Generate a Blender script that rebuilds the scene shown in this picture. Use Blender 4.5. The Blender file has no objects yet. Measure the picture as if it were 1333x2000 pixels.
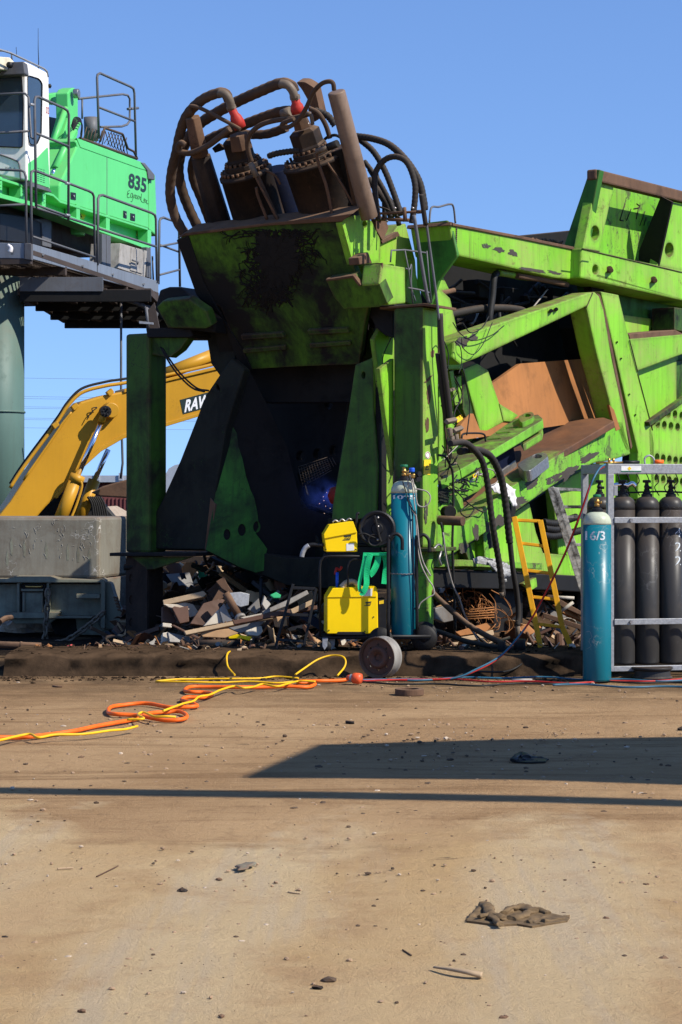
import bpy, bmesh, math, random
from mathutils import Vector, Matrix, noise
random.seed(7)
SC = bpy.context.scene
COL = SC.collection
R = math.radians
# ------------------------------------------------------------------ camera
FPX, CX, YH, EYE = 3889.0, 666.5, 960.0, 1.64
cam_d = bpy.data.cameras.new('camera'); cam = bpy.data.objects.new('camera', cam_d); COL.objects.link(cam)
cam.location = (0, 0, EYE); cam.rotation_euler = (R(90), 0, 0)
cam_d.sensor_fit = 'VERTICAL'; cam_d.sensor_height = 36; cam_d.lens = 70.0
cam_d.shift_y = -0.02; cam_d.clip_start = 0.1; cam_d.clip_end = 6000
SC.camera = cam
# ------------------------------------------------------------------ light
SUN_EL, SX, SY = 42.0, 0.906, -0.423          # towards the sun: right of and slightly behind the camera
world = bpy.data.worlds.new('World'); SC.world = world; world.use_nodes = True
wn = world.node_tree.nodes; wl = world.node_tree.links; wn.clear()
sky = wn.new('ShaderNodeTexSky'); sky.sky_type = 'NISHITA'; sky.sun_disc = False
sky.sun_elevation = R(SUN_EL); sky.sun_rotation = math.atan2(SX, SY)
sky.altitude = 0; sky.air_density = 1.0; sky.dust_density = 0.0; sky.ozone_density = 6.0
bg = wn.new('ShaderNodeBackground'); bg.inputs[1].default_value = 0.132
wo = wn.new('ShaderNodeOutputWorld'); tcw = wn.new('ShaderNodeTexCoord'); sxyz = wn.new('ShaderNodeSeparateXYZ'); wl.new(tcw.outputs['Generated'], sxyz.inputs[0]); mz = wn.new('ShaderNodeMath'); mz.operation = 'MULTIPLY_ADD'; mz.inputs[1].default_value = .75; mz.inputs[2].default_value = .13; wl.new(sxyz.outputs[2], mz.inputs[0]); cxyz = wn.new('ShaderNodeCombineXYZ'); wl.new(sxyz.outputs[0], cxyz.inputs[0]); wl.new(sxyz.outputs[1], cxyz.inputs[1]); wl.new(mz.outputs[0], cxyz.inputs[2]); wl.new(cxyz.outputs[0], sky.inputs[0])
hs = wn.new('ShaderNodeHueSaturation'); hs.inputs['Saturation'].default_value = 1.06; hs.inputs['Hue'].default_value = .508; wl.new(sky.outputs[0], hs.inputs['Color']); wl.new(hs.outputs[0], bg.inputs[0]); wl.new(bg.outputs[0], wo.inputs[0])
sd = bpy.data.lights.new('sun', 'SUN'); sd.energy = 4.8; sd.angle = R(0.5); sd.color = (1.0, 0.94, 0.84)
so = bpy.data.objects.new('sun', sd); COL.objects.link(so); so.location = (20, -10, 30)
ce = math.cos(R(SUN_EL)); sdir = Vector((SX*ce, SY*ce, math.sin(R(SUN_EL))))
so.rotation_euler = sdir.to_track_quat('Z', 'Y').to_euler()
SC.view_settings.view_transform = 'Standard'; SC.view_settings.look = 'None'
SC.view_settings.gamma = 1; SC.view_settings.use_curve_mapping = False; SC.view_settings.exposure = 0.5
# ------------------------------------------------------------------ geometry helpers
CAM = Vector((0, 0, EYE))
def ray(px, py): return Vector(((px-CX)/FPX, 1.0, (YH-py)/FPX))
def W(px, py, d): return CAM + ray(px, py)*d
class Plane:
    def __init__(s, n, p): s.n = Vector(n).normalized(); s.p = Vector(p)
    def off(s, o): return Plane(s.n, s.p + s.n*o)
    def hit(s, px, py):
        r = ray(px, py); return CAM + r*((s.p-CAM).dot(s.n)/r.dot(s.n))
def GZ(z=0.0): return Plane((0, 0, 1), (0, 0, z))
def FR(d): return Plane((0, -1, 0), (0, d, 0))
def spline(pts, sub=6):
    P = [Vector(p) for p in pts]
    if len(P) < 3: return P
    out = []
    E = [P[0]*2-P[1]] + P + [P[-1]*2-P[-2]]
    for i in range(1, len(E)-2):
        a, b, c, d = E[i-1:i+3]
        for k in range(sub):
            t = k/sub
            out.append(0.5*((2*b)+(c-a)*t+(2*a-5*b+4*c-d)*t*t+(3*b-a-3*c+d)*t**3))
    out.append(P[-1]); return out
ORG = {}
class MB:
    def __init__(s): s.v = []; s.f = []; s.sm = []
    def add(s, vs, fs, sm=False):
        b = len(s.v); s.v += [Vector(v) for v in vs]
        s.f += [tuple(b+i for i in f) for f in fs]; s.sm += [sm]*len(fs); return s
    def box(s, lo, hi, M=None):
        vs = [Vector((x, y, z)) for z in (lo[2], hi[2]) for y in (lo[1], hi[1]) for x in (lo[0], hi[0])]
        if M: vs = [M @ v for v in vs]
        return s.add(vs, [(0,2,3,1),(4,5,7,6),(0,1,5,4),(2,6,7,3),(0,4,6,2),(1,3,7,5)])
    def bar(s, a, b, w, h, up=(0,0,1)):
        a = Vector(a); b = Vector(b); t = (b-a).normalized(); up = Vector(up)
        if abs(t.dot(up)) > .98: up = Vector((0,1,0))
        x = t.cross(up).normalized(); y = x.cross(t)
        vs = [p+x*i*w/2+y*j*h/2 for p in (a, b) for i, j in ((-1,-1),(1,-1),(1,1),(-1,1))]
        return s.add(vs, [(3,2,1,0),(4,5,6,7)]+[(i,(i+1)%4,4+(i+1)%4,4+i) for i in range(4)])
    def tube(s, pts, r, n=10, smooth=True, sub=6, corr=0, pitch=1, flat=1):
        P = spline(pts, sub) if smooth else [Vector(p) for p in pts]
        if corr:   # resample for ribs
            L = [0]
            for i in range(1, len(P)): L.append(L[-1]+(P[i]-P[i-1]).length)
            m = max(2, int(L[-1]/(pitch/4))); Q = []; j = 0
            for k in range(m+1):
                d = L[-1]*k/m
                while j < len(L)-2 and L[j+1] < d: j += 1
                Q.append(P[j].lerp(P[j+1], (d-L[j])/max(1e-6, L[j+1]-L[j])))
            P = Q
        rr = r if isinstance(r, (list, tuple)) else None
        prev = None; vs = []; N = len(P)
        for i, p in enumerate(P):
            t = (P[min(i+1, N-1)]-P[max(i-1, 0)])
            if t.length < 1e-9: t = Vector((0,0,1))
            t.normalize()
            if prev is None:
                u = Vector((0,0,1)) if abs(t.z) < .9 else Vector((1,0,0))
                x = t.cross(u).normalized()
            else:
                x = (prev-t*prev.dot(t)).normalized()
            prev = x; y = t.cross(x)
            q = (rr[0]+(rr[1]-rr[0])*i/max(1, N-1)) if rr else r
            if corr: q *= 1+corr*(1 if (i//2) % 2 else -1)
            for k in range(n):
                a = 2*math.pi*k/n; vs.append(p+x*math.cos(a)*q+y*math.sin(a)*q*flat)
        fs = [(i*n+k, i*n+(k+1)%n, (i+1)*n+(k+1)%n, (i+1)*n+k) for i in range(N-1) for k in range(n)]
        s.add(vs, fs, True)
        b = len(s.v)-len(vs)
        s.f += [tuple(b+k for k in range(n))[::-1], tuple(b+(N-1)*n+k for k in range(n))]; s.sm += [False, False]
        return s
    def cyl(s, a, b, r0, r1=None, n=24):
        r1 = r0 if r1 is None else r1
        return s.tube([a, b], [r0, r1], n=n, smooth=False)
    def lathe(s, prof, o, ax=(0,0,1), n=32, sm=True):
        o = Vector(o); ax = Vector(ax).normalized()
        x = ax.cross(Vector((0,1,0)) if abs(ax.y) < .9 else Vector((1,0,0))).normalized(); y = ax.cross(x)
        vs = [o+ax*z+(x*math.cos(2*math.pi*k/n)+y*math.sin(2*math.pi*k/n))*r for r, z in prof for k in range(n)]
        m = len(prof)
        fs = [(i*n+k, i*n+(k+1)%n, (i+1)*n+(k+1)%n, (i+1)*n+k) for i in range(m-1) for k in range(n)]
        s.add(vs, fs, sm); b = len(s.v)-len(vs)
        if prof[0] != prof[-1]:
            s.f += [tuple(b+k for k in range(n))[::-1], tuple(b+(m-1)*n+k for k in range(n))]; s.sm += [False, False]
        return s
    def poly3(s, outer, nrm, th, holes=()):
        nrm = Vector(nrm).normalized(); loops = [list(map(Vector, outer))]+[list(map(Vector, h)) for h in holes]
        fl = [p for L in loops for p in L]; N = len(fl)
        if holes:
            bm = bmesh.new(); bv = [bm.verts.new(p) for p in fl]; b0 = 0; bm.verts.index_update(); es = []
            for L in loops:
                es += [bm.edges.new((bv[b0+i], bv[b0+(i+1)%len(L)])) for i in range(len(L))]; b0 += len(L)
            bmesh.ops.triangle_fill(bm, use_beauty=True, use_dissolve=False, edges=es, normal=nrm)
            tri = [tuple(v.index for v in f.verts) for f in bm.faces]; bm.free()
        else: tri = [tuple(range(N))]
        vs = fl+[p-nrm*th for p in fl]
        fs = [tuple(t) for t in tri]+[tuple(N+i for i in reversed(t)) for t in tri]
        b = 0
        for L in loops:
            m = len(L); fs += [(b+i, b+(i+1)%m, N+b+(i+1)%m, N+b+i) for i in range(m)]; b += m
        return s.add(vs, fs)
    def plate(s, pts, pl, th, holes=(), rnd=0):
        if rnd: pts = roundpoly(pts, rnd)
        return s.poly3([pl.hit(*p) for p in pts], pl.n, th, [[pl.hit(*p) for p in h] for h in holes])
    def tpx(s, pts, pl, rpx, **k):
        P = [pl.hit(*p[:2]) - (Vector((0, p[2], 0)) if len(p) > 2 else Vector()) for p in pts]
        d = P[len(P)//2].y
        rr = [q/FPX*d for q in rpx] if isinstance(rpx, (list, tuple)) else rpx/FPX*d
        if 'pitch' in k: k['pitch'] = k['pitch']/FPX*d
        return s.tube(P, rr, **k)
    def build(s, name, mat, parent=None, bevel=0, weld=False, seg=2):
        me = bpy.data.meshes.new(name); o = bpy.data.objects.new(name, me); COL.objects.link(o)
        org = ORG.get(parent.name, Vector()) if parent else Vector()
        me.from_pydata([v-org for v in s.v], [], s.f)
        me.polygons.foreach_set('use_smooth', s.sm)
        bm = bmesh.new(); bm.from_mesh(me)
        bmesh.ops.recalc_face_normals(bm, faces=bm.faces)
        bm.to_mesh(me); bm.free()
        for m in (mat if isinstance(mat, (list, tuple)) else [mat]): me.materials.append(m)
        if parent: o.parent = parent; ORG[o.name] = org
        else: ORG[o.name] = Vector()
        if bevel:
            b = o.modifiers.new('edge', 'BEVEL'); b.width = bevel; b.segments = seg; b.limit_method = 'ANGLE'; b.angle_limit = R(40)
        return o
def ell(cx, cy, rx, ry, n=18, tilt=0):
    return [(cx+rx*math.cos(a)-tilt*ry*math.sin(a), cy+ry*math.sin(a)) for a in [2*math.pi*k/n for k in range(n)]]
def roundpoly(pts, r, n=3):
    out = []; m = len(pts)
    for i in range(m):
        a, b, c = Vector(pts[i-1]), Vector(pts[i]), Vector(pts[(i+1)%m])
        u, w = (a-b), (c-b); q = min(r, u.length*.45, w.length*.45); p0 = b+u.normalized()*q; p1 = b+w.normalized()*q
        for k in range(n+1):
            t = k/n; v = p0*(1-t)**2+b*2*t*(1-t)+p1*t*t; out.append((v.x, v.y))
    return out
def thing(name, label, cat, loc=(0,0,0), group=None):
    o = bpy.data.objects.new(name, None); COL.objects.link(o); o.location = loc; o.empty_display_size = .2
    ORG[o.name] = Vector(loc); o['label'] = label; o['category'] = cat
    if group: o['group'] = group
    return o
def tag(o, label, cat, group=None, kind=None):
    o['label'] = label; o['category'] = cat
    if group: o['group'] = group
    if kind: o['kind'] = kind
    # put the origin of a lone mesh at its base
    me = o.data; n = len(me.vertices)
    if n and not o.parent:
        lo = Vector((sum(v.co.x for v in me.vertices)/n, sum(v.co.y for v in me.vertices)/n, min(v.co.z for v in me.vertices)))
        me.transform(Matrix.Translation(-lo)); o.location = lo
    return o
def struct(o): o['kind'] = 'structure'; return o
def lettering(name, txt, p0, p1, p2, nrm, mat, parent, lift=.004, shear=0, bold=0, space=1.0):
    """text fitted in the parallelogram p0 (bottom left), p1 (bottom right), p2 (top left)"""
    c = bpy.data.curves.new('t', 'FONT'); c.body = txt; c.shear = shear; c.offset = bold; c.space_character = space
    t = bpy.data.objects.new('t', c); COL.objects.link(t)
    me = bpy.data.meshes.new_from_object(t.evaluated_get(bpy.context.evaluated_depsgraph_get()))
    bpy.data.objects.remove(t)
    X = [v.co.x for v in me.vertices]; Y = [v.co.y for v in me.vertices]
    x0, x1, y0, y1 = min(X), max(X), min(Y), max(Y); p0, p1, p2 = Vector(p0), Vector(p1), Vector(p2)
    org = ORG.get(parent.name, Vector())
    for v in me.vertices:
        v.co = p0+(p1-p0)*((v.co.x-x0)/(x1-x0))+(p2-p0)*((v.co.y-y0)/(y1-y0))+Vector(nrm).normalized()*lift-org
    me.name = name; me.materials.append(mat)
    o = bpy.data.objects.new(name, me); COL.objects.link(o); o.parent = parent; return o
def letpx(name, txt, a, b, hpx, pl, mat, parent, lean=0, **k):
    return lettering(name, txt, pl.hit(*a), pl.hit(*b), pl.hit(a[0]+lean, a[1]-hpx), pl.n, mat, parent, **k)
# ------------------------------------------------------------------ materials
def hexl(r, g, b):
    f = lambda c: (c/255/12.92) if c/255 <= .04045 else ((c/255+.055)/1.055)**2.4
    return (f(r), f(g), f(b))
class NT:
    def __init__(s, name):
        s.m = bpy.data.materials.new(name); s.m.use_nodes = True; s.t = s.m.node_tree; s.n = s.t.nodes; s.l = s.t.links
        s.b = s.n['Principled BSDF']
        s.geo = s.n.new('ShaderNodeNewGeometry'); s.pos = s.geo.outputs['Position']
    def vec(s, sc, src=None, rot=0):
        mp = s.n.new('ShaderNodeMapping'); mp.inputs['Scale'].default_value = sc; mp.inputs['Rotation'].default_value[2] = rot
        s.l.new(src or s.pos, mp.inputs[0]); return mp.outputs[0]
    def noise(s, scale, det=6, rough=.6, dist=0, v=None):
        n = s.n.new('ShaderNodeTexNoise'); n.inputs['Scale'].default_value = scale; n.inputs['Detail'].default_value = det
        n.inputs['Roughness'].default_value = rough; n.inputs['Distortion'].default_value = dist
        s.l.new(v or s.pos, n.inputs['Vector']); return n.outputs[0]
    def ramp(s, f, a, b, lo=0, hi=1):
        m = s.n.new('ShaderNodeMapRange'); m.inputs['From Min'].default_value = a; m.inputs['From Max'].default_value = b
        m.inputs['To Min'].default_value = lo; m.inputs['To Max'].default_value = hi; s.l.new(f, m.inputs[0]); return m.outputs[0]
    def math(s, op, a, b=0.0):
        m = s.n.new('ShaderNodeMath'); m.operation = op; m.use_clamp = False
        for i, x in enumerate((a, b)):
            if isinstance(x, (int, float)): m.inputs[i].default_value = x
            else: s.l.new(x, m.inputs[i])
        return m.outputs[0]
    def mix(s, f, a, b):
        m = s.n.new('ShaderNodeMix'); m.data_type = 'RGBA'
        for i, x in ((0, f), (6, a), (7, b)):
            if isinstance(x, (int, float)): m.inputs[i].default_value = x
            elif isinstance(x, (tuple, list)): m.inputs[i].default_value = (*x[:3], 1)
            else: s.l.new(x, m.inputs[i])
        return m.outputs[2]
    def sep(s, src):
        x = s.n.new('ShaderNodeSeparateXYZ'); s.l.new(src, x.inputs[0]); return x.outputs
    def bump(s, h, st=.4, d=.01):
        b = s.n.new('ShaderNodeBump'); b.inputs['Strength'].default_value = st; b.inputs['Distance'].default_value = d
        s.l.new(h, b.inputs['Height']); s.l.new(b.outputs[0], s.b.inputs['Normal'])
    def done(s, col, rough=.6, metal=0, spec=None):
        for k, x in (('Base Color', col), ('Roughness', rough), ('Metallic', metal)):
            if isinstance(x, (int, float)): s.b.inputs[k].default_value = x
            elif isinstance(x, tuple): s.b.inputs[k].default_value = (*x, 1)
            else: s.l.new(x, s.b.inputs[k])
        if spec is not None: s.b.inputs['Specular IOR Level'].default_value = spec
        return s.m
def paint(name, base, var=.25, dirt=(.05,.035,.025), dirt_amt=.45, dscale=2.2, streak=.35, scratch=.3, scol=(.02,.018,.016),
          dust=.6, dustcol=(.16,.095,.055), edge=0, edgecol=(.085,.05,.03), rough=.55, metal=0, bump=.15, fleck=.3, seed=0, spec=.22, film=0, filmcol=(.30,.26,.10)):
    t = NT(name)
    off = t.n.new('ShaderNodeVectorMath'); off.operation = 'ADD'; off.inputs[1].default_value = (seed*3.1, seed*7.7, seed*1.3)
    t.l.new(t.pos, off.inputs[0]); P = off.outputs[0]; t.pos = P
    big = t.noise(.9, 4, .55); c = t.mix(t.ramp(big, .3, .7), tuple(x*(1-var) for x in base), tuple(min(.9, x*(1+var*.6)) for x in base))
    sv = t.vec((13, 13, 1.1)); st = t.noise(1.0, 6, .7, .3, v=sv)
    c = t.mix(t.math('MULTIPLY', t.ramp(st, .46, .75), streak), c, dirt)
    if film:
        fn = t.math('MULTIPLY', t.ramp(t.noise(1.6, 8, .6, .5), .42, .66), t.ramp(t.noise(60, 3, .6), .30, .55)); c = t.mix(t.math('MULTIPLY', fn, film), c, filmcol)
        rb_ = t.ramp(t.noise(4.5, 12, .75, .8), .63, .67); c = t.mix(t.math('MULTIPLY', rb_, .6), c, (.13,.065,.03))
        dr = t.ramp(t.noise(1.0, 4, .6, .15, v=t.vec((34, 34, .55))), .60, .66); c = t.mix(t.math('MULTIPLY', t.math('MULTIPLY', dr, t.ramp(t.noise(1.9, 4), .46, .60)), .65), c, (.12,.075,.03))
        ch = t.ramp(t.noise(11, 12, .8, .3), .655, .675); c = t.mix(t.math('MULTIPLY', ch, .8), c, (.05,.035,.028))
    dn = t.noise(dscale, 10, .68, .4); f = t.ramp(dn, .62-dirt_amt*.3, .74-dirt_amt*.18) if not film else t.ramp(t.noise(dscale*1.4, 14, .78, .8), .655-dirt_amt*.2, .70-dirt_amt*.2)
    c = t.mix(t.math('MULTIPLY', f, min(1, dirt_amt*1.3)), c, dirt)
    # scratches: thin warped lines
    w = t.n.new('ShaderNodeTexVoronoi'); w.feature = 'DISTANCE_TO_EDGE'; w.inputs['Scale'].default_value = 5.5
    dv = t.n.new('ShaderNodeVectorMath'); dv.operation = 'ADD'; nz = t.n.new('ShaderNodeTexNoise'); nz.inputs['Scale'].default_value = 3; nz.inputs['Detail'].default_value = 5
    t.l.new(P, nz.inputs['Vector']); t.l.new(nz.outputs[1], dv.inputs[0]); t.l.new(P, dv.inputs[1]); t.l.new(dv.outputs[0], w.inputs['Vector'])
    ln = t.ramp(w.outputs[0], .022, .006); gate = t.ramp(t.noise(2.7, 3), .56, .64)
    c = t.mix(t.math('MULTIPLY', t.math('MULTIPLY', ln, gate), min(1, scratch*1.6)), c, scol)
    fl = t.ramp(t.noise(26, 5, .65, .6), .66, .70); c = t.mix(t.math('MULTIPLY', fl, fleck), c, scol)
    if dust:
        up = t.sep(t.geo.outputs['Normal'])[2]
        du = t.math('MULTIPLY', t.ramp(up, .35, .85), t.ramp(t.noise(7, 5), .2, .6)); c = t.mix(t.math('MULTIPLY', du, dust), c, dustcol)
    if edge:
        bv = t.n.new('ShaderNodeBevel'); bv.samples = 3; bv.inputs['Radius'].default_value = edge
        dp = t.n.new('ShaderNodeVectorMath'); dp.operation = 'DOT_PRODUCT'; t.l.new(bv.outputs[0], dp.inputs[0]); t.l.new(t.geo.outputs['Normal'], dp.inputs[1])
        e = t.math('MULTIPLY', t.ramp(dp.outputs['Value'], .992, .80), t.ramp(t.noise(6, 7, .7), .30, .58)); c = t.mix(e, c, edgecol)
    if bump: t.bump(t.math('ADD', t.noise(30, 6), t.math('MULTIPLY', f, .5)), bump, .006)
    rr = t.math('ADD', rough, t.math('MULTIPLY', f, .2))
    return t.done(c, rr, metal, spec)
def flat(name, col, rough=.5, metal=0, var=.2, sc=20, bump=0.0, spec=.25):
    t = NT(name); n = t.noise(sc, 6); c = t.mix(t.ramp(n, .3, .7), tuple(x*(1-var) for x in col), tuple(min(.95, x*(1+var)) for x in col))
    if bump: t.bump(n, bump, .01)
    return t.done(c, rough, metal, spec)
GREEN = (.19, .47, .024)
M = {}
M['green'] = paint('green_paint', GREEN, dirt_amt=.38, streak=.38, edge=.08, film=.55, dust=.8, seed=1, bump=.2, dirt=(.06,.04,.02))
M['green_worn'] = paint('green_paint_scraped', (.15, .44, .022), dirt_amt=.6, streak=.6, edge=.08, film=.35, dust=.85, scratch=.9, fleck=.9, seed=2, bump=.3, dscale=3.4, dirt=(.055,.045,.035))
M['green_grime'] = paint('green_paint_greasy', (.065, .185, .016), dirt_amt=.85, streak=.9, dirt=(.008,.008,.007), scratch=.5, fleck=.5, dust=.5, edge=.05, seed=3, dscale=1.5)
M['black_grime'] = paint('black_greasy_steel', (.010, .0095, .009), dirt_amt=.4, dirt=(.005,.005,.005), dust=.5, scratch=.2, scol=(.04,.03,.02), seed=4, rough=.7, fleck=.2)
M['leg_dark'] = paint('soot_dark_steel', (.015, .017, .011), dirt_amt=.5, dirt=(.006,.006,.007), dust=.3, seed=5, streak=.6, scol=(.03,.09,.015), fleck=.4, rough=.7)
M['rust'] = paint('dusty_rust', (.13, .072, .042), dirt_amt=.5, dirt=(.045,.03,.022), dust=.7, dustcol=(.2,.12,.07), seed=6, rough=.85, streak=.4, bump=.4)
M['rust_orange'] = paint('orange_rust_sheet', (.34, .14, .045), dirt_amt=.35, dirt=(.12,.06,.03), dust=.2, seed=7, rough=.8, streak=.3, scratch=.1)
M['cylpaint'] = paint('brown_dusted_cylinder', (.035, .022, .015), dirt_amt=.6, dirt=(.007,.006,.006), dust=.8, dustcol=(.18,.11,.06), seed=8, rough=.65, streak=.6, scol=(.12,.07,.04), fleck=.4)
M['blue'] = paint('dark_blue_paint', (.004, .007, .022), dirt_amt=.4, dirt=(.005,.005,.008), seed=9, dust=0, spec=.08, rough=.7)
M['rubber'] = flat('black_rubber', (.013, .012, .011), .6, 0, .4, 60, .1)
M['hose_dusty'] = paint('dusty_wrapped_hose', (.075, .047, .03), dirt_amt=.35, dirt=(.025,.018,.013), dust=.85, dustcol=(.2,.12,.07), seed=10, rough=.85, streak=.0)
M['hose_dark'] = paint('dusty_black_hose', (.028, .024, .02), dirt_amt=.3, dust=.7, dustcol=(.11,.075,.05), seed=11, rough=.7, streak=0, scratch=0)
M['fitting'] = paint('dusty_steel_fitting', (.16,.125,.09), dirt_amt=.4, dirt=(.07,.045,.035), dust=.6, seed=61, rough=.5, scratch=.1, streak=0)
M['postgreen_shade'] = paint('post_green_grime_and_shade', (.045,.115,.014), dirt_amt=.66, streak=.7, dirt=(.02,.016,.011), scratch=.7, fleck=.7, dust=.5, edge=.06, seed=71, dscale=2.1)  # machine green darkened by grime and by shade put into the colour
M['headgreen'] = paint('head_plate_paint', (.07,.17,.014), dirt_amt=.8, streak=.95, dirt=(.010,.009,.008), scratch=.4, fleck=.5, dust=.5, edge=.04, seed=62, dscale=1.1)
M['shadegreen'] = paint('green_paint_shaded', (.04,.17,.02), dirt_amt=.5, streak=.5, dirt=(.02,.03,.012), seed=63, edge=.03)  # darkened copy of the machine green; shade of ends and recess in the colour
M['steel'] = flat('plain_steel', (.32, .30, .28), .4, .8, .25, 30)
M['galv'] = flat('galvanised_steel', (.31, .315, .32), .5, .35, .22, 45, .05)
M['red'] = paint('red_fitting_paint', (.42, .03, .02), dirt_amt=.3, dust=.5, seed=12, dirt=(.1,.03,.02))
M['hgreen'] = paint('clean_green_paint', (.10, .54, .15), var=.08, dirt_amt=.06, streak=.07, scratch=.03, fleck=.03, dust=.35, dustcol=(.22,.35,.1), seed=13, rough=.38, bump=.03)
M['hwhite'] = paint('cream_white_paint', (.74, .72, .66), var=.05, dirt_amt=.08, streak=.1, scratch=.05, fleck=.03, dust=.5, dustcol=(.5,.4,.28), seed=14, rough=.4, bump=.03)
M['hgrey'] = paint('grey_rail_paint', (.11, .115, .125), var=.2, dirt_amt=.3, dust=.4, dustcol=(.16,.11,.08), seed=15, rough=.5, dirt=(.07,.05,.04))
M['fascia'] = paint('blue_grey_paint', (.16, .18, .21), var=.12, dirt_amt=.15, dust=.3, seed=16, rough=.45, scratch=.2)
M['underdeck'] = paint('rusty_deck_underside', (.06, .045, .038), dirt_amt=.5, seed=17, rough=.8)
M['glass'] = flat('tinted_cab_glass', (.03, .05, .07), .08, 0, .1, 3, spec=.9)
M['black'] = flat('black_plastic', (.010, .010, .011), .5, 0, .25, 30)
M['darkdoor'] = paint('grey_cabinet_paint', (.35, .33, .30), dirt_amt=.35, seed=18, dust=.2)
M['column'] = paint('sage_green_paint', (.09,.155,.13), var=.12, dirt_amt=.12, streak=.15, seed=19, scratch=.1, rough=.5)
M['yellow'] = paint('machine_yellow', (.50, .255, .018), var=.1, dirt_amt=.12, streak=.12, dirt=(.2,.09,.02), seed=20, dust=.3, rough=.4, scratch=.12, fleck=.1, bump=.05)
M['chrome'] = flat('chrome_rod', (.75, .75, .76), .12, 1, .05, 5)
M['bin'] = paint('grey_scuffed_steel', (.20, .188, .15), var=.28, dirt_amt=.5, dirt=(.11,.085,.06), streak=.5, scratch=1, scol=(.55,.53,.5), fleck=.15, seed=21, dust=.4, edge=.04, edgecol=(.18,.09,.05), rough=.6)
M['olive'] = paint('olive_grey_paint', (.21,.22,.165), var=.2, dirt_amt=.45, dirt=(.06,.045,.035), scratch=.4, scol=(.25,.22,.17), seed=22, dust=.5, edge=.02, edgecol=(.15,.08,.045))
M['wyellow'] = flat('welder_yellow', (.90, .60, .002), .4, 0, .05, 4, spec=.2)
M['cream'] = flat('cream_plastic', (.62, .56, .42), .6, 0, .15, 8)
M['teal'] = paint('teal_bottle_paint', (.004, .135, .175), var=.12, dirt_amt=.13, dirt=(.012,.06,.08), streak=.2, scratch=.35, scol=(.3,.33,.3), fleck=.12, dust=0, seed=23, rough=.36, bump=.03, spec=.35)
M['cap_cream'] = flat('bottle_shoulder_cream', (.42, .45, .33), .4, 0, .12, 20)
M['bottle_black'] = paint('black_bottle_paint', (.036, .034, .032), var=.15, dirt_amt=.25, dirt=(.06,.05,.04), streak=.3, scratch=.2, scol=(.2,.2,.2), fleck=.12, dust=.2, seed=24, rough=.42, bump=.04)
M['brass'] = flat('brass', (.45, .27, .08), .35, .9, .3, 60)
M['blueknob'] = flat('blue_plastic', (.02, .10, .55), .4)
M['greenknob'] = flat('green_plastic', (.02, .16, .07), .4)
M['strap'] = flat('green_webbing', (.01, .50, .17), .75, 0, .15, 80, .2)
M['ladder_yellow'] = paint('ladder_yellow', (.75, .36, .008), var=.1, dirt_amt=.3, dirt=(.25,.09,.03), seed=25, scratch=.4, scol=(.05,.03,.02), dust=.1)
M['whitegrime'] = paint('grimy_white_paint', (.5, .48, .42), dirt_amt=.75, dirt=(.03,.028,.022), seed=26, dscale=9, fleck=.8, dust=0)
M['ochrecable'] = flat('yellow_cable', (.75, .42, .01), .5, 0, .12, 15)
M['orangecable'] = flat('orange_cable', (.80, .13, .012), .5, 0, .15, 15)
M['tealhose'] = flat('blue_hose', (.03, .11, .17), .5)
M['redhose'] = flat('red_hose', (.36, .02, .015), .5)
M['wire'] = flat('grey_cable', (.30, .27, .24), .6)
M['white'] = flat('white_lettering', (.72, .73, .74), .6, 0, .1, 60)
M['scratchwhite'] = flat('worn_white_lettering', (.55, .60, .62), .7, 0, .4, 90)
M['dkletter'] = flat('dark_lettering', (.015, .03, .03), .5)
M['sticker_yellow'] = flat('sticker_yellow', (.75, .5, .02), .5, 0, .08)
M['sticker_white'] = flat('sticker_white', (.7, .7, .66), .5, 0, .08)
M['wood'] = paint('weathered_wood', (.42, .30, .18), dirt_amt=.3, dirt=(.2,.13,.08), seed=27, dust=0, rough=.8)
M['card'] = flat('tan_board', (.40, .24, .12), .85, 0, .2, 6)
M['scrapgrey'] = paint('grey_scrap_sheet', (.21,.20,.185), dirt_amt=.35, dirt=(.12,.08,.05), seed=28, dust=.1, rough=.55, metal=.3)
M['scrapwhite'] = paint('white_scrap_sheet', (.45,.40,.32), dirt_amt=.25, dirt=(.25,.15,.08), seed=29, dust=0, rough=.6)
M['scrapbrown'] = paint('brown_scrap', (.11, .055, .035), dirt_amt=.4, dirt=(.05,.03,.02), seed=30, dust=.2)
M['tarp'] = paint('green_tarp', (.02, .30, .12), dirt_amt=.2, dirt=(.02,.08,.04), seed=31, dust=0, scratch=0, streak=.2)
M['rag'] = flat('dirty_olive_cloth', (.13, .085, .042), .9, 0, .4, 25, .4)
M['ragwhite'] = flat('white_cloth', (.6, .58, .57), .85, 0, .3, 12, .3)
M['stone'] = flat('pale_stone', (.33, .26, .19), .9, 0, .35, 12, .4)
M['concrete'] = paint('rough_concrete_lump', (.36, .27, .20), dirt_amt=.3, dirt=(.18,.12,.08), seed=32, dust=0, scratch=0, bump=.8, streak=0)
M['roofgrey'] = flat('pale_roof_sheet', (.42, .44, .46), .5, .2, .1, 3)
M['redwall'] = flat('faded_red_wall', (.16, .05, .045), .8, 0, .2, 2)
M['mesh'] = flat('wire_mesh', (.16, .12, .09), .6, .4)
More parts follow.
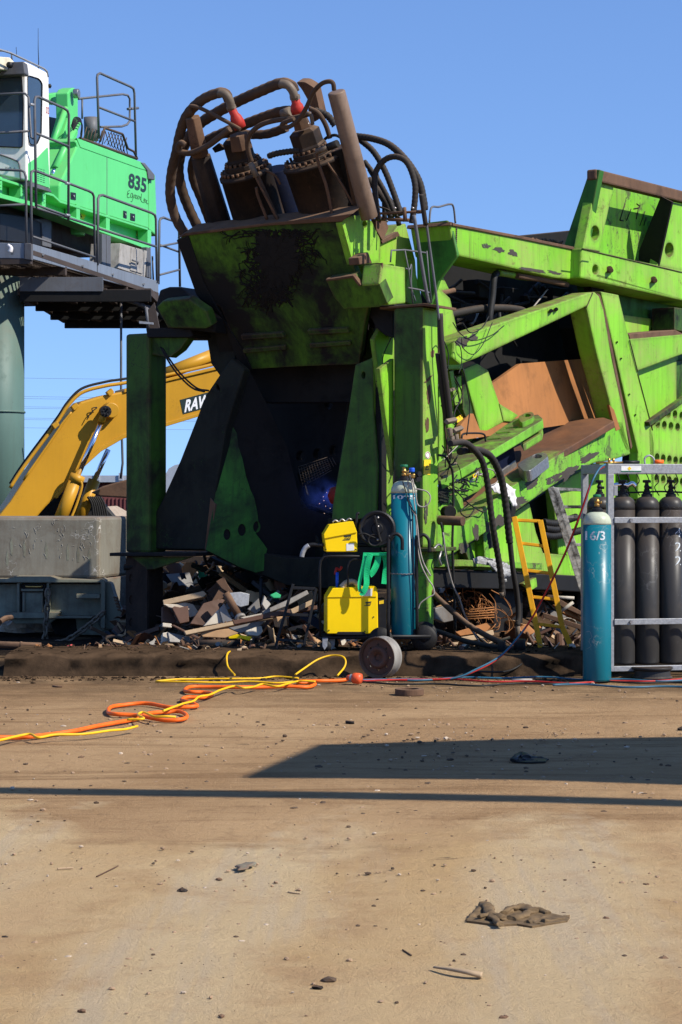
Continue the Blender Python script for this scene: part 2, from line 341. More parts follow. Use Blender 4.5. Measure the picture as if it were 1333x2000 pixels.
# ------------------------------------------------------------------ ground
def ground_mat():
    t = NT('sandy_dirt'); x = t.sep(t.pos)
    n1 = t.noise(.6, 6, .6, .5); n2 = t.noise(2.3, 10, .72, .4); nb = t.noise(.9, 5, .6, .6)
    # far zone: coarse orange-brown dirt, scraped crosswise
    far = t.mix(t.ramp(n1, .36, .62), (.42, .275, .145), (.33, .205, .105))
    vb = t.vec((.35, 3.0, 1), rot=R(4)); bd = t.noise(1.1, 9, .72, .6, v=vb)
    far = t.mix(t.math('MULTIPLY', t.ramp(bd, .50, .66), .8), far, (.20, .115, .058))
    far = t.mix(t.math('MULTIPLY', t.ramp(t.noise(5, 10, .75), .52, .66), .5), far, (.22, .13, .07))
    gv = t.ramp(t.noise(42, 4, .8), .58, .66); far = t.mix(t.math('MULTIPLY', gv, .4), far, (.50, .36, .22))
    # near zone: pale rolled dust with diagonal tyre lanes and browner patches
    v = t.vec((1.15, .13, 1), rot=R(-20)); lane = t.noise(1.0, 4, .55, .35, v=v)
    near = t.mix(t.ramp(nb, .40, .62), (.49, .345, .185), (.45, .30, .148))
    near = t.mix(t.math('MULTIPLY', t.ramp(lane, .50, .62), .45), near, (.525, .385, .22))
    near = t.mix(t.math('MULTIPLY', t.ramp(lane, .47, .36), .4), near, (.43, .28, .15))
    vs = t.vec((7, .45, 1), rot=R(-20)); sk = t.noise(1.3, 6, .6, .3, v=vs)
    near = t.mix(t.math('MULTIPLY', t.math('MULTIPLY', t.ramp(sk, .5, .68), t.ramp(lane, .48, .56)), .35), near, (.40, .32, .24))
    # two rolled wheel lanes and the rougher ridges beside them
    wob = t.ramp(t.noise(.55, 6, .65), .3, .7, -.16, .16)
    xp = t.math('ADD', t.math('SUBTRACT', x[0], t.math('MULTIPLY', x[1], .113)), wob)
    def band(c0, w, soft): return t.ramp(t.math('ABSOLUTE', t.math('SUBTRACT', xp, c0)), w+soft, w-soft)
    for c0, w in ((-1.33, .30), (-.02, .30), (-2.6, .22)):
        near = t.mix(t.math('MULTIPLY', band(c0, w, .16), .65), near, (.525, .40, .235))
        near = t.mix(t.math('MULTIPLY', t.math('MULTIPLY', band(c0, w, .08), t.ramp(sk, .45, .62)), .6), near, (.44, .345, .235))
    for c0, w in ((-.86, .13), (.42, .10), (-1.82, .12)):
        near = t.mix(t.math('MULTIPLY', t.math('MULTIPLY', band(c0, w, .10), t.ramp(n2, .42, .58)), .6), near, (.36, .225, .115))
    near = t.mix(t.math('MULTIPLY', t.ramp(n2, .52, .66), .5), near, (.39, .25, .135))
    near = t.mix(t.math('MULTIPLY', t.ramp(t.noise(19, 8, .75), .60, .67), t.math('MULTIPLY', t.ramp(nb, .42, .6), .7)), near, (.24, .15, .085))
    edge = t.math('ADD', x[1], t.ramp(t.noise(.7, 6, .6), .3, .7, -1.3, 1.3))
    c = t.mix(t.ramp(edge, 9.4, 10.1), near, far)
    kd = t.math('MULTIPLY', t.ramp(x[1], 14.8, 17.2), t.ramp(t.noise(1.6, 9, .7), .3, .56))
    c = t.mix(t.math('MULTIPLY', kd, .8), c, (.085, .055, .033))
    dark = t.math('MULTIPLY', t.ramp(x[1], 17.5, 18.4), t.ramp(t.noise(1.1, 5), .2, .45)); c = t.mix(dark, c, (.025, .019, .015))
    st = t.ramp(t.noise(1.1, 6, .62, .9, v=t.vec((.6, 1.6, 1))), .685, .71); c = t.mix(t.math('MULTIPLY', st, .7), c, (.11, .075, .05))
    gr = t.noise(110, 4, .8); c = t.mix(t.math('MULTIPLY', t.ramp(gr, .60, .72), .2), c, (.58, .46, .32))
    c = t.mix(t.math('MULTIPLY', t.ramp(t.noise(75, 4, .8), .60, .70), .5), c, (.13, .085, .05))
    h = t.math('ADD', t.math('MULTIPLY', t.noise(7, 10, .78), 1.0), t.math('ADD', t.math('MULTIPLY', gr, .25), t.math('MULTIPLY', bd, .8)))
    t.bump(h, .8, .04)
    return t.done(c, 1.0, 0, 0.0)
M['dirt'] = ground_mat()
g = MB()
xs = [-900, -300, -80, -25, -10] + [i*.5-8 for i in range(33)] + [10, 25, 80, 300, 900]
ys = [-60, -10, 0, 3] + [4+i*.4 for i in range(36)] + [20, 24, 40, 90, 300, 1000, 3000]
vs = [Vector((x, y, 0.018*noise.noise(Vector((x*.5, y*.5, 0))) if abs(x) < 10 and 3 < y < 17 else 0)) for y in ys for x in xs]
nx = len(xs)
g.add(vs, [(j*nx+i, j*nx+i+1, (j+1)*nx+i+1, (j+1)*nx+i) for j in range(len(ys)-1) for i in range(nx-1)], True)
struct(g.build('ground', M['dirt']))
# pebbles
def rockv(c, r, sq=.6, n=0):
    out = []
    ph = (1+5**.5)/2
    for a, b in ((0,1),(1,2),(2,0)):
        for s1 in (-1,1):
            for s2 in (-1,1):
                v = [0,0,0]; v[a] = s1; v[b] = s2*ph; out.append(Vector(v))
    return out
ICO_V = []; ph = (1+5**.5)/2
for s1 in (-1,1):
    for s2 in (-1,1): ICO_V += [Vector((0,s1,s2*ph)), Vector((s1,s2*ph,0)), Vector((s2*ph,0,s1))]
def hull_faces(vs):
    bm = bmesh.new(); [bm.verts.new(v) for v in vs]; bm.verts.index_update()
    bmesh.ops.convex_hull(bm, input=bm.verts); bm.verts.index_update()
    f = [tuple(v.index for v in q.verts) for q in bm.faces]; bm.free(); return f
ICO_F = hull_faces(ICO_V)
def pebble(mb, x, y, r, z=0, sq=.6):
    rot = Matrix.Rotation(random.random()*6.3, 3, 'Z') @ Matrix.Rotation(random.random()*6.3, 3, 'X')
    sx, sy, sz = random.uniform(.6,1.3), random.uniform(.6,1.2), sq*random.uniform(.6,1.1)
    vs = []
    for v in ICO_V:
        w = rot @ (v/1.9*random.uniform(.8,1.2)); vs.append(Vector((x+w.x*r*sx, y+w.y*r*sy, z+r*sz*.35+w.z*r*sz)))
    mb.add(vs, ICO_F)
pm = [MB(), MB(), MB()]
for i in range(8000):
    y = 4.9+12.5*random.random()**.75; x = random.uniform(-.19, .19)*y
    if noise.noise(Vector((x*.6, y*.6, 3))) < random.uniform(-.45, .4): continue
    r = .0022+.011*random.random()**5*(1 if y < 10 else 1.5)
    pebble(pm[random.choice((0,0,0,0,1,2,2))], x, y, r)
for i in range(8):
    y = random.uniform(5.5, 16); x = random.uniform(-.17, .17)*y; pebble(pm[2], x, y, random.uniform(.012, .028), sq=.5)
for mb, col, nm in zip(pm, ((.30,.20,.12), (.42,.33,.24), (.09,.058,.036)), ('gravel', 'gravel', 'gravel')):
    o = mb.build(nm, flat('grit', col, .9, 0, .3, 30)); tag(o, {0:'tan grit scattered over the dirt yard',1:'pale pebbles scattered over the dirt yard',2:'dark clods scattered over the dirt yard'}[pm.index(mb)], 'gravel', kind='stuff')
# kerb: lumpy greasy strip between the yard and the machine
def kerb(x0, x1, mat, name, dark):
    mb = MB(); N = int((x1-x0)/.035); prof = [(17.66,-.02),(17.70,.04),(17.74,.09),(17.75,.14),(17.80,.178),(17.88,.19),(18.1,.192),(18.4,.19),(18.8,.185),(19.0,.1),(19.05,-.02)]
    vs = []
    for i in range(N+1):
        x = x0+(x1-x0)*i/N
        for j, (y, z) in enumerate(prof):
            a = noise.fractal(Vector((x*3.2, y*5, z*7)), 1, 2, 4); b = noise.noise(Vector((x*.8, 0, 0)))
            fx = 1 if 0 < j < 5 else .3
            g2 = noise.fractal(Vector((x*9, y*12, z*14)), 1, 2, 3); top = 1 if 3 < j < 9 else 0; vs.append(Vector((x, y+a*.05*fx+b*.03+g2*.02*fx, z+(a*.03+g2*.012)*fx*(0 if j in (0,10) else 1)+top*(b*.008+a*.006))))
    m = len(prof)
    mb.add(vs, [(i*m+j, (i+1)*m+j, (i+1)*m+j+1, i*m+j+1) for i in range(N) for j in range(m-1)], True)
    return struct(mb.build(name, mat))
M['kerb'] = paint('oily_packed_dirt', (.040, .026, .016), var=.5, dirt_amt=.75, dirt=(.007,.006,.005), streak=.3, scratch=0, fleck=.6, dust=.4, dustcol=(.17,.105,.06), seed=40, rough=1.0, spec=0, bump=1.0, dscale=2.6)
kb = MB()
for i in range(900):
    x = random.uniform(-3.1, 2.2); y = 17.62-abs(random.gauss(0,.22)); pebble(kb, x, y, .005+.022*random.random()**4)
for i in range(700):
    x = random.uniform(-3.0, 2.2); y = random.uniform(17.85, 18.9); pebble(kb, x, y, .005+.02*random.random()**3, .185)
tag(kb.build('crumbled_dirt', M['kerb']), 'dark crumbled dirt lying along the kerb', 'dirt', kind='stuff')
kerb(-3.0, 2.25, M['kerb'], 'kerb', 0)
# ------------------------------------------------------------------ the scrap shear
C0 = Vector(((828-CX)/FPX*18.8, 18.8, 0))
U = Vector((.515, .857, 0)); V = Vector((-.857, .515, 0))
FP = Plane(-U, C0); SP = Plane((.857, -.515, 0), C0)
shear = thing('scrap_shear', 'huge green and black greasy scrap metal shear with leaning cylinder head and hose bundle', 'metal shear', (C0.x, C0.y, 0))
SH = shear
def part(name, mat, fn, bevel=.012, parent=None):
    mb = MB(); fn(mb); return mb.build(name, M[mat], parent or SH, bevel)
def P1(name, mat, pts, pl, th, bevel=.012, holes=(), rnd=0, parent=None):
    mb = MB(); mb.plate(pts, pl, th, holes, rnd); return mb.build(name, M[mat], parent or SH, bevel)
def column(mb, pxc, pxl, pxr, yt, yb, fp=FP, holes=()):
    c = fp.hit(pxc, yb); zt = fp.hit(pxc, yt).z; zb = c.z
    # left face along V until pxl, right face along U until pxr
    def reach(dirn, px):
        k = (px-CX)/FPX; return (k*c.y-c.x)/(dirn.x-k*dirn.y)
    a = reach(V, pxl); b = reach(U, pxr)
    q = [c, c+V*a, c+V*a+U*b, c+U*b]
    mb.add([Vector((p.x, p.y, z)) for z in (zb, zt) for p in q], [(3,2,1,0),(4,5,6,7)]+[(i,(i+1)%4,4+(i+1)%4,4+i) for i in range(4)])
    return q, zb, zt
colm = MB(); column(colm, 827, 768, 858, 598, 1070); co = colm.build('column', [M['green'], M['postgreen_shade']], SH, .03)
for p_ in co.data.polygons: p_.material_index = 1 if p_.normal.dot(-U) > .7 else 0  # face turned from the sun takes the darker green, shade in its colour
part('column', 'postgreen_shade', lambda m: column(m, 292, 245, 327, 650, 1080), .03)
def lowcol(m): column(m, 836, 806, 848, 1074, 1226)
part('column_foot', 'green_worn', lowcol, .015)
# left foot with keyhole openings in its front face
fl = MB(); q, zb, zt = column(fl, 290, 246, 320, 1086, 1265); 
part_o = fl.build('column_foot', M['cylpaint'], SH, .015)
LF = FP.off(.012)
P1('keyhole_plate', 'cylpaint', [(246,1090),(288,1090),(288,1258),(246,1258)], LF, .008, 0,
   [ell(257, y, 4.2, 9) for y in (1130, 1172, 1216, 1248)])
def flange(mb, x0, x1, y, ext, dep, pc, rv=0):
    c = FP.hit(pc, y); L = FP.hit(x0, y)-V*0; Rr = FP.hit(x1, y)
    pts = [L-U*ext, Rr-U*ext, Rr+U*dep, L+U*dep]
    mb.poly3(pts, (0,0,1), .035)
part('flange', 'black_grime', lambda m: flange(m, 228, 396, 1079, .12, .5, 290), .006)
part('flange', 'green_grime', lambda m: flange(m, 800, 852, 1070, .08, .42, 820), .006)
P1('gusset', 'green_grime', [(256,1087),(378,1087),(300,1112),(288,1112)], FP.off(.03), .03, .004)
part('lift_pin', 'black_grime', lambda m: m.cyl(FP.off(.02).hit(243,1108), FP.off(.02).hit(262,1107)+U*.05, .032, n=16), .004)
# bracket on the left column top
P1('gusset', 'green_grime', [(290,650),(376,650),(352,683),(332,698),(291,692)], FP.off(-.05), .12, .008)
P1('flange', 'black_grime', [(285,641),(372,641),(378,655),(372,659),(288,659)], FP.off(.02), .5, .008)
P1('wedge_bracket', 'green_grime', [(318,588),(368,583),(404,608),(414,636),(402,642),(328,641),(306,600)], Plane((-.45,-.75,-.35), FP.off(.25).hit(360,615)), .12, .012)
P1('wedge_bracket', 'black_grime', [(312,566),(330,560),(352,560),(420,620),(420,650),(330,640),(302,605)], FP.off(.05), .3, .02)
hose0 = [[(314,678),(324,696),(345,728),(375,757),(400,765)],[(318,680),(332,702),(355,732),(385,758),(408,763)]]
for p_ in hose0:
    o_ = MB(); o_.tpx(p_, FP.off(-.05), 1.9, n=8); o_.build('hanging_cable', M['rubber'], SH)
# head: leaning front plate ------------------------------------------------
tl = R(28); HN = Vector((-.515*math.cos(tl), -.857*math.cos(tl), -math.sin(tl)))
HP = Plane(HN, FP.off(-.35).hit(590, 712))
P1('head_plate', 'headgreen', [(345,470),(362,458),(520,438),(655,424),(668,432),(690,517),(705,560),(720,600),(712,640),(702,712),(590,716),(486,722),(468,690),(430,600),(384,575)], HP, .09, .012)
# matted grease and wire stuck on the plate: many branching strands
def grease(mb):
    rnd = random.Random(3)
    def strand(x, y, a, L, w):
        pts = [(x, y)]
        for k in range(6):
            a += rnd.uniform(-.55, .55); x += math.cos(a)*L/6; y += math.sin(a)*L/6
            if y < 447 or y > 628: break
            pts.append((x, y))
            if rnd.random() < .3 and L > 26: strand(x, y, a+rnd.choice((-1,1))*rnd.uniform(.4,1), L*.5, w*.7)
        if len(pts) > 2: mb.tpx(pts, HP.off(.004), w, n=4, sub=2, flat=.6)
    for i in range(520):
        t = rnd.random(); cy = 450+125*t; hw = 72*(1-t*.55)
        cx = 538+12*math.sin(cy*.03)+rnd.gauss(0, .45)*hw; a = rnd.uniform(0, 6.28) if rnd.random() < .6 else math.atan2(cy-500+rnd.uniform(-30,60), (cx-538)*1.3)
        strand(cx, cy, a, rnd.uniform(12, 40), rnd.uniform(1.0, 2.6))
gm = MB(); grease(gm)
go = gm.build('grease_matting', flat('matted_grease', (.010,.008,.006), .9, 0, .4, 30), SH)
def patch(mb):
    rnd = random.Random(5); pts = []
    for k in range(60):
        a = 2*math.pi*k/60; r = 1+.22*noise.noise(Vector((math.cos(a)*2.2, math.sin(a)*2.2, 1)))+rnd.uniform(-.28,.28)
        pts.append((542+38*r*math.cos(a)*(1-.3*math.sin(a)), 508+52*r*math.sin(a)))
    mb.plate(pts, HP.off(.012), .01)
part('grease_cake', 'black_grime', patch, 0, go)
# window ribs in the plate
for a, b in (((470,655),(551,650)), ((600,645),(678,641))):
    x0, y0 = a; x1, y1 = b
    P1('rib', 'headgreen', [(x0,y0),(x1,y1),(x1+5,y1+9),(x0+3,y0+9)], HP.off(.05), .05, .006)
    P1('rib', 'headgreen', [(x0+4,y0+27),(x1+6,y1+25),(x1+7,y1+33),(x0+6,y0+35)], HP.off(.035), .035, .006)
P1('head_side', 'headgreen', [(690,560),(750,597),(742,612),(728,640),(738,700),(700,712),(688,640)], FP.off(-.62), .06, .006)
P1('head_light_blocker', 'black_grime', [(440,610),(690,590),(700,706),(488,716)], HP.off(-.12), .9, 0)  # block added behind the head plate to keep sky light out of the mouth
# sun-lit cheek and the blocks below
HR = HP.hit(669, 432)
CK = Plane(SP.n, HR)
P1('cheek_plate', 'green', [(668,434),(674,427),(690,421),(712,420),(727,433),(743,468),(743,513),(691,518)], CK, .07, .014, [ell(713,438,4.6,7)], rnd=3)
P1('top_flange', 'rust', [(345,466),(362,455),(520,436),(655,422),(690,417),(676,427),(668,433),(520,441),(362,461)], HP.off(.02), .25, .006)
P1('head_side', 'black_grime', [(345,470),(384,575),(400,600),(420,650),(430,700),(452,720),(486,722),(468,690),(430,600),(384,520)], HP.off(-.03), .35, .012)
P1('dirt_block', 'rust', [(701,503),(720,492),(728,514),(703,517)], CK.off(.12), .12, .01)
# shelf and stepped block
SB = FP.off(.62)
P1('shelf_block', 'rust', [(711,517),(747,513),(742,553),(705,554)], Plane((-.65,-.76,0), CK.off(.34).hit(746,530)), .02, .003)
P1('shelf_block', 'green', [(746,515),(792,522),(793,592),(760,596),(741,554)], CK.off(.34), .2, .012)
P1('shelf_block', 'headgreen', [(637,548),(690,540),(704,558),(741,553),(757,592),(740,600),(672,604),(652,580)], Plane(HN, CK.off(.34).hit(742,556)), .14, .008)
P1('shelf_lip', 'rust', [(636,546),(690,538),(705,557),(702,560),(688,543),(638,549)], Plane(HN, CK.off(.34).hit(742,556)).off(.01), .05, .003)
# side of the head behind the cheek
HS = CK.off(-.14)
P1('head_side', 'green', [(743,462),(747,466),(770,452),(778,440),(793,436),(812,508),(816,560),(820,600),(760,600),(740,520)], HS, .3, .012)
P1('head_side', 'green', [(793,590),(800,505),(806,505),(820,560),(826,592),(815,600)], HS.off(.03), .1, .01)
P1('lug_plate', 'rust', [(733,428),(752,422),(760,445),(748,470),(736,450)], HS.off(.06), .05, .006, [ell(743,432,2.5,6)])
P1('mount_block', 'rust', [(745,470),(778,452),(782,460),(748,476)], HS.off(.04), .2, .005)
P1('deck_plate', 'black_grime', [(600,435),(700,428),(715,440),(715,500),(600,500)], FP.off(-.55), .1, .01)
P1('column_cap', 'rust', [(742,599),(768,598),(828,592),(858,596),(858,601),(828,597),(742,604)], FP.off(.01), .35, .004)
P1('bearing_arm', 'black_grime', [(712,594),(770,594),(770,664),(745,640),(722,640)], FP.off(-.5), .1, .01)
P1('bearing_arm', 'black_grime', [(690,600),(768,596),(768,660),(752,655),(735,640),(722,618)], FP.off(-.2), .3, .01)
# bright bracket seen behind the column
fr = MB(); b0 = C0-SP.n*.62+U*.25; fr.add([Vector((p.x,p.y,z)) for z in (.75, 3.5) for p in (b0, b0+U*1.0, b0+U*1.0-SP.n*.06, b0-SP.n*.06)], [(3,2,1,0),(4,5,6,7)]+[(i,(i+1)%4,4+(i+1)%4,4+i) for i in range(4)])
fr.build('sun_blocker_frame', M['black_grime'], SH)  # dark frame plate added to block sun from the throat plate
P1('green_bracket', 'green', [(731,663),(744,640),(772,655),(772,760),(752,800),(742,745)], Plane(SP.n, FP.off(-.12).hit(731,700)), .05, .008)
P1('green_bracket', 'green', [(742,720),(770,700),(770,930),(766,900),(752,800)], SP.off(-.36), .05, .008)
# A-shaped legs of the mouth --------------------------------------------------
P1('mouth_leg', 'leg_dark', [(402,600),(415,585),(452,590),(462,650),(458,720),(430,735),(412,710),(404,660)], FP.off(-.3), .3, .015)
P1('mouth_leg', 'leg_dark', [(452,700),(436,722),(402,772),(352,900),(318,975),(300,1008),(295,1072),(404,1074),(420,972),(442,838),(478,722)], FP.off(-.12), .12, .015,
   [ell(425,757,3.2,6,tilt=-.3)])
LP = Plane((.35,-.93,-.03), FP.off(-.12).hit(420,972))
M['leg_mid'] = paint('green_paint_mid_dark', (.07,.20,.022), dirt_amt=.6, streak=.6, dirt=(.03,.028,.02), scratch=.4, fleck=.4, dust=.4, seed=44, dscale=1.3, edge=.03)  # darker streaked green for the front of the right mouth leg
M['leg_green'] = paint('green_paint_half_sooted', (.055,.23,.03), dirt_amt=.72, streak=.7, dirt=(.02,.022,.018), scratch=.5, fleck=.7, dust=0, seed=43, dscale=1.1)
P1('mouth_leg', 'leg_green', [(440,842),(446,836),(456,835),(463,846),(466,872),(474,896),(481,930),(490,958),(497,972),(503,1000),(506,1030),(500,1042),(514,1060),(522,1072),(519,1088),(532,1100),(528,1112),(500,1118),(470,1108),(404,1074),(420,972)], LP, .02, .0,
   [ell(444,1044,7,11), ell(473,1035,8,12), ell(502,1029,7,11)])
P1('lit_edge_strip', 'rust', [(411,972),(421,985),(409,1078),(400,1074)], FP.off(-.11), .05, .006)  # lighter strip stands in for sunlight along the leg's crease
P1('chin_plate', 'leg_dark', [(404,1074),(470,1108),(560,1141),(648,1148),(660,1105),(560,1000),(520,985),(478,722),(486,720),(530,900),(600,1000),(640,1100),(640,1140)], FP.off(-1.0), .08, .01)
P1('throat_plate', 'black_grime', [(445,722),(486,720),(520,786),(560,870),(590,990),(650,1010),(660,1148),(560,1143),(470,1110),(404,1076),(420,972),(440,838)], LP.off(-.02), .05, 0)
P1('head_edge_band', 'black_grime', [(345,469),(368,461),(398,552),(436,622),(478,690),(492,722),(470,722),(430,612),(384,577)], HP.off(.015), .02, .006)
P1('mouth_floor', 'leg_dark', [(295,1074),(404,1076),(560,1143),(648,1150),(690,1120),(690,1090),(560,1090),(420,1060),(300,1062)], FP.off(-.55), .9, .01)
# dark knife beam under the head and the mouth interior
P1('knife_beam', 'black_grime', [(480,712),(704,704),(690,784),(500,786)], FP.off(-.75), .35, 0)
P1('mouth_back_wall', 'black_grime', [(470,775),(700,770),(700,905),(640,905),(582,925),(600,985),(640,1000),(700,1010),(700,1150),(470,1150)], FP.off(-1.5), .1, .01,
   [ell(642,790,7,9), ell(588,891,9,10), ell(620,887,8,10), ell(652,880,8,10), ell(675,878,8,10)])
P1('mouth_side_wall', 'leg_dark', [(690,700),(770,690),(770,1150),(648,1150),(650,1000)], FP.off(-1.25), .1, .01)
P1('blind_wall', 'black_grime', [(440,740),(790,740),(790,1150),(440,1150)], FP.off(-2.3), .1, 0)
gr = MB()
MPl = FP.off(-1.42)
for k in range(14): gr.tpx([(584+k*5.0,914-k*1.6),(592+k*5.0,952-k*3.4)], MPl, .7, n=4, smooth=False)
for k in range(8): gr.tpx([(583+k*1.2,912+k*5.5),(640+k*1.2,893+k*3.6)], MPl, .7, n=4, smooth=False)
gr.build('mesh_guard', M['mesh'], SH)
# right mouth leg, catching the sun on its edge
RLP = FP.off(-.22)
P1('mouth_leg', 'leg_mid', [(694,712),(729,698),(730,800),(738,905),(735,1012),(648,1016),(650,985),(670,868),(684,780)], RLP, .10, .012, [ell(710,733,3.6,7)])
RE = Plane((.62,-.78,0), RLP.hit(729,760))
P1('mouth_leg_flange', 'green', [(729,698),(744,715),(750,800),(762,880),(768,920),(768,1012),(735,1012),(738,905),(730,800)], RE, .04, .008)
P1('worn_plate', 'green_worn', [(748,758),(757,752),(762,830),(770,870),(770,900),(758,870),(750,812)], FP.off(-.1), .04, .006)
P1('sill_plate', 'leg_dark', [(640,1012),(770,1012),(770,1150),(640,1150)], FP.off(-.4), .1, .01)
# -------------------------------------------------------------- cylinders on the head
HT = HP.off(-.42)
ax = -Vector((HN.x, HN.y, 0)).normalized()
AX = (HT.hit(615,315)-HT.hit(650,420)).normalized()
M['accu'] = paint('bare_rusty_tube', (.20,.14,.10), dirt_amt=.45, dirt=(.09,.055,.035), dust=.5, seed=64, rough=.45, streak=.4, scratch=.1)
def bigcyl(cb, ct, r, neck_r, neck_top, fl_r, hexn=20):
    a, b = HT.hit(*cb), HT.hit(*ct); d = (b-a).normalized(); S = b.y/FPX
    o = MB(); o.lathe([(r*S*.99,-.12),(r*S,0),(r*S,(b-a).length-.03),(r*S*1.04,(b-a).length-.03),(r*S*1.04,(b-a).length),(r*S*.96,(b-a).length+.015),(0.001,(b-a).length+.015)], a, d, 40, False)
    body = o.build('cylinder_barrel', M['cylpaint'], SH)
    for p in body.data.polygons: p.use_smooth = abs(p.normal.dot(d)) < .5
    f = MB(); t = b+d*.02
    f.lathe([(fl_r*S,0),(fl_r*S,.05),(0.001,.05)], t+d*.03, d, 28, False); f.lathe([(fl_r*S*1.12,0),(fl_r*S*1.12,.03),(0.001,.03)], t+d*.0, d, 28, False)
    f.lathe([(neck_r*S*1.1,0),(neck_r*S*1.1,.04),(neck_r*S,.06),(neck_r*S,neck_top*S),(neck_r*S*.7,neck_top*S+.03),(.001,neck_top*S+.03)], t+d*.08, d, hexn, False)
    fo = f.build('cylinder_neck', M['cylpaint'], SH, .006)
    x = d.cross(Vector((0,1,0))).normalized(); y = d.cross(x); bt = MB()
    for rr, z0, n, q in ((fl_r*.86, .075, 18, .016), (r*.9, .0, 26, .014)):
        for k in range(n):
            a2 = 2*math.pi*k/n; p = t+(x*math.cos(a2)+y*math.sin(a2))*rr*S+d*z0; bt.cyl(p, p+d*.035, q, n=6)
    bt.build('bolt_ring', M['rust'], fo)
    return t, d, S
t1 = bigcyl((511,440), (480,336), 51, 27, 45, 38)
t2 = bigcyl((650,422), (613,312), 61, 31, 38, 37, 6)
P1('square_sleeve', 'black_grime', [(640,300),(668,290),(692,405),(694,420),(660,424)], HT.off(.05), .3, .01)
P1('square_sleeve', 'rust', [(668,290),(675,300),(699,412),(692,418),(690,405)], HT.off(.06), .05, .004)
part('blue_cylinder', 'blue', lambda m: m.tpx([(562,440),(536,330)], HT.off(-.25), 28, n=24, smooth=False), .01)
part('accumulator', 'accu', lambda m: m.lathe([(.001,0),(17.5/FPX*18.6,0),(17.5/FPX*18.6,1.24),(15/FPX*18.6,1.25),(.001,1.25)], HT.off(.2).hit(722,425), HT.off(.2).hit(658,182)-HT.off(.2).hit(722,425), 28), .004)
part('accumulator', 'rust', lambda m: m.tpx([(392,305),(376,228)], HT.off(.12), [19,16], n=6, smooth=False), .01)
part('accumulator', 'cylpaint', lambda m: m.tpx([(434,450),(392,305)], HT.off(.1), [24,20], n=8, smooth=False), .01)
P1('guard_plate', 'rust', [(578,160),(596,160),(615,172),(628,230),(612,240),(604,200),(590,175)], HT.off(-.3), .12, .01, rnd=5)
P1('hook_plate', 'black_grime', [(414,290),(424,282),(444,291),(420,299)], HT.off(-.2), .05, .006)
# hoses
hz = []
def hose(name, mat, pts, pl, r, **k):
    o = MB(); o.tpx(pts, pl, r, **k); return o.build(name, M[mat], SH)
H1 = HT.off(.12); H2 = HT.off(-.15)
wrap = dict(corr=.028, pitch=17, n=12)
hose('hydraulic_hose', 'hose_dusty', [(447,196),(442,184),(430,181),(404,190),(381,207),(362,232),(351,266),(345,297),(336,335),(333,382),(343,424),(362,458)], H1, 10, **wrap)
hose('hydraulic_hose', 'hose_dusty', [(576,180),(568,166),(547,163),(509,178),(467,197),(424,220),(385,247),(358,290),(349,329),(356,371),(372,413),(391,452)], H2, 10.5, **wrap)
hose('hydraulic_hose', 'hose_dusty', [(566,216),(545,219),(520,227),(478,243),(436,260),(398,282),(378,318),(379,350),(393,385),(414,440)], H2.off(-.1), 10, **wrap)
hose('hydraulic_hose', 'hose_dusty', [(560,249),(520,262),(470,262),(430,262),(402,275)], H2.off(-.2), 9, **wrap)
hose('hydraulic_hose', 'hose_dusty', [(372,222),(372,208),(391,211),(421,226),(446,239),(470,253)], H1.off(.1), 4)
hose('hydraulic_hose', 'hose_dusty', [(362,284),(355,279),(349,285),(351,295),(372,299),(404,286),(429,268),(450,252)], H1.off(.15), 6)
hose('hydraulic_hose', 'hose_dusty', [(606,222),(572,231),(540,235),(512,243),(492,258),(484,277),(486,298),(492,316)], H1.off(.12), 5)
hose('hydraulic_hose', 'hose_dusty', [(653,176),(651,163),(643,159),(628,164),(612,181),(600,208),(585,232),(567,247),(554,248),(553,241),(575,232)], H1.off(.25), 4.6)
hose('hydraulic_hose', 'hose_dusty', [(605,212),(622,221),(636,243),(645,270)], H2, 5)
hose('hydraulic_hose', 'hose_dark', [(615,216),(640,226),(655,245)], H2.off(-.1), 7, corr=.06, pitch=6)
hose('hydraulic_hose', 'hose_dark', [(525,305),(540,300),(565,296),(588,294)], H1, 6, corr=.06, pitch=8)
HR2 = Plane(FP.n, HT.hit(760,420))
rib = dict(corr=.03, pitch=8, n=10)
hose('hydraulic_hose', 'hose_dark', [(695,266),(729,271),(763,284),(796,316),(819,354),(828,392),(830,410)], HR2, 7, **rib)
hose('hydraulic_hose', 'hose_dark', [(700,270),(729,295),(751,331),(769,376),(784,420)], HR2.off(-.1), 6, **rib)
hose('hydraulic_hose', 'hose_dark', [(740,430),(733,376),(734,338),(751,313),(774,306),(796,318),(810,354),(811,388),(805,436)], HR2.off(.1), 6, **rib)
hose('hydraulic_hose', 'hose_dark', [(712,315),(738,350),(760,390),(772,420)], HR2.off(-.2), 5, **rib)
hose('hydraulic_hose', 'hose_dark', [(720,350),(740,375),(757,400),(765,425)], HR2.off(-.3), 7, **rib)
hose('hydraulic_hose', 'hose_dark', [(728,400),(745,405),(762,412),(790,432)], HR2.off(-.25), 2)
hose('hydraulic_hose', 'rubber', [(735,340),(745,372),(770,402),(780,440)], HR2.off(-.35), 5)
hose('hydraulic_hose', 'rubber', [(722,330),(748,378),(752,430)], HR2.off(-.4), 5)
hose('hydraulic_hose', 'rubber', [(632,275),(640,268),(655,264),(668,270)], H2, 3)
hose('rigid_pipe', 'hose_dusty', [(493,322),(520,380),(545,434)], H1.off(.2), 4.5)
hose('rigid_pipe', 'rust', [(497,340),(513,372),(545,432)], H1.off(.24), 2.5)
hose('rigid_pipe', 'rust', [(618,294),(622,318),(638,365),(650,424)], H1.off(.22), 3.2)
hose('rigid_pipe', 'rust', [(640,318),(668,360),(690,400)], H1.off(.1), 2.2)
hose('rigid_pipe', 'rust', [(501,366),(505,385),(522,428)], H1.off(.22), 3)
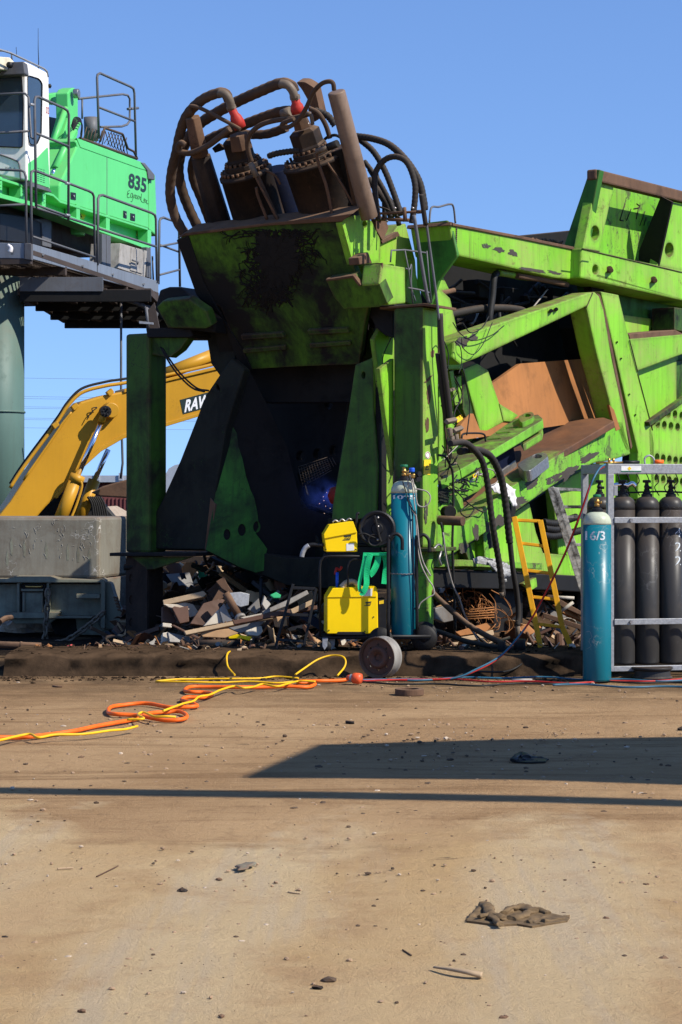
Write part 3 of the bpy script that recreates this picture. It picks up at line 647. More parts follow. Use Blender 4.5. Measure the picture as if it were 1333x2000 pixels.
hose('rigid_pipe', 'rust', [(520,333),(538,343),(548,360)], H1.off(.1), 2.5)
hose('pipe_union', 'fitting', [(619,296),(640,288)], H1.off(.24), 6, smooth=False)
hose('pipe_union', 'fitting', [(490,318),(500,345)], H1.off(.24), 5.5, smooth=False)
hose('pipe_union', 'rubber', [(640,288),(660,280)], H1.off(.22), 7.5)
hose('pipe_union', 'fitting', [(592,226),(600,221),(608,226),(611,243)], H1.off(.16), 4)
hose('pipe_union', 'fitting', [(552,223),(568,217)], H2.off(.02), 9.5, smooth=False)
# red flanged fittings with their elbows
for a, b, r, el in (((470,250),(453,212), 10.5, [(452,212),(449,196),(440,184),(428,181)]), ((583,222),(577,192), 11, [(576,192),(572,178),(562,166),(548,163)])):
    m = MB(); p, q2 = H1.off(.03).hit(*a), H1.off(.03).hit(*b); d = (q2-p).normalized(); L = (q2-p).length; S = p.y/FPX*r
    m.lathe([(S*1.15,0),(S*1.25,L*.3),(S*1.1,L*.55),(S*.8,L*.7),(S*.8,L),(.001,L)], p, d, 20)
    f = m.build('red_fitting', M['red'], SH)
    m = MB(); m.tpx(el, H1.off(.04), 8.5, n=12); e = m.build('elbow', M['fitting'], f)
    m = MB(); m.lathe([(S*.95,0),(S*.95,.04),(.001,.04)], q2-d*.01, d, 6, False); m.build('hex_nut', M['fitting'], f, .003)
part('red_fitting', 'red', lambda m: m.tpx([(357,272),(362,288)], H2, 7, smooth=False), 0)
part('valve_block', 'rust', lambda m: m.tpx([(466,262),(473,290)], H1, [20,24], n=6, smooth=False), .004)
part('valve_block', 'rust', lambda m: m.tpx([(584,226),(592,250)], H1, [15,18], n=6, smooth=False), .004)
for x, y in ((372,212),(590,236),(600,240),(700,300),(754,430),(805,405),(770,405)):
    part('bolt', 'steel', lambda m: m.tpx([(x,y),(x+4,y+3)], H1, 2.5, n=6, smooth=False), 0)
part('hose_clamp_bar', 'rust', lambda m: (m.tpx([(742,417),(828,413)], HR2.off(.18), 2.5, smooth=False), m.tpx([(745,428),(800,430)], HR2.off(.05), 3.5, smooth=False), m.tpx([(790,405),(792,432)], HR2.off(.2), 4, n=4, smooth=False), m.tpx([(815,414),(828,413)], HR2.off(.2), 4, n=6, smooth=False)), 0)
# -------------------------------------------------------------- steps, pipes down the side
SF = CK.off(.10)
hose('grab_ladder', 'hgrey', [(763,512),(765,489),(791,488),(834,494)], SF.off(.25), 1.7, smooth=False)
hose('grab_ladder', 'hgrey', [(791,488),(799,530),(807,592)], SF.off(.25), 1.5, smooth=False)
hose('grab_ladder', 'hgrey', [(834,490),(838,540),(843,592)], SF.off(.3), 1.5, smooth=False)
hose('grab_ladder', 'hgrey', [(797,562),(820,566),(840,572)], SF.off(.25), 1.7, smooth=False)
hose('grab_ladder', 'hgrey', [(792,524),(800,526),(804,518),(804,560),(812,588)], SF.off(.2), 1.5)
hose('handrail', 'hgrey', [(839,434),(843,406),(858,404),(878,399),(886,404),(890,436)], SP.off(-.2), 2)
SQ = SP.off(.16)
hose('rigid_pipe', 'hgrey', [(828,398),(833,434),(847,535),(854,590),(858,625)], SQ, 2.6)
hose('rigid_pipe', 'hgrey', [(809,420),(820,490),(832,562),(838,592)], SQ, 3.6)
hose('hydraulic_hose', 'hose_dark', [(823,380),(826,400),(832,440)], SQ, 5)
hose('hydraulic_hose', 'hose_dark', [(860,612),(862,660),(868,720),(877,790),(881,826)], SQ, 6)
hose('hydraulic_hose', 'hose_dark', [(856,690),(862,740),(868,790),(874,828)], SQ.off(-.06), 6)
hose('rigid_pipe', 'hose_dusty', [(856,620),(858,700),(866,800),(872,860),(876,900)], SQ.off(-.1), 2)
part('clamp_block', 'fitting', lambda m: (m.tpx([(872,824),(890,820)], SQ.off(.05), 6, n=4, smooth=False), m.tpx([(886,842),(902,836)], SQ.off(.05), 6, n=4, smooth=False)), .004)
for a in ((878,836),(890,848),(882,852)):
    part('pipe_union', 'fitting', lambda m: m.tpx([a, (a[0]+2, a[1]+16)], SQ.off(.02), 6, n=8, smooth=False), .003)
wr2 = dict(corr=.045, pitch=11, n=12)
SQ2 = SP.off(.28)
hose('hanging_hose', 'hose_dark', [(880,866),(906,864),(926,878),(942,900),(950,930),(956,970),(962,1020),(972,1080),(980,1132),(982,1164)], SQ2, 6.2, **wr2)
hose('hanging_hose', 'hose_dark', [(898,882),(920,878),(944,882),(962,896),(978,930),(986,970),(992,1020),(996,1060)], SQ2.off(-.08), 7, **wr2)
hose('hanging_hose', 'hose_dark', [(996,1055),(1002,1110),(1010,1160),(1013,1200),(1011,1222)], SQ2.off(-.08), 5.5)
hose('pipe_union', 'fitting', [(1012,1212),(1011,1244)], SQ2.off(-.08), 5, smooth=False)
hose('pipe_union', 'fitting', [(980,1156),(982,1166)], SQ2, 5, smooth=False)
hose('thin_cable', 'rubber', [(858,889),(870,892),(880,910),(885,930),(886,1000),(884,1060),(886,1120),(888,1180),(890,1230)], SP.off(.1), 2.4)
hose('thin_cable', 'rubber', [(902,856),(905,848),(920,846),(945,848),(949,862)], SP.off(.05), 2)
hose('thin_cable', 'rubber', [(862,1020),(868,1060),(876,1100),(886,1150),(900,1190),(925,1235),(962,1266)], SP.off(.3), 2)
hose('thin_cable', 'wire', [(866,1040),(872,1090),(884,1140),(898,1170),(912,1210),(940,1258),(965,1268)], SP.off(.34), 1.6)
hose('ground_hose', 'hose_dusty', [(800,1092),(840,1151),(876,1187),(912,1218),(948,1240),(984,1258)], FP.off(-.1), 5.5)
hose('ground_hose', 'hose_dark', [(800,1222),(830,1226),(870,1238),(910,1252),(960,1262),(1010,1268)], FP.off(.0), 5)
for pts in ([(905,632),(920,650),(942,640),(955,618)], [(885,630),(900,652),(925,665),(960,655),(985,636)], [(902,660),(905,680),(925,692),(945,670),(962,630)], [(890,668),(900,680),(902,710),(896,730)], [(905,720),(915,770),(918,800),(912,850)], [(888,735),(903,770),(890,800),(885,820)], [(858,668),(866,664),(876,690),(875,720)],
            [(865,900),(880,885),(895,870)], [(860,930),(885,905),(900,880)], [(950,915),(965,920),(972,940),(955,950)], [(905,975),(925,990),(945,1000),(955,990)], [(915,985),(900,1000),(915,1010),(930,990)], [(740,800),(752,740),(748,700),(762,665),(768,655)], [(765,740),(752,738),(735,745)]):
    hose('loose_wire', 'wire' if pts[0][0] in (865, 950) else 'rubber', pts, SP.off(.06) if pts[0][0] > 800 else FP.off(-.15), random.uniform(.8, 1.5))
# -------------------------------------------------------------- top tank beam
TB = SP.off(-.25)
P1('beam_end', 'shadegreen', [(812,442),(838,434),(872,430),(880,436),(893,493),(893,500),(858,548),(840,600),(815,560)], Plane(-U, TB.hit(886,470)).off(.03), .05, .012)  # cover over the beam end, its shade put into the darker green
P1('top_beam', 'green', [(878,436),(892,440),(1010,462),(1122,486),(1122,546),(1085,543),(888,498)], TB, .45, .018)
P1('beam_cap', 'rust', [(882,433),(892,437),(1010,459),(1122,482),(1122,488),(1010,465),(880,440)], TB.off(.02), .5, .006)
P1('beam_joint', 'black_grime', [(1120,485),(1140,487),(1140,545),(1120,546)], TB.off(-.15), .4, .006)
P1('hopper_rim', 'black_grime', [(1000,462),(1140,448),(1140,490),(1040,475)], SP.off(-1.9), .2, .01)
rp = MB()
for k in range(40):
    x = random.uniform(1035, 1095); y = 470+(x-1035)*.12; rp.tpx([(x, y), (x+random.uniform(-6,9), y-random.uniform(0,7))], TB.off(-.5), random.uniform(1.5,3.5), n=5, smooth=False)
rp.build('dirt_heap', M['rust'], SH)
# void with machinery
P1('back_wall', 'black_grime', [(838,500),(1130,520),(1180,560),(1180,700),(838,720)], SP.off(-1.3), .1, 0)
P1('side_strip', 'green', [(853,558),(880,582),(895,650),(905,722),(855,722)], SP.off(-.45), .1, .01)
P1('side_strip', 'green', [(853,545),(866,540),(878,565),(853,572)], SP.off(-.5), .05, .008)
V1 = SP.off(-.5)
hose('hydraulic_hose', 'hose_dark', [(866,618),(900,610),(940,603),(985,602),(1018,606),(1030,615)], V1, 7, corr=.09, pitch=5, n=12)
hose('rigid_pipe', 'rubber', [(958,650),(957,620),(962,580),(965,545),(970,535),(985,532)], V1.off(.1), 7)
hose('rigid_pipe', 'green_worn', [(975,533),(1010,538),(1060,545),(1105,554)], V1.off(.12), 6)
hose('rigid_pipe', 'rust', [(1010,539),(1060,546),(1108,556)], V1.off(.16), 5.5)
hose('rigid_pipe', 'rust', [(855,574),(870,571),(887,567)], V1, 5)
hose('rigid_pipe', 'rubber', [(975,610),(978,640)], V1, 4)
for k in range(26):
    x = random.uniform(885, 1120); y = random.uniform(545, 640)
    hose('machine_piping', random.choice(('rubber', 'black_grime', 'hose_dark', 'black_grime', 'steel' if k % 6 == 0 else 'rubber')), [(x, y), (x+random.uniform(-25,25), y+random.uniform(10,30)), (x+random.uniform(-30,50), y+random.uniform(20,60))], SP.off(random.uniform(-1.2,-.8)), random.uniform(1.2, 5))
for x, y in ((935,545),(985,560),(1040,575),(1010,600),(900,590),(1080,560)):
    P1('machine_box', 'black_grime', [(x,y),(x+30,y+4),(x+32,y+40),(x+2,y+36)], SP.off(-1.0), .2, .01)
hose('wire_pair', 'wire', [(1030,615),(1050,590),(1070,565)], V1, 1.5)
# -------------------------------------------------------------- inclined frame and its opening
IN = [(930,701),(1146,599),(1166,690),(1190,779),(1200,823),(1101,880),(1000,950),(975,930),(960,905),(930,860),(905,780),(895,720)]
P1('frame_arm', 'green', [(888,668),(905,655),(1000,622),(1150,571),(1163,570),(1171,578),(1180,605),(1196,700),(1222,820),(1233,887),(1222,880),(1200,823),(1190,779),(1166,690),(1146,599),(932,700),(900,712),(885,700)], SP, .22, .02)
P1('frame_edge', 'rust', [(1166,572),(1173,576),(1186,620),(1204,715),(1236,872),(1233,878),(1200,720),(1180,620)], SP.off(-.08), .2, .006)
for x, y in ((1077,607),(1087,604)):
    part('bolt', 'black_grime', lambda m: m.cyl(SP.hit(x,y), SP.off(.04).hit(x,y), .022, n=8), .004)
P1('small_bracket', 'galv', [(1066,596),(1100,588),(1112,584),(1112,590),(1068,602)], SP.off(-.1), .1, .004)
M['topdirty'] = paint('green_paint_with_caked_top', (.17,.47,.035), dirt_amt=.5, streak=.4, edge=.03, dust=1.0, dustcol=(.085,.065,.04), scratch=.6, fleck=.6, seed=65)
# bed (rises away from the viewer)
a_, b_ = SP.hit(913,1016), SP.hit(1101,880)
e1 = (b_-a_).normalized(); BN = V.cross(e1); BN = BN if BN.z > 0 else -BN
BP = Plane(BN, a_)
M['bed'] = paint('greasy_rust_bed', (.19,.085,.04), var=.5, dirt_amt=.6, dirt=(.045,.033,.026), dust=.35, dustcol=(.20,.10,.05), seed=50, rough=.6, dscale=1.5, streak=.2)
P1('bed_plate', 'bed', [(905,1017),(913,1012),(1101,880),(1200,822),(1180,815),(1000,828),(960,850),(900,930),(850,960),(850,1010)], BP, .08, .01)
P1('lower_beam', 'green_worn', [(913,1016),(1000,950),(1101,880),(1200,823),(1216,822),(1233,887),(1200,898),(1160,905),(1120,923),(1076,952),(992,1010),(935,1050),(889,1080),(853,1092),(853,1004),(880,1012)], SP, .25, .016)
P1('rust_patch', 'rust_orange', [(1190,790),(1200,800),(1212,838),(1204,842),(1196,815)], SP.off(.005), .03, .004)
# bearing pad on the bed
def pad(m):
    m.plate(roundpoly([(962,915),(975,905),(1047,884),(1058,882),(1072,887),(1072,893),(1060,900),(990,925)], 8), BP.off(.14), .13, [ell(1050,890,9,4)])
P1('bearing_pad', 'steel', roundpoly([(1010,907),(1022,898),(1050,884),(1066,884),(1072,891),(1036,919),(1022,920)], 5), BP.off(.12), .12, .01, [ell(1050,891,9,4)])
SLH = [[(950+dx,857+dy),(975+dx,855+dy),(977+dx,857+dy),(952+dx,859+dy)] for dx, dy in ((0,0),(18,-12),(36,-22))]
BQ = BP.off(.42)
P1('slotted_arm', 'topdirty', [(855,942),(855,905),(909,861),(940,853),(1004,818),(1030,812),(1052,809),(1060,816),(1060,820),(957,882),(928,900)], BQ, .10, .012, SLH)
P1('slotted_arm', 'green_worn', [(1016,858),(1022,846),(1058,826),(1060,835),(1058,846),(1022,868)], BQ.off(-.14), .08, .012)
P1('slotted_arm_top', 'green_worn', roundpoly([(1012,814),(1026,806),(1040,804),(1044,809),(1040,816),(1018,826)], 4), BQ.off(.06), .06, .008, [ell(1030,811,7,3)])
P1('end_block', 'blue', [(966,895),(1004,872),(1008,897),(985,916),(970,925)], SP.off(-.3), .3, .01)
P1('end_block', 'steel', [(978,920),(1008,898),(1012,915),(984,938)], SP.off(-.29), .3, .01)
P1('slotted_arm_web', 'green_worn', [(855,963),(928,920),(968,897),(972,925),(935,960),(905,975),(910,1010),(855,1008)], SP.off(-.22), .1, .01)
VP1 = SP.off(-.42)
P1('upright_plate', 'green', [(906,722),(933,710),(954,723),(970,770),(988,822),(940,849)], VP1, .05, .01)
P1('upright_plate', 'green_grime', [(903,725),(907,721),(941,848),(924,850),(905,800)], VP1.off(-.02), .1, .006)
P1('gusset', 'green', [(976,788),(1013,811),(999,824),(984,822)], VP1.off(.01), .04, .006)
P1('side_panel', 'green_worn', [(855,640),(905,700),(905,730),(918,800),(940,852),(905,870),(870,935),(853,945)], SP.off(-.55), .1, .01)
for pts in ([(878,725),(886,723),(898,790),(890,792)], [(893,738),(903,732),(908,780),(900,790)], [(858,760),(864,755),(868,880),(858,900)], [(872,790),(880,800),(896,870),(880,880)]):
    P1('stiffener', 'green', pts, SP.off(-.45), .1, .006)
P1('warning_tag', 'sticker_yellow', [(892,816),(902,810),(905,818),(894,826)], SP.off(.02), .01, 0)
P1('warning_tag', 'sticker_yellow', [(924,928),(931,924),(933,930),(926,935)], SP.off(-.18), .01, 0)
# inside of the charging box: rusty far wall, dark roof
P1('box_roof', 'black_grime', [(880,650),(1150,575),(1215,690),(1200,720),(1153,720),(1017,730),(963,768),(940,800),(900,820)], SP.off(-1.05), .05, .0)
P1('box_wall', 'rust_orange', [(900,830),(963,748),(1017,710),(1152,700),(1230,697),(1240,815),(1100,830),(900,860)], Plane(SP.n+Vector((0,0,.12)), SP.off(-.48).hit(1060,760)), .05, 0)
P1('box_end', 'black_grime', [(1140,590),(1160,590),(1208,830),(1178,815),(1155,702),(1138,640)], SP.off(-.5), .3, 0)
# -------------------------------------------------------------- lower structure
LS = SP.off(-.28)
P1('skirt_plate', 'green', [(850,1085),(890,1082),(935,1052),(992,1010),(1035,982),(1048,1040),(1062,1080),(1108,1084),(1118,1127),(1030,1117),(850,1110)], LS, .1, .012)
P1('skirt_plate', 'green', [(1080,953),(1160,905),(1300,905),(1300,1135),(1112,1130),(1108,1084),(1092,1084)], LS.off(-.1), .1, .012)
P1('bottom_flange', 'green_worn', [(848,1094),(905,1093),(1060,1100),(1060,1112),(905,1106),(848,1108)], LS.off(.12), .12, .006)
P1('rib', 'green_grime', [(905,1068),(918,1058),(930,1096),(918,1098)], LS.off(.1), .1, .006)
P1('rib', 'green_worn', [(944,1040),(955,1035),(958,1098),(948,1098)], LS.off(.1), .1, .006)
P1('shadow_gap', 'black_grime', [(1035,982),(1085,950),(1100,1010),(1108,1084),(1062,1080)], LS.off(-.35), .2, .006)
for y, x0, x1 in ((1020,1062,1125),(1045,1060,1140),(1032,1064,1100)):
    hose('corrugated_hose', 'rubber', [(x0,y),(x0+25,y+2),(x1,y-10)], LS.off(.02), 7, corr=.08, pitch=9)
P1('undercarriage_beam', 'black_grime', [(848,1112),(1310,1132),(1310,1165),(1060,1152),(848,1148)], LS.off(.05), .8, .012)
P1('support_leg', 'black_grime', [(966,1148),(1022,1150),(1022,1264),(966,1264)], SP.off(-.4), .4, .012)
P1('support_leg', 'black_grime', [(1130,1150),(1190,1152),(1190,1264),(1130,1264)], SP.off(-.6), .5, .012)
P1('gusset', 'green', [(1022,1140),(1048,1128),(1050,1146),(1040,1152)], LS.off(.12), .05, .004)
part('stub_pipe', 'rust', lambda m: m.cyl(SP.off(.05).hit(858,1016), SP.off(.32).hit(905,1018), .045, n=20), .004)
part('stub_socket', 'black_grime', lambda m: m.cyl(SP.off(-.05).hit(872,1000), SP.off(.1).hit(880,1000), .06, n=20), .004)
hose('towing_hook', 'steel', [(848,1072),(856,1064),(862,1068),(861,1080),(858,1092),(862,1104)], SP.off(.12), 2.5)
# -------------------------------------------------------------- hopper at the right
HB = SP.off(-.12)
P1('hopper_band', 'green', [(1137,484),(1240,508),(1310,522),(1420,540),(1420,604),(1333,587),(1135,543)], HB, .4, .02, [ell(1164,527,5.5,9)])
P1('hopper_end', 'shadegreen', [(1152,331),(1172,331),(1143,484),(1100,484)], Plane((-.55,-.83,0), HB.off(.02).hit(1160,400)), .12, .012)
P1('stiffener', 'green', [(1165,355),(1172,349),(1200,363),(1171,491),(1139,486)], HB, .12, .01, [ell(1163,455,8.5,14)])
P1('stiffener', 'green', [(1312,394),(1340,400),(1420,418),(1420,545),(1285,519)], HB, .12, .01, [ell(1308,488,8.5,14), ell(1389,510,8.5,14)])
P1('hole_shade_back', 'black_grime', [(1175,365),(1190,370),(1172,485),(1145,478)], HB.off(-.15), .02, 0)  # black sheets behind the holes stand in for shade inside the box section
P1('hole_shade_back', 'black_grime', [(1325,405),(1333,410),(1333,520),(1296,515)], HB.off(-.15), .02, 0)
P1('stiffener_shade_side', 'black_grime', [(1291,383),(1313,394),(1286,519),(1247,508),(1248,490)], Plane((-.75,-.66,0), HB.hit(1286,500)), .03, .004)  # side turned from the sun; its shade is put in as black
P1('hopper_panel', 'green_worn', [(1172,340),(1333,375),(1430,400),(1430,560),(1139,490)], HB.off(-.36), .08, 0)
P1('hopper_rim', 'rust', [(1165,330),(1172,331),(1333,372),(1430,394),(1430,416),(1333,394),(1172,355),(1165,350)], HB.off(.06), .12, .02)
for x, y in ((1194,528),(1280,548)):
    part('bolt', 'rust', lambda m: (m.cyl(HB.hit(x,y), HB.off(.07).hit(x,y), .03, n=8), m.cyl(HB.hit(x-3,y-2), HB.off(.03).hit(x-3,y-2), .04, n=12)), .004)
for pts in ([(1221,398),(1211,430)], [(1211,430),(1218,431)], [(1233,408),(1224,431)], [(1248,404),(1243,428)], [(1260,413),(1250,441)], [(1262,425),(1258,440)], [(1244,398),(1250,402),(1249,406),(1238,408)]):
    part('paint_scrawl', 'black_grime', lambda m: m.tpx(pts, HB.off(-.357), 1.3, n=4, smooth=False), 0)
# body below the band
RB = SP.off(-.10)
P1('body_leg', 'green', [(1174,569),(1209,576),(1246,730),(1262,790),(1272,830),(1278,865),(1278,975),(1247,975),(1247,884),(1232,820)], RB, .12, .012)
P1('body_wall', 'shadegreen', [(1140,545),(1420,600),(1420,700),(1180,720),(1150,600)], RB.off(-.42), .1, 0)
P1('body_wall', 'green', [(1215,615),(1325,630),(1325,720),(1220,720)], RB.off(-.38), .05, 0)
P1('side_gap_shade', 'black_grime', [(1155,560),(1180,565),(1250,850),(1250,960),(1225,960),(1232,880)], RB.off(-.30), .1, 0)  # black sheet stands in for the shadow between frame arm and leg
P1('body_shelf', 'rust', [(1228,652),(1320,644),(1336,652),(1420,650),(1420,660),(1232,664)], RB.off(-.02), .34, .01)
P1('body_shelf_face', 'green', [(1230,662),(1333,653),(1420,648),(1420,668),(1333,692),(1245,725)], RB.off(.0), .3, .012)
P1('body_post', 'green_grime', [(1318,600),(1345,604),(1345,650),(1318,644)], RB.off(-.05), .3, .008)
P1('body_panel', 'green', [(1240,715),(1322,690),(1322,790),(1268,832)], RB.off(-.12), .06, .006)
P1('body_post', 'green_grime', [(1319,706),(1420,690),(1420,760),(1322,786)], RB.off(-.2), .06, .006)
ROWS = [[(1306,808),(1319,809),(1332,812),(1345,814),(1358,816)], [(1285,828),(1298,830),(1311,832),(1324,834),(1337,836),(1350,838)],
        [(1284,893),(1296,895),(1308,897),(1320,899),(1332,900),(1345,902)], [(1283,934),(1296,936),(1308,938),(1320,940),(1333,941),(1346,942)]]
P1('perforated_plate', 'green', [(1268,838),(1333,787),(1420,720),(1420,1010),(1276,1010)], RB.off(.0), .08, .006, [ell(x, y, 4.6, 8, 14) for r_ in ROWS for x, y in r_])
P1('perforated_backing', 'rust', [(1268,850),(1420,780),(1420,1010),(1276,1010)], RB.off(-.35), .05, 0)
P1('edge_angle', 'green_grime', [(1268,824),(1333,779),(1420,712),(1420,720),(1333,787),(1271,832)], RB.off(.06), .07, .004)
# warning sticker on the lit column face
CR = Plane(SP.n, FP.hit(827, 900)).off(.003)
P1('warning_sticker', 'sticker_yellow', [(829,898),(842,898),(841,928),(828,926)], CR, .002, 0)
P1('sticker_mark', 'dkletter', [(835,908),(838,918),(831,918)], CR.off(.002), .001, 0, [[(835,911),(837,916.5),(833,916.5)]])
P1('warning_sticker', 'sticker_white', ell(836,889,5,7), CR, .002, 0)
part('sticker_mark', 'red', lambda m: m.tpx([(x, y) for x, y in ell(836,889,3.8,5.6,16)]+[(839.8,889)], CR.off(.002), .5, n=4, smooth=False), 0)

# scraped bare patches and grease smears with outlines of their own on the working parts
M['bare'] = paint('scraped_bare_steel', (.065,.055,.045), dirt_amt=.5, dirt=(.05,.04,.03), seed=70, scratch=.6, scol=(.17,.47,.035), fleck=.6, dust=.3, rough=.6, spec=.15)
def smear(x, y, rx, ry, pl, mat='bare', seed=0, n=34, ang=0.0):
    pts = []
    for k in range(n):
        a = 2*math.pi*k/n; r = 1+.55*noise.noise(Vector((math.cos(a)*1.8+seed, math.sin(a)*1.8, seed)))+.3*noise.noise(Vector((math.cos(a)*6, math.sin(a)*6, seed)))
        u, w = rx*r*math.cos(a), ry*r*math.sin(a); pts.append((x+u*math.cos(ang)-w*math.sin(ang), y+u*math.sin(ang)+w*math.cos(ang)))
    m = MB(); m.plate(pts, pl, .003); return m.build('scrape_patch', M[mat], SH)
SPo = SP.off(.003)
for i, (x, y, rx, ry, an) in enumerate(((905,668,14,9,-.3),(925,660,10,6,-.3),(1110,925,22,8,-.62),(1082,935,16,7,-.6),(1150,893,20,6,-.5),(1010,985,18,9,-.6),(975,1018,13,10,-.6),(930,1040,6,16,-.1),(955,1030,5,14,-.1),(1040,945,14,8,-.6),(905,1070,9,10,0))):
    smear(x, y, rx, ry, SPo, 'bare', i*3.3, ang=an)
TBo = TB.off(.003)
for i, (x, y, rx, ry) in enumerate(((975,488,12,5),(1003,495,9,6),(950,480,8,4),(1040,527,24,3),(1085,533,14,3))): smear(x, y, rx, ry, TBo, 'bare', 50+i*2.1, ang=.2)
for i, (x, y, rx, ry) in enumerate(((1000,1000,7,22),(960,1055,7,18),(868,960,10,24),(880,1000,8,14))): smear(x, y, rx, ry, SP.off(.004) if i < 2 else SP.off(-.21), 'leg_dark', 80+i*1.7)
CRp = Plane(SP.n, FP.hit(827, 800)).off(.004)
for i, (x, y, rx, ry, mt) in enumerate(((838,770,4,16,'rust'),(835,830,3.5,14,'rust'),(846,690,3,8,'rust'),(833,1000,3,20,'bare'))): smear(x, y, rx, ry, CRp, mt, 20+i*2.9)
smear(838, 740, 2.5, 9, CRp, 'rust', 5.1, ang=.8)
def bead(pts, pl, r=1.3, mat='green_grime'):
    m = MB(); m.tpx(pts, pl.off(.004), r, n=6, corr=.15, pitch=4); m.build('weld_bead', M[mat], SH)
bead([(1171,491),(1139,486)], HB.off(.12)); bead([(1137,486),(1240,510),(1333,532)], HB); bead([(1246,730),(1262,790),(1275,840)], RB)
bead([(892,441),(891,497)], TB, 2, 'bare'); bead([(1158,572),(1146,600)], SP); bead([(1230,664),(1246,726)], RB.off(.01))
for x, y in ((1214,668),(1222,700),(1238,770),(1250,810)):
    m = MB(); m.cyl(RB.hit(x-8,y), RB.off(.02).hit(x-8,y), .011, n=8); m.build('bolt', M['green_grime'], SH)

# extra fittings that crowd the machine: lines, brackets and small hardware seen against the green
rx = random.Random(31)
for k in range(16):
    x = rx.uniform(858, 900); y = rx.uniform(700, 930)
    hose('loose_wire', 'rubber', [(x,y),(x+rx.uniform(-10,14),y+rx.uniform(10,24)),(x+rx.uniform(-8,18),y+rx.uniform(28,60))], SP.off(rx.uniform(-.05,.05)), rx.uniform(.7,1.3))
for x, y in ((868,745),(880,760),(872,880),(884,905),(866,930)):
    P1('hose_bracket', 'fitting', [(x,y),(x+9,y-3),(x+10,y+2),(x+1,y+5)], SP.off(.0), .03, .002)
for k in range(22):
    x = rx.uniform(858, 960); y = 905+(960-x)*.62+rx.uniform(-8,14)
    hose('cable_clutter', rx.choice(('rubber','wire','rubber','hose_dusty')), [(x,y),(x+rx.uniform(-14,14),y+rx.uniform(-8,8)),(x+rx.uniform(-24,24),y+rx.uniform(-2,14))], SP.off(rx.uniform(-.12,-.02)), rx.uniform(.7,1.6))
# ------------------------------------------------------------------ material handler on its pedestal
hc = W(60, 475, 32.0); DZ = hc.z
HSd = Plane((.98, -.2, 0), hc); HFd = Plane((-.2, -.98, 0), hc)
Bk = Vector((.2, .98, 0)); Lf = Vector((-.98, .2, 0))
ped = thing('crane_pedestal', 'sage green round pedestal carrying a grey walkway deck under the bright green material handler', 'pedestal', (W(-12, 960, 34).x, 34, 0))
def pp(name, mat, pts, pl, th, par, bevel=.006, holes=(), rnd=0):
    m = MB(); m.plate(pts, pl, th, holes, rnd); return m.build(name, M[mat], par, bevel)
def tt(name, mat, pts, pl, r, par, **k):
    m = MB(); m.tpx(pts, pl, r, **k); return m.build(name, M[mat], par)
cb = W(-12, 960, 34); m = MB(); m.cyl((cb.x, 34, 0), (cb.x, 34, DZ-.35), .52, n=48); m.build('pedestal_column', M['column'], ped)
m = MB(); m.lathe([(.54,0),(.54,.03),(.001,.03)], (cb.x, 34, 2.98), n=48); m.build('weld_band', M['column'], ped)
# decks: open bar gratings on joists
def deck(o, along, across, nl, nw, z, par, name='deck_grating'):
    m = MB(); L = nl; Wd = nw
    for i in range(int(L/.075)):
        p = o+along*(i*.075+.04); m.bar(p+Vector((0,0,z)), p+across*Wd+Vector((0,0,z)), .02, .05)
    for j in range(int(Wd/.28)+1):
        p = o+across*min(Wd, j*.28+.02); m.bar(p+Vector((0,0,z-.02)), p+along*L+Vector((0,0,z-.02)), .05, .075)
    return m.build(name, M['underdeck'], par)
base = Vector((hc.x, hc.y, 0))
deck(base, Bk, Lf, 7.1, 2.6, DZ-.12, ped)
for t_ in (0.05, 1.7, 3.4, 5.1, 6.95):
    m = MB(); p = base+Bk*t_; m.bar(p+Vector((0,0,DZ-.26)), p+Lf*2.8+Vector((0,0,DZ-.26)), .09, .14); m.build('joist', M['underdeck'], ped)
for i, (a, b) in enumerate((((60,475),(190,513)), ((192,514),(310,549)))):
    pp('fascia_board', 'fascia', [(a[0],a[1]),(b[0],b[1]),(b[0],b[1]+27),(a[0],a[1]+30)], HSd, .05, ped, .008)
pp('fascia_board', 'fascia', [(-80,472),(48,475),(48,505),(-80,503)], HFd, .05, ped, .008)
pp('corner_bracket', 'hgrey', [(48,474),(62,476),(62,508),(48,506)], HFd.off(.02), .08, ped, .008)
for x, y in ((85,497),(163,519),(222,536),(282,555)):
    m = MB(); m.cyl(HSd.hit(x,y), HSd.off(.03).hit(x,y), .02, n=8); m.build('bolt', M['galv'], ped)
# lower service deck
lb = Vector((W(40,960,33.5).x, 33.5, 0))
deck(lb, Vector((0,1,0)), Vector((1,0,0)), 5.5, 2.15, 5.02, ped)
for yy in (33.5, 35.2, 37, 38.9):
    m = MB(); m.bar((lb.x, yy, 4.93), (lb.x+2.2, yy, 4.93), .1, .2); m.build('joist', M['black_grime'], ped, .004)
for xx in (0, .7, 1.4, 2.15):
    m = MB(); m.bar((lb.x+xx, 33.5, 5.0), (lb.x+xx, 39, 5.0), .1, .12); m.build('joist', M['underdeck'], ped, .004)
m = MB(); m.bar((lb.x, 33.45, 5.12), (lb.x+1.4, 33.45, 5.12), .06, .24); m.build('fascia_board', M['hgrey'], ped, .004)
tt('ladder_rail', 'hgrey', [(237,590),(237,700),(237,800),(240,905),(236,935)], FR(35), 2.4, ped, smooth=False)
tt('ladder_rail', 'hgrey', [(286,600),(290,640)], FR(33), 3, ped, smooth=False)
pp('hanger_plate', 'underdeck', [(290,605),(302,590),(312,640),(300,648),(285,640)], FR(33), .08, ped, .006)
pp('hanger_plate', 'galv', [(272,627),(300,630),(300,634),(272,632)], FR(32.9), .05, ped, .003)
for k in range(5):
    tt('pipework', 'hgrey', [(240+k*12,585+k*3),(262+k*11,592+k*4),(285+k*5,600+k*5)], FR(34+k*.2), 3, ped)
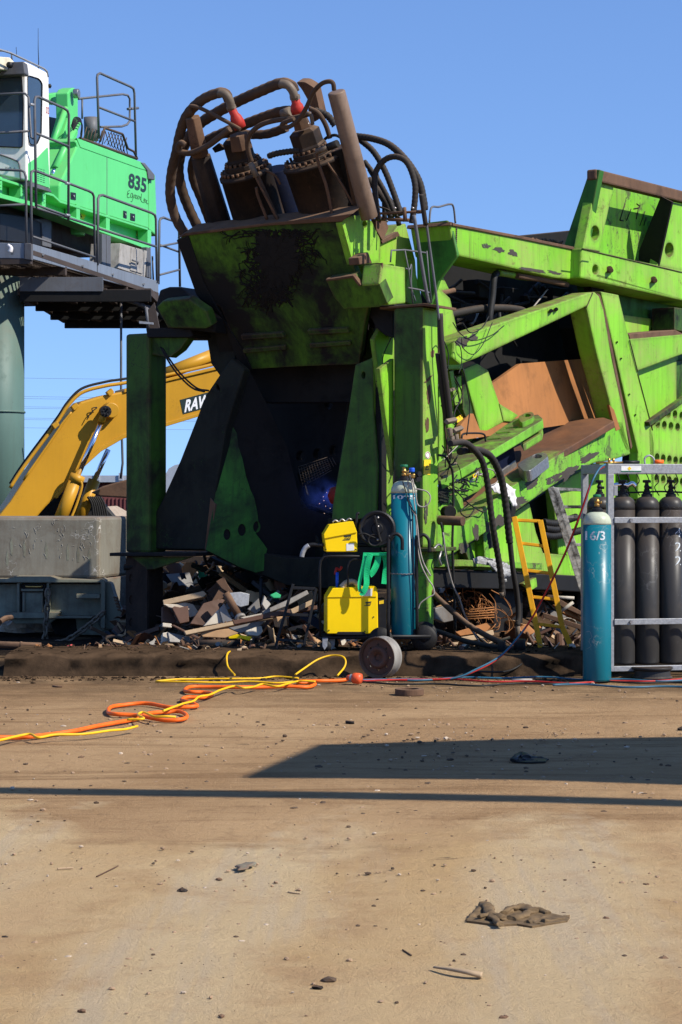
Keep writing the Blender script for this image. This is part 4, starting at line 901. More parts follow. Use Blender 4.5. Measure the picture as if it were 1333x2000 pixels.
def rail(pts, r=2.5, pl=HSd, par=ped, smooth=False): return tt('handrail', 'hgrey', pts, pl, r, par, smooth=smooth)
rail([(62,478),(61,340),(63,335),(68,333),(174,373),(181,377),(184,384),(186,512)])
rail([(64,404),(184,441)], 2.3)
rail([(64,462),(185,502)], 2.0)
rail([(191,518),(192,388),(195,382),(201,381),(297,416),(303,420),(305,428),(307,553)])
rail([(193,446),(306,482)], 2.3)
rail([(-40,330),(42,333),(48,336),(51,345),(52,475)], 2.5, HFd)
rail([(-40,404),(51,399)], 2.3, HFd)
rail([(310,555),(312,432),(314,427),(320,425),(350,436),(352,560)], 2.5, HSd.off(-.1))
rail([(313,481),(350,474)], 2.0, HSd.off(-.1)); rail([(312,478),(350,492)], 2.0, HSd.off(-.15)); rail([(312,537),(350,527)], 2.0, HSd.off(-.1))
rail([(298,500),(300,548)], 1.8, HSd.off(-.4)); rail([(293,490),(295,545)], 1.8, HSd.off(-.6))
# ---- the machine itself
BPd = HSd.off(-.9)
hb = BPd.hit(200, 480)
hd = thing('material_handler', 'bright green material handler with white cab on a tall pedestal behind handrails', 'crane', (hb.x, hb.y, 5.7))
pp('engine_cover', 'hgreen', [(152,270),(276,317),(290,335),(291,447),(117,393),(117,362),(151,287),(148,276)], BPd, 2.2, hd, .03)
pp('top_bevel', 'hgreen', [(150,269),(276,316),(288,333),(276,330),(158,288)], BPd.off(.012), .03, hd, .008)
pp('rear_cover', 'hgreen', [(292,337),(304,341),(308,462),(292,449)], BPd.off(-.05), 2.0, hd, .03)
pp('corner_guard', 'hgrey', [(276,317),(284,318),(303,341),(303,352),(291,350),(289,334)], BPd.off(.03), 2.0, hd, .02)
pp('panel_seam', 'hgrey', [(209,302),(210,302),(210,425),(209,425)], BPd.off(.002), .02, hd, 0)
pp('panel_seam', 'black', [(117,391),(291,446),(291,449),(117,394)], BPd.off(.003), .02, hd, 0)
for x, y, w in ((144,383,10),(245,419,6.5),(260,424,9)):
    pp('vent_hatch', 'black', roundpoly([(x-w/2,y-8),(x+w/2,y-6),(x+w/2,y+8),(x-w/2,y+6)], 1), BPd.off(.01), .03, hd, .003)
    m = MB(); q = BPd.off(.02).hit(x, y); m.cyl(q, q+BPd.n*.02, .02, n=10); m.build('latch', M['galv'], hd)
pp('frame_web', 'hgreen', [(-60,330),(105,383),(117,393),(290,448),(290,478),(-60,375)], BPd.off(-.22), .2, hd, .01)
pp('frame_lip', 'hgreen', [(-60,362),(60,393),(292,477),(293,489),(60,402),(-60,371)], BPd.off(.08), .35, hd, .01)
pp('frame_lip', 'hgreen', [(-60,328),(0,346),(105,379),(118,391),(290,446),(290,450),(118,396),(105,384),(-60,333)], BPd.off(.04), .3, hd, .008)
for x, y in ((0,362),(43,378),(85,392),(152,416),(210,437),(291,466)):
    pp('frame_rib', 'hgreen', [(x-2,y-18),(x+5,y-16),(x+5,y+18),(x-2,y+16)], BPd.off(.03), .22, hd, .006, [ell(x+2,y+k,1.1,1.1,8) for k in (-9,-2,5)] if x in (43,85,0) else ())
for a in ([(154,413),(169,418),(164,429),(150,424)], [(270,448),(287,454),(284,467),(267,460)]):
    pp('warning_sticker', 'sticker_yellow', a, BPd.off(-.21), .006, hd, 0)
    cx_, cy_ = sum(p[0] for p in a)/4, sum(p[1] for p in a)/4
    pp('sticker_mark', 'dkletter', [(cx_-5,cy_+2),(cx_-1,cy_-4),(cx_+2,cy_+4)], BPd.off(-.205), .004, hd, 0, [[(cx_-2.6,cy_+1.4),(cx_-1,cy_-1.5),(cx_+.4,cy_+2.4)]])
letpx('number_lettering', '835', (250,366), (285,377), 29, BPd, M['dkletter'], hd, lean=2, bold=.03, lift=.006)
# script wordmark as pen strokes
scr = [[(254,372),(250,374),(250,380),(253,377),(249,380),(250,386),(254,385)], [(259,377),(256,379),(256,386),(259,384),(259,377),(260,388),(258,394),(256,393)], [(262,380),(262,387),(262,382),(265,380)], [(265,385),(267,383),(266,381),(264,384),(266,388),(268,387)],
       [(269,386),(271,384),(270,382),(268,385),(270,389),(272,387)], [(273,383),(272,389),(273,385),(275,385),(275,391)], [(277,378),(276,392),(282,396)], [(282,387),(281,393)], [(283,388),(283,395),(284,390),(286,391),(285,396)], [(287,393),(288,391),(286,394),(288,398),(291,398)]]
m = MB()
for s_ in scr: m.tpx(s_, BPd.off(.004), .55, n=4, sub=3)
m.build('script_lettering', M['dkletter'], hd)
# cab
CB = HSd.off(-.75); CF = Plane(HFd.n, CB.hit(48, 250))
cabs = pp('cab', 'hwhite', [(48,120),(54,121),(96,143),(99,369),(60,356),(52,350)], CB, 1.5, hd, .03)
pp('cab_front', 'hwhite', [(-60,118),(50,121),(52,352),(-60,330)], CF, .1, cabs, .02)
pp('cab_window', 'glass', roundpoly([(54,147),(77,154),(83,163),(81,263),(72,283),(59,283),(55,262)], 6), CB.off(.012), .03, cabs, .006)
m = MB(); q = roundpoly([(54,147),(77,154),(83,163),(81,263),(72,283),(59,283),(55,262)], 6); m.tpx(q+[q[0]], CB.off(.02), 1.2, n=6, smooth=False); m.build('window_seal', M['black'], cabs)
pp('cab_window', 'glass', roundpoly([(-60,146),(42,146),(46,200),(44,288),(-60,284)], 5), CF.off(.012), .03, cabs, .006)
m = MB(); q = roundpoly([(-60,146),(42,146),(46,200),(44,288),(-60,284)], 5); m.tpx(q+[q[0]], CF.off(.02), 1.2, n=6, smooth=False); m.build('window_seal', M['black'], cabs)
pp('cab_decal', 'hgreen', roundpoly([(55,320),(66,312),(74,308),(83,298),(94,287),(98,367),(56,353)], 3), CB.off(.008), .012, cabs, 0)
for k in range(7):
    for j in range(3): pp('vent_slot', 'dkletter', [(74+j*5.2,328+k*4+j*1.6),(77.6+j*5.2,329+k*4+j*1.6),(77.6+j*5.2,329.8+k*4+j*1.6),(74+j*5.2,328.8+k*4+j*1.6)], CB.off(.012), .004, cabs, 0)
letpx('red_mark', '02', (90,221), (96,223), 13, CB, M['redhose'], cabs, lift=.004)
letpx('cab_lettering', 'maXcab', (11,331), (31,334), 7, CF, M['hgrey'], cabs, lift=.004)
pp('sun_visor', 'hgrey', [(-60,124),(46,120),(49,142),(47,145),(-60,150)], CF.off(.25), .2, cabs, .02)
m = MB(); q = CF.off(.4).hit(19, 127); m.lathe([(.001,-.05),(.05,-.04),(.05,.03),(.001,.04)], q, CF.n, 12); m.build('work_lamp', M['black'], cabs)
tt('roof_rail', 'galv', [(-20,96),(0,97),(20,103),(86,134),(92,139),(94,150)], CB, 2, cabs, smooth=False)
tt('roof_rail', 'hgrey', [(-10,99),(15,100),(23,106),(24,118)], CF, 1.5, cabs, smooth=False)
tt('roof_rail', 'hgrey', [(1,112),(22,124)], CF, 1.3, cabs, smooth=False)
pp('roof_box', 'cream', [(-60,106),(20,112),(30,122),(86,142),(88,146),(-60,128)], CB.off(-.2), 1.0, cabs, .02)
tt('antenna', 'black', [(74,150),(76,122),(75,95),(75,55)], CB.off(-.3), [1.2,.35], cabs, smooth=False)
tt('antenna', 'black', [(33,108),(32,92)], CB.off(-.4), .5, cabs, smooth=False)
m = MB(); q = CB.hit(96, 168); m.lathe([(.001,-.03),(.035,-.03),(.04,.03),(.001,.05)], q, (1,0,0), 12); m.build('camera_lens', M['black'], cabs)
pp('cab_step', 'hgrey', [(62,356),(98,369),(102,376),(62,364)], CB.off(.05), .3, cabs, .004)
tt('cab_trim', 'hgrey', [(-20,298),(0,302),(30,313),(38,322),(41,352)], CF.off(.01), 1.6, cabs)
# handrails beside the cab
rail([(-40,186),(43,182),(50,183),(56,190),(61,268),(66,271)], 2.3, HFd.off(-.3), hd)
rail([(-40,262),(58,256)], 2.3, HFd.off(-.3), hd)
rail([(71,408),(68,196),(70,190),(75,189),(125,211),(132,216),(135,224),(134,430)], 2.6, HSd.off(.02), hd)
rail([(70,260),(135,286)], 2.3, HSd.off(.02), hd); rail([(71,400),(132,422)], 2.2, HSd.off(.02), hd)
for a in ((133,358),(133,420),(63,204)): tt('rail_clamp', 'galv', [(a[0]-4,a[1]),(a[0]+3,a[1]+1)], HSd.off(.05), 3, hd, smooth=False, n=6)
# boom foot and cylinders
pp('boom_foot', 'hgreen', [(133,182),(138,174),(145,171),(151,175),(153,184),(153,262),(146,282),(130,320),(112,372),(104,366),(104,330),(118,290),(125,262),(134,230)], BPd.off(-.5), .25, hd, .02)
pp('boom_arm', 'hgreen', [(96,183),(136,179),(136,200),(128,204),(97,199)], BPd.off(-.9), .3, hd, .02)
tt('boom_cylinder', 'hgreen', [(152,238),(108,330)], BPd.off(-.25), 8, hd, smooth=False, n=16)
tt('boom_cylinder', 'hgreen', [(129,212),(100,290)], BPd.off(-.55), 6, hd, smooth=False, n=16)
tt('boom_cylinder_rod', 'chrome', [(110,326),(102,342)], BPd.off(-.25), 4.5, hd, smooth=False, n=14)
m = MB(); q = BPd.off(-.45).hit(145, 183); m.cyl(q, q+BPd.n*.1, .09, n=20); m.build('pivot_pin', M['steel'], hd, .006)
for k in range(5): tt('hose', 'rubber', [(140+k,246+2*k),(146+k*2,230+k*2),(157+k,232+k*3),(160,246+k*5),(158,262+3*k)], BPd.off(-.2+.03*k), 1.2, hd)
# exhaust, engine guard
tt('exhaust_stack', 'hgrey', [(179,275),(178,229)], BPd.off(-.6), 14, hd, smooth=False, n=24)
m = MB()
for k in range(7): m.tpx([(163+k*6,274+k*2),(170+k*6,248+k*1.5)], BPd.off(-.3), 1.1, n=4, smooth=False)
m.tpx([(156,270),(268,310)], BPd.off(-.12), 3, n=4, smooth=False); m.tpx([(268,309),(262,296),(250,290),(240,262),(205,250),(196,276)], BPd.off(-.12), 2.6, n=4, smooth=False)
for k in range(7): m.tpx([(206+k*6,256+k*1.8),(214+k*6,284+k*3)], BPd.off(-.14), 1.0, n=4, smooth=False)
for k in range(7): m.tpx([(218+k*5,258+k*1.8),(204+k*6,280+k*3)], BPd.off(-.16), 1.0, n=4, smooth=False)
m.build('engine_guard', M['underdeck'], hd)
rail([(194,271),(190,152),(191,146),(196,143),(255,169),(261,173),(263,182),(266,303)], 2.4, BPd.off(-.1), hd)
rail([(192,209),(264,237)], 2.2, BPd.off(-.1), hd)
rail([(153,193),(240,184),(250,186),(254,193),(254,236),(249,243),(238,247),(196,248)], 2.2, BPd.off(-1.3), hd)
rail([(161,193),(161,232)], 2.0, BPd.off(-1.3), hd)
rail([(250,213),(270,211)], 2.6, BPd.off(-.2), hd)
pp('dark_engine_bay', 'black', [(98,228),(118,232),(128,250),(118,300),(100,320)], BPd.off(-1.0), .3, hd, .01)
pp('side_recess', 'black', [(100,372),(118,362),(118,392),(104,392),(96,410),(92,400)], BPd.off(-.3), .3, hd, .01)
# slewing gear and cabinets beneath
pp('slew_housing', 'black', [(0,415),(70,425),(103,425),(101,486),(60,478),(0,470)], BPd.off(-.3), 1.4, hd, .02)
pp('slew_housing', 'hgrey', [(66,428),(101,426),(101,484),(84,480),(82,436)], BPd.off(-.28), .1, hd, .01)
pp('underside', 'underdeck', [(0,385),(292,489),(292,500),(160,495),(100,480),(0,455)], BPd.off(-.5), 1.6, hd, .01)
m = MB(); q = BPd.off(-.5).hit(146, 448); m.cyl(q+Vector((0,0,-.12)), q+Vector((0,0,.12)), .19, .27, n=24); m.build('round_boss', M['hgreen'], hd, .01)
pp('cabinet', 'darkdoor', [(236,475),(288,490),(284,542),(232,524)], HSd.off(-.45), .6, hd, .012)
pp('cabinet_door', 'darkdoor', [(258,484),(282,491),(279,535),(256,528)], HSd.off(-.43), .03, hd, .008)
tt('cabinet_handle', 'hgrey', [(259,508),(270,512),(269,516)], HSd.off(-.38), 1.6, hd, smooth=False)
for x in (205, 214, 292):
    pp('support_strut', 'hgrey', [(x-5,455+(x-200)*.3),(x+3,457+(x-200)*.3),(x+3,518+(x-200)*.28),(x-5,515+(x-200)*.28)], HSd.off(-.5), .12, hd, .008)
m = MB(); m.tpx([(16,478),(22,484),(20,492)], HFd.off(.08), [3,5], n=6); tag(m.build('rag', M['ragwhite']), 'pale cloth scrap snagged on the walkway corner of the handler pedestal', 'rag')
# ------------------------------------------------------------------ yellow excavator
EX = Plane((.34, -.94, 0), W(200, 850, 29.5))
ex = thing('excavator', 'yellow excavator boom with twin lift cylinders standing behind the left column', 'excavator', (W(120,960,29.5).x, 30.4, 0))
boomo = pp('boom', 'yellow', [(-20,1030),(20,980),(46,940),(132,812),(158,785),(205,771),(243,764),(331,742),(440,716),(440,796),(380,815),(325,832),(241,856),(198,881),(165,911),(129,952),(90,990),(71,1012)], EX, .55, ex, .03)
pp('boom_flange', 'yellow', [(243,760),(331,738),(440,712),(440,718),(331,744),(243,767)], EX.off(.03), .6, ex, .008)
pp('boom_flange', 'yellow', [(241,848),(325,825),(440,792),(440,798),(325,833),(241,857),(198,882),(165,912),(129,953),(112,974),(106,972),(125,946),(162,904),(196,874)], EX.off(.03), .6, ex, .008)
tt('arm_cylinder', 'yellow', [(318,733),(430,688)], EX.off(-.2), 12.5, ex, smooth=False, n=24)
for o_, r_ in ((9, 3.6), (17, 2.6)):
    tt('hydraulic_pipe', 'yellow' if r_ > 3 else 'rubber', [(20,962-o_),(46,922-o_),(110,836-o_),(132,803-o_),(160,776-o_),(205,763-o_),(243,757-o_),(331,737-o_*.6),(440,712-o_*.6)], EX.off(-.05 if r_ > 3 else -.2), r_, ex)
tt('hydraulic_pipe', 'yellow', [(46,938),(110,846),(120,830),(140,805)], EX.off(.06), 2.2, ex)
for a in ((108,828),(146,792),(215,764)):
    pp('pipe_clamp', 'yellow', [(a[0]-6,a[1]+2),(a[0]+4,a[1]-6),(a[0]+9,a[1]+2),(a[0],a[1]+10)], EX.off(.05), .12, ex, .006)
m = MB(); q = EX.hit(214, 802); m.cyl(q, q+EX.n*.16, .125, .11, n=28); m.build('pivot_boss', M['yellow'], ex, .01)
m = MB(); q = EX.off(.16).hit(204, 804); m.cyl(q, q+EX.n*.12, .085, n=12)
for k in range(6): m.cyl(q+EX.n*.12+Vector((.05*math.cos(k),0,.05*math.sin(k))), q+EX.n*.15+Vector((.05*math.cos(k),0,.05*math.sin(k))), .016, n=6)
m.build('pivot_pin', M['black'], ex, .004)
lift = tt('lift_cylinder', 'yellow', [(112,1030),(150,934)], EX.off(.18), 13, ex, smooth=False, n=24)
tt('cylinder_rod', 'chrome', [(148,938),(200,820)], EX.off(.18), 5.4, lift, smooth=False, n=20)
tt('cylinder_collar', 'yellow', [(147,943),(153,928)], EX.off(.18), 15, lift, smooth=False, n=20)
tt('rod_eye', 'yellow', [(197,826),(205,806)], EX.off(.18), 7, lift, smooth=False, n=16)
tt('cylinder_pipe', 'yellow', [(158,940),(160,952),(150,985),(136,1020)], EX.off(.26), 2.6, lift)
lift2 = tt('lift_cylinder', 'yellow', [(152,1025),(185,938)], EX.off(-.75), 12, ex, smooth=False, n=24)
tt('cylinder_rod', 'chrome', [(184,940),(212,878)], EX.off(-.75), 5, lift2, smooth=False, n=20)
pp('name_decal', 'dkletter', [(352,781),(440,757),(428,790),(358,809)], EX.off(.006), .005, ex, 0)
letpx('decal_lettering', 'RAW', (360,806), (408,793), 25, EX, M['white'], ex, lean=4, bold=.035, lift=.012)
tt('boom_hose', 'rubber', [(183,806),(180,798),(190,796),(178,806),(170,820)], EX.off(.06), 1, ex)
pp('cab_body', 'black', [(60,1005),(120,960),(200,975),(230,1010),(235,1060),(60,1060)], EX.off(-1.0), 1.2, ex, .05)
for k in range(7): tt('track_hose', 'rubber', [(172+k*4,970),(180+k*4,985),(184+k*4.5,1015)], EX.off(-.6), 2.6, ex)
m = MB(); m.box((-.9,-.5,0),(.9,2.4,1.0), Matrix.Translation((W(120,960,29.5).x, 30.5, 0))); m.build('undercarriage', M['black_grime'], ex, .06)
rg = thing('rusty_beak', 'dark rusty steel beak poking out left of the green column', 'scrap steel', W(215,1000,26).xyz)
pp('beak_plate', 'rust', [(178,962),(200,950),(250,936),(250,973),(196,970)], FR(26), .2, rg, .02)
pp('beak_tip', 'black_grime', [(178,962),(196,955),(192,968)], FR(25.97), .1, rg, .01)
# ------------------------------------------------------------------ far buildings and power lines
b1 = thing('warehouse', 'low far warehouse with a pale corrugated roof behind the excavator', 'building', (W(215,960,120).x, 120, 0))
x0, x1 = W(100,960,120).x, W(420,960,120).x
m = MB(); m.box((x0,120,0),(x1,140,2.2)); m.build('wall', M['redwall'], b1)
m = MB(); m.box((x0-1,119,2.2),(x1+1,141,2.6)); m.build('roof', M['roofgrey'], b1)
for k in range(int((x1-x0)/.7)):
    m = MB(); m.box((x0+k*.7,118.9,2.3),(x0+k*.7+.25,119,2.75)); m.build('roof_rib', M['roofgrey'], b1) if k % 2 == 0 and k < 60 else None
b2 = thing('container', 'faded red shipping container standing beyond the excavator', 'container', (W(222,960,60).x, 60, 0))
m = MB(); xa, xb = W(196,960,60).x, W(262,960,60).x
m.box((xa,60,0),(xb,66,1.55))
for k in range(9): m.box((xa+k*.12,59.95,.1),(xa+k*.12+.05,60.01,1.45))
m.build('container_wall', M['redwall'], b2)
m = MB(); m.plate([(196,990),(243,1016),(262,1020),(262,1040),(196,1040)], FR(40), 3); tag(m.build('sand_heap', M['stone']), 'pale heap of rubble in front of the far red container', 'heap')
b3 = thing('shed', 'pale curved-roof shed glimpsed right of the left column', 'building', (W(345,960,110).x, 110, 0))
m = MB(); m.plate([(322,930),(330,915),(342,908),(360,905),(420,905),(420,970),(322,970)], FR(110), 6); m.build('shed_wall', M['roofgrey'], b3)
for k, y in enumerate((741, 777, 781, 797, 800, 819, 822, 838)):
    m = MB(); m.tube([W(-200,y-6,600), W(250,y,600), W(700,y+4,620)], .035, n=4)
    tag(m.build('power_line', M['hgrey']), 'thin overhead power line number-less strand low in the sky' if 0 else 'faint thin power line crossing the sky behind the excavator boom', 'power line', 'power lines in the distant sky')
# ------------------------------------------------------------------ grey bin on an old chassis
bc = W(195, 1010, 22.6); zt = bc.z
bn = thing('steel_bin', 'large scuffed grey steel bin with scratched front resting on an old chassis', 'bin', (bc.x-1.3, bc.y+.5, .35))
Db = Vector((.25, .97, 0)); q = [Vector((bc.x,bc.y,0))-Vector((3.2,0,0)), Vector((bc.x,bc.y,0)), Vector((bc.x,bc.y,0))+Db*1.15, Vector((bc.x-3.2,bc.y+1.15,0))]
zb = W(195, 1130, 22.6).z
def prism(q, z0, z1):
    m = MB(); n = len(q); m.add([Vector((p.x,p.y,z)) for z in (z0,z1) for p in q], [tuple(range(n))[::-1], tuple(range(n,2*n))]+[(i,(i+1)%n,n+(i+1)%n,n+i) for i in range(n)]); return m
prism(q, zb, zt).build('bin_body', M['bin'], bn, .035)
rs = random.Random(21); M['fadedscratch'] = flat('faded_scratch', (.36,.35,.32), .8, 0, .3, 60)
for grp in range(2):
    m = MB(); FB = FR(22.597)
    for k in range(26):
        cx = rs.choice((120,115,60,170,rs.uniform(10,185)))+rs.gauss(0,14); cy = rs.choice((1050,1040,1075,rs.uniform(1030,1115)))+rs.gauss(0,12)
        if not (4 < cx < 184 and 1022 < cy < 1118): continue
        a = rs.uniform(-2.2,-.6); L = rs.uniform(3,13); b_ = rs.uniform(-.8,.8)
        m.tpx([(cx,cy),(cx+L*.5*math.cos(a),cy+L*.5*math.sin(a)),(cx+L*math.cos(a+b_),cy+L*math.sin(a+b_))], FB, rs.uniform(.15,.4), n=4, sub=3)
    if m.v: m.build('scratch_marks', M['fadedscratch'], bn)
for k in range(7):
    m = MB(); x = (20,45,88,130,150,172,12)[k]; m.plate([(x,1060+k*5),(x+3,1050+k*4),(x+6,1064+k*5),(x+5,1086+k*3),(x+1,1082+k*4)], FR(22.598), .002); m.build('stain', M['olive'], bn)
q2 = [q[1]+Vector((.0,.05,0)), q[1]+Vector((.05,.06,0)), q[2]+Vector((.22,0,0)), q[2]]
prism([q[1]+Db*.05, q[1]+Db*.05+Vector((.02,0,0)), q[2]+Vector((.02,0,0)), q[2]], .1, zb).build('lower_side', M['bin'], bn, .01)
F22 = FR(22.35)
ch = thing('old_chassis', 'olive grey steel chassis with inset panels beneath the grey bin', 'chassis', (W(100,960,22.4).x, 22.6, 0))
pp('side_panel', 'olive', [(-60,1140),(200,1140),(200,1206),(-60,1206)], F22.off(-.1), .5, ch, .01)
pp('top_lip', 'olive', [(-60,1131),(12,1131),(30,1126),(98,1126),(115,1131),(200,1133),(200,1138),(-60,1138)], F22.off(.05), .5, ch, .006)
pp('bottom_lip', 'olive', [(-60,1205),(12,1205),(12,1196),(118,1196),(113,1203),(185,1203),(178,1208),(-60,1208)], F22.off(.04), .2, ch, .006)
for x in (36, 94): pp('rib', 'olive', [(x-2.5,1138),(x+2.5,1138),(x+2.5,1203),(x-2.5,1203)], F22.off(.02), .14, ch, .005)
pp('locker', 'black', [(41,1141),(90,1141),(90,1200),(41,1200)], F22.off(-.08), .05, ch, 0)
pp('locker_door', 'olive', [(44,1157),(85,1157),(85,1197),(44,1197)], F22.off(-.02), .06, ch, .005)
for pts in ([(41,1150),(85,1150),(85,1155),(41,1155)], [(44,1157),(49,1157),(49,1195),(44,1195)], [(80,1157),(84,1157),(84,1195),(80,1195)]): pp('door_frame', 'olive', pts, F22.off(.01), .05, ch, .004)
tt('locker_handle', 'brass', [(50,1145),(55,1146),(77,1146),(84,1145)], F22.off(.03), 2, ch, smooth=False)
pp('step_bar', 'olive', [(149,1160),(196,1160),(196,1169),(149,1169)], F22.off(.06), .1, ch, .006)
pp('end_flange', 'olive', [(197,1130),(206,1134),(206,1228),(197,1228)], F22.off(.08), .4, ch, .006)
pp('end_plate', 'olive', roundpoly([(206,1136),(216,1137),(222,1160),(234,1192),(246,1194),(246,1228),(206,1228)], 4), F22.off(.0), .3, ch, .006)
pp('belly_plate', 'olive', [(16,1208),(112,1208),(96,1218),(30,1218)], F22.off(-.05), .3, ch, .006)
pp('belly_plate', 'olive', [(148,1208),(190,1208),(198,1228),(246,1228),(246,1242),(152,1240)], F22.off(-.2), .3, ch, .006)
pp('tank', 'black_grime', roundpoly([(96,1210),(146,1208),(152,1236),(140,1243),(108,1240)], 6), F22.off(-.25), .5, ch, .02)
pp('drop_link', 'black_grime', [(218,1228),(234,1228),(230,1240),(220,1240)], F22, .2, ch, .006)
for k in range(5): tt('twisted_bracket', 'rust', [(222+k*2,1166+k*6),(230+k*1.5,1168+k*6),(228+k*2.6,1174+k*5)], F22.off(.1), 2.2, ch, smooth=False, n=5)
def boulder(name, label, px, py, d, r, sx=1, sz=.7, cat='boulder', mat='concrete', seed=0):
    bm = bmesh.new(); bmesh.ops.create_icosphere(bm, subdivisions=4, radius=1)
    c = W(px, py, d)
    for v in bm.verts:
        n_ = v.co.normalized(); k = 1+.32*noise.noise(n_*1.3+Vector((seed,0,0)))+.12*noise.noise(n_*4+Vector((0,seed,0)))+.05*noise.noise(n_*11)
        v.co = Vector((n_.x*r*sx*k, n_.y*r*k, n_.z*r*sz*k))
    me = bpy.data.meshes.new(name); bm.to_mesh(me); bm.free(); me.materials.append(M[mat])
    for p in me.polygons: p.use_smooth = False
    o = bpy.data.objects.new(name, me); COL.objects.link(o); o.location = c; o['label'] = label; o['category'] = cat; return o
boulder('boulder', 'pale broken concrete lump under the olive chassis at far left', 50, 1240, 23.4, .32, 1.1, .7, seed=1)
boulder('boulder', 'broken concrete lump below the right part of the olive chassis', 150, 1246, 23.6, .26, 1.3, .6, seed=2)
boulder('boulder', 'smaller concrete lump just left of the black left column foot', 212, 1250, 23.5, .2, 1.3, .5, seed=5)
def chain(name, label, pts, pl, r, mat='rust', pitch=None, w=1.0):
    m = MB(); P = spline([pl.hit(*p) for p in pts], 8); L = [0]
    for i in range(1, len(P)): L.append(L[-1]+(P[i]-P[i-1]).length)
    pitch = pitch or r*6; n = int(L[-1]/pitch); j = 0
    for k in range(n):
        d = (k+.5)*pitch
        while j < len(L)-2 and L[j+1] < d: j += 1
        c = P[j].lerp(P[j+1], (d-L[j])/max(1e-6, L[j+1]-L[j])); t = (P[j+1]-P[j]).normalized()
        a = t.cross(Vector((.3,1,.2))).normalized(); b = t.cross(a)
        s = (a*.8+b*.6) if k % 2 else (b*.8-a*.6)
        ring = [c+t*math.cos(2*math.pi*i/12)*pitch*.68+s*math.sin(2*math.pi*i/12)*r*2.0 for i in range(12)]; ring.append(ring[0])
        m.tube(ring, r, n=5, smooth=False)
    return tag(m.build(name, M[mat]), label, 'chain')
FCH = FR(22.15)
chain('chain', 'rusty chain hanging straight down from the chassis rib', [(94,1152),(93,1180),(91,1210),(89,1240),(87,1262)], FCH, .014, 'fitting')
chain('chain', 'rusty chain running slantwise from the chassis end down to the ground', [(203,1196),(185,1212),(160,1232),(135,1248),(112,1256),(90,1262)], FR(21.9), .014, 'fitting')
chain('chain', 'black greasy chain coiled on the ground around the left column foot', [(212,1250),(232,1254),(262,1262),(290,1258),(315,1264),(300,1270),(260,1272),(225,1268),(205,1262),(220,1258),(330,1266)], FR(20.1), .024, 'black_grime')
m = MB(); a, b = GZ(.09).hit(-30,1256), GZ(.09).hit(82,1262); m.cyl(W(-30,1258,19.6), W(81,1262,19.6), .034, n=20); m.cyl(W(40,1260,19.6), W(44,1260,19.6), .037, n=20)
tag(m.build('rusty_pipe', M['rust'], None, .004), 'rusty pipe lying along the kerb at the far left', 'pipe')
for i, (x, lab) in enumerate(((73, 'left of two small orange rusty knobs on the kerb below the chains'), (95, 'right of two small orange rusty knobs on the kerb below the chains'))):
    bo = boulder('knob', lab, x, 1265, 19.4, .034, 1, 1, 'knob', 'rust_orange', seed=i)
m = MB(); m.tube([W(27,1272,19.2), W(110,1270,19.3), W(205,1264,19.5)], .012, n=8); tag(m.build('steel_bar', M['rust']), 'thin rusty bar lying on the kerb with a pink shackle on it', 'bar')
m = MB(); m.tube([W(130,1269,19.1), W(133,1263,19.1), W(140,1261,19.1), W(146,1266,19.1), W(145,1271,19.1), W(136,1271,19.1), W(130,1269,19.1)], .012, n=8)
tag(m.build('shackle', flat('pink_red_paint', (.55,.09,.08), .5)), 'small pink red shackle ring on the rusty bar by the kerb', 'shackle')
tag(kerb_o := (lambda m: (m.tube([W(0,1215,19.9), W(10,1208,20), W(22,1206,20.4)], .028, n=10), m.build('bent_pipe', M['rust']))[1])(MB()), 'short rusty bent pipe stub beneath the chassis at the left edge', 'pipe')
# ------------------------------------------------------------------ welding trolley
TD = 18.05; T = FR(TD)
tr = thing('welding_trolley', 'black tubular welding trolley with two wheels and yellow boxes aboard', 'trolley', (W(700,960,TD).x, TD+.15, .19))
def both(name, pts, r, dep=.42, mat='black', pl=T, **k):
    m = MB(); m.tpx(pts, pl, r, **k); o = m.build(name, M[mat], tr)
    m = MB(); m.tpx(pts, pl.off(-dep), r*(1), **k); m.build(name, M[mat], tr); return o
both('frame_tube', [(626,1246),(625,1110),(627,1095),(634,1087),(645,1086),(756,1087)], 2.6, .4, smooth=False)
both('frame_tube', [(680,1180),(680,1105),(684,1096),(692,1092),(750,1092)], 2.0, .3, smooth=False)
both('base_rail', [(622,1246),(742,1243),(842,1243)], 3.2, .42, smooth=False)
for a, rr in (([(759,1245),(759,1062),(761,1051),(768,1044),(776,1043),(783,1048),(786,1056),(786,1074)], 3.6), ([(815,1245),(814,1062),(816,1052),(822,1046),(829,1045),(836,1051),(839,1060),(839,1079)], 3.6)):
    m = MB(); m.tpx(a, T.off(.12 if a[0][0] < 800 else -.02), rr); m.build('hook_upright', M['black'], tr)
m = MB(); m.tpx([(632,1065),(608,1064),(598,1069),(592,1078),(590,1087)], T, 4.2); h_ = m.build('handle', M['black'], tr)
m = MB(); m.tpx([(604,1065),(597,1070),(592,1079),(590,1088)], T, 4.8); m.build('grip', M['galv'], h_)
m = MB(); m.tpx([(630,1064),(660,1063),(757,1066)], T.off(-.1), 4); m.build('handle_bar', M['black'], tr)
m = MB(); a, b = T.hit(626,1246), T.hit(842,1247); m.box((a.x,a.y+.0,a.z-.012),(b.x,a.y+.44,a.z+.012)); m.build('tray', M['black'], tr, .004)
m = MB(); a, b = T.hit(700,1085), T.hit(757,1085); m.box((T.hit(632,1085).x,a.y,a.z-.008),(b.x,a.y+.38,a.z+.008)); m.build('shelf', M['black'], tr, .003)
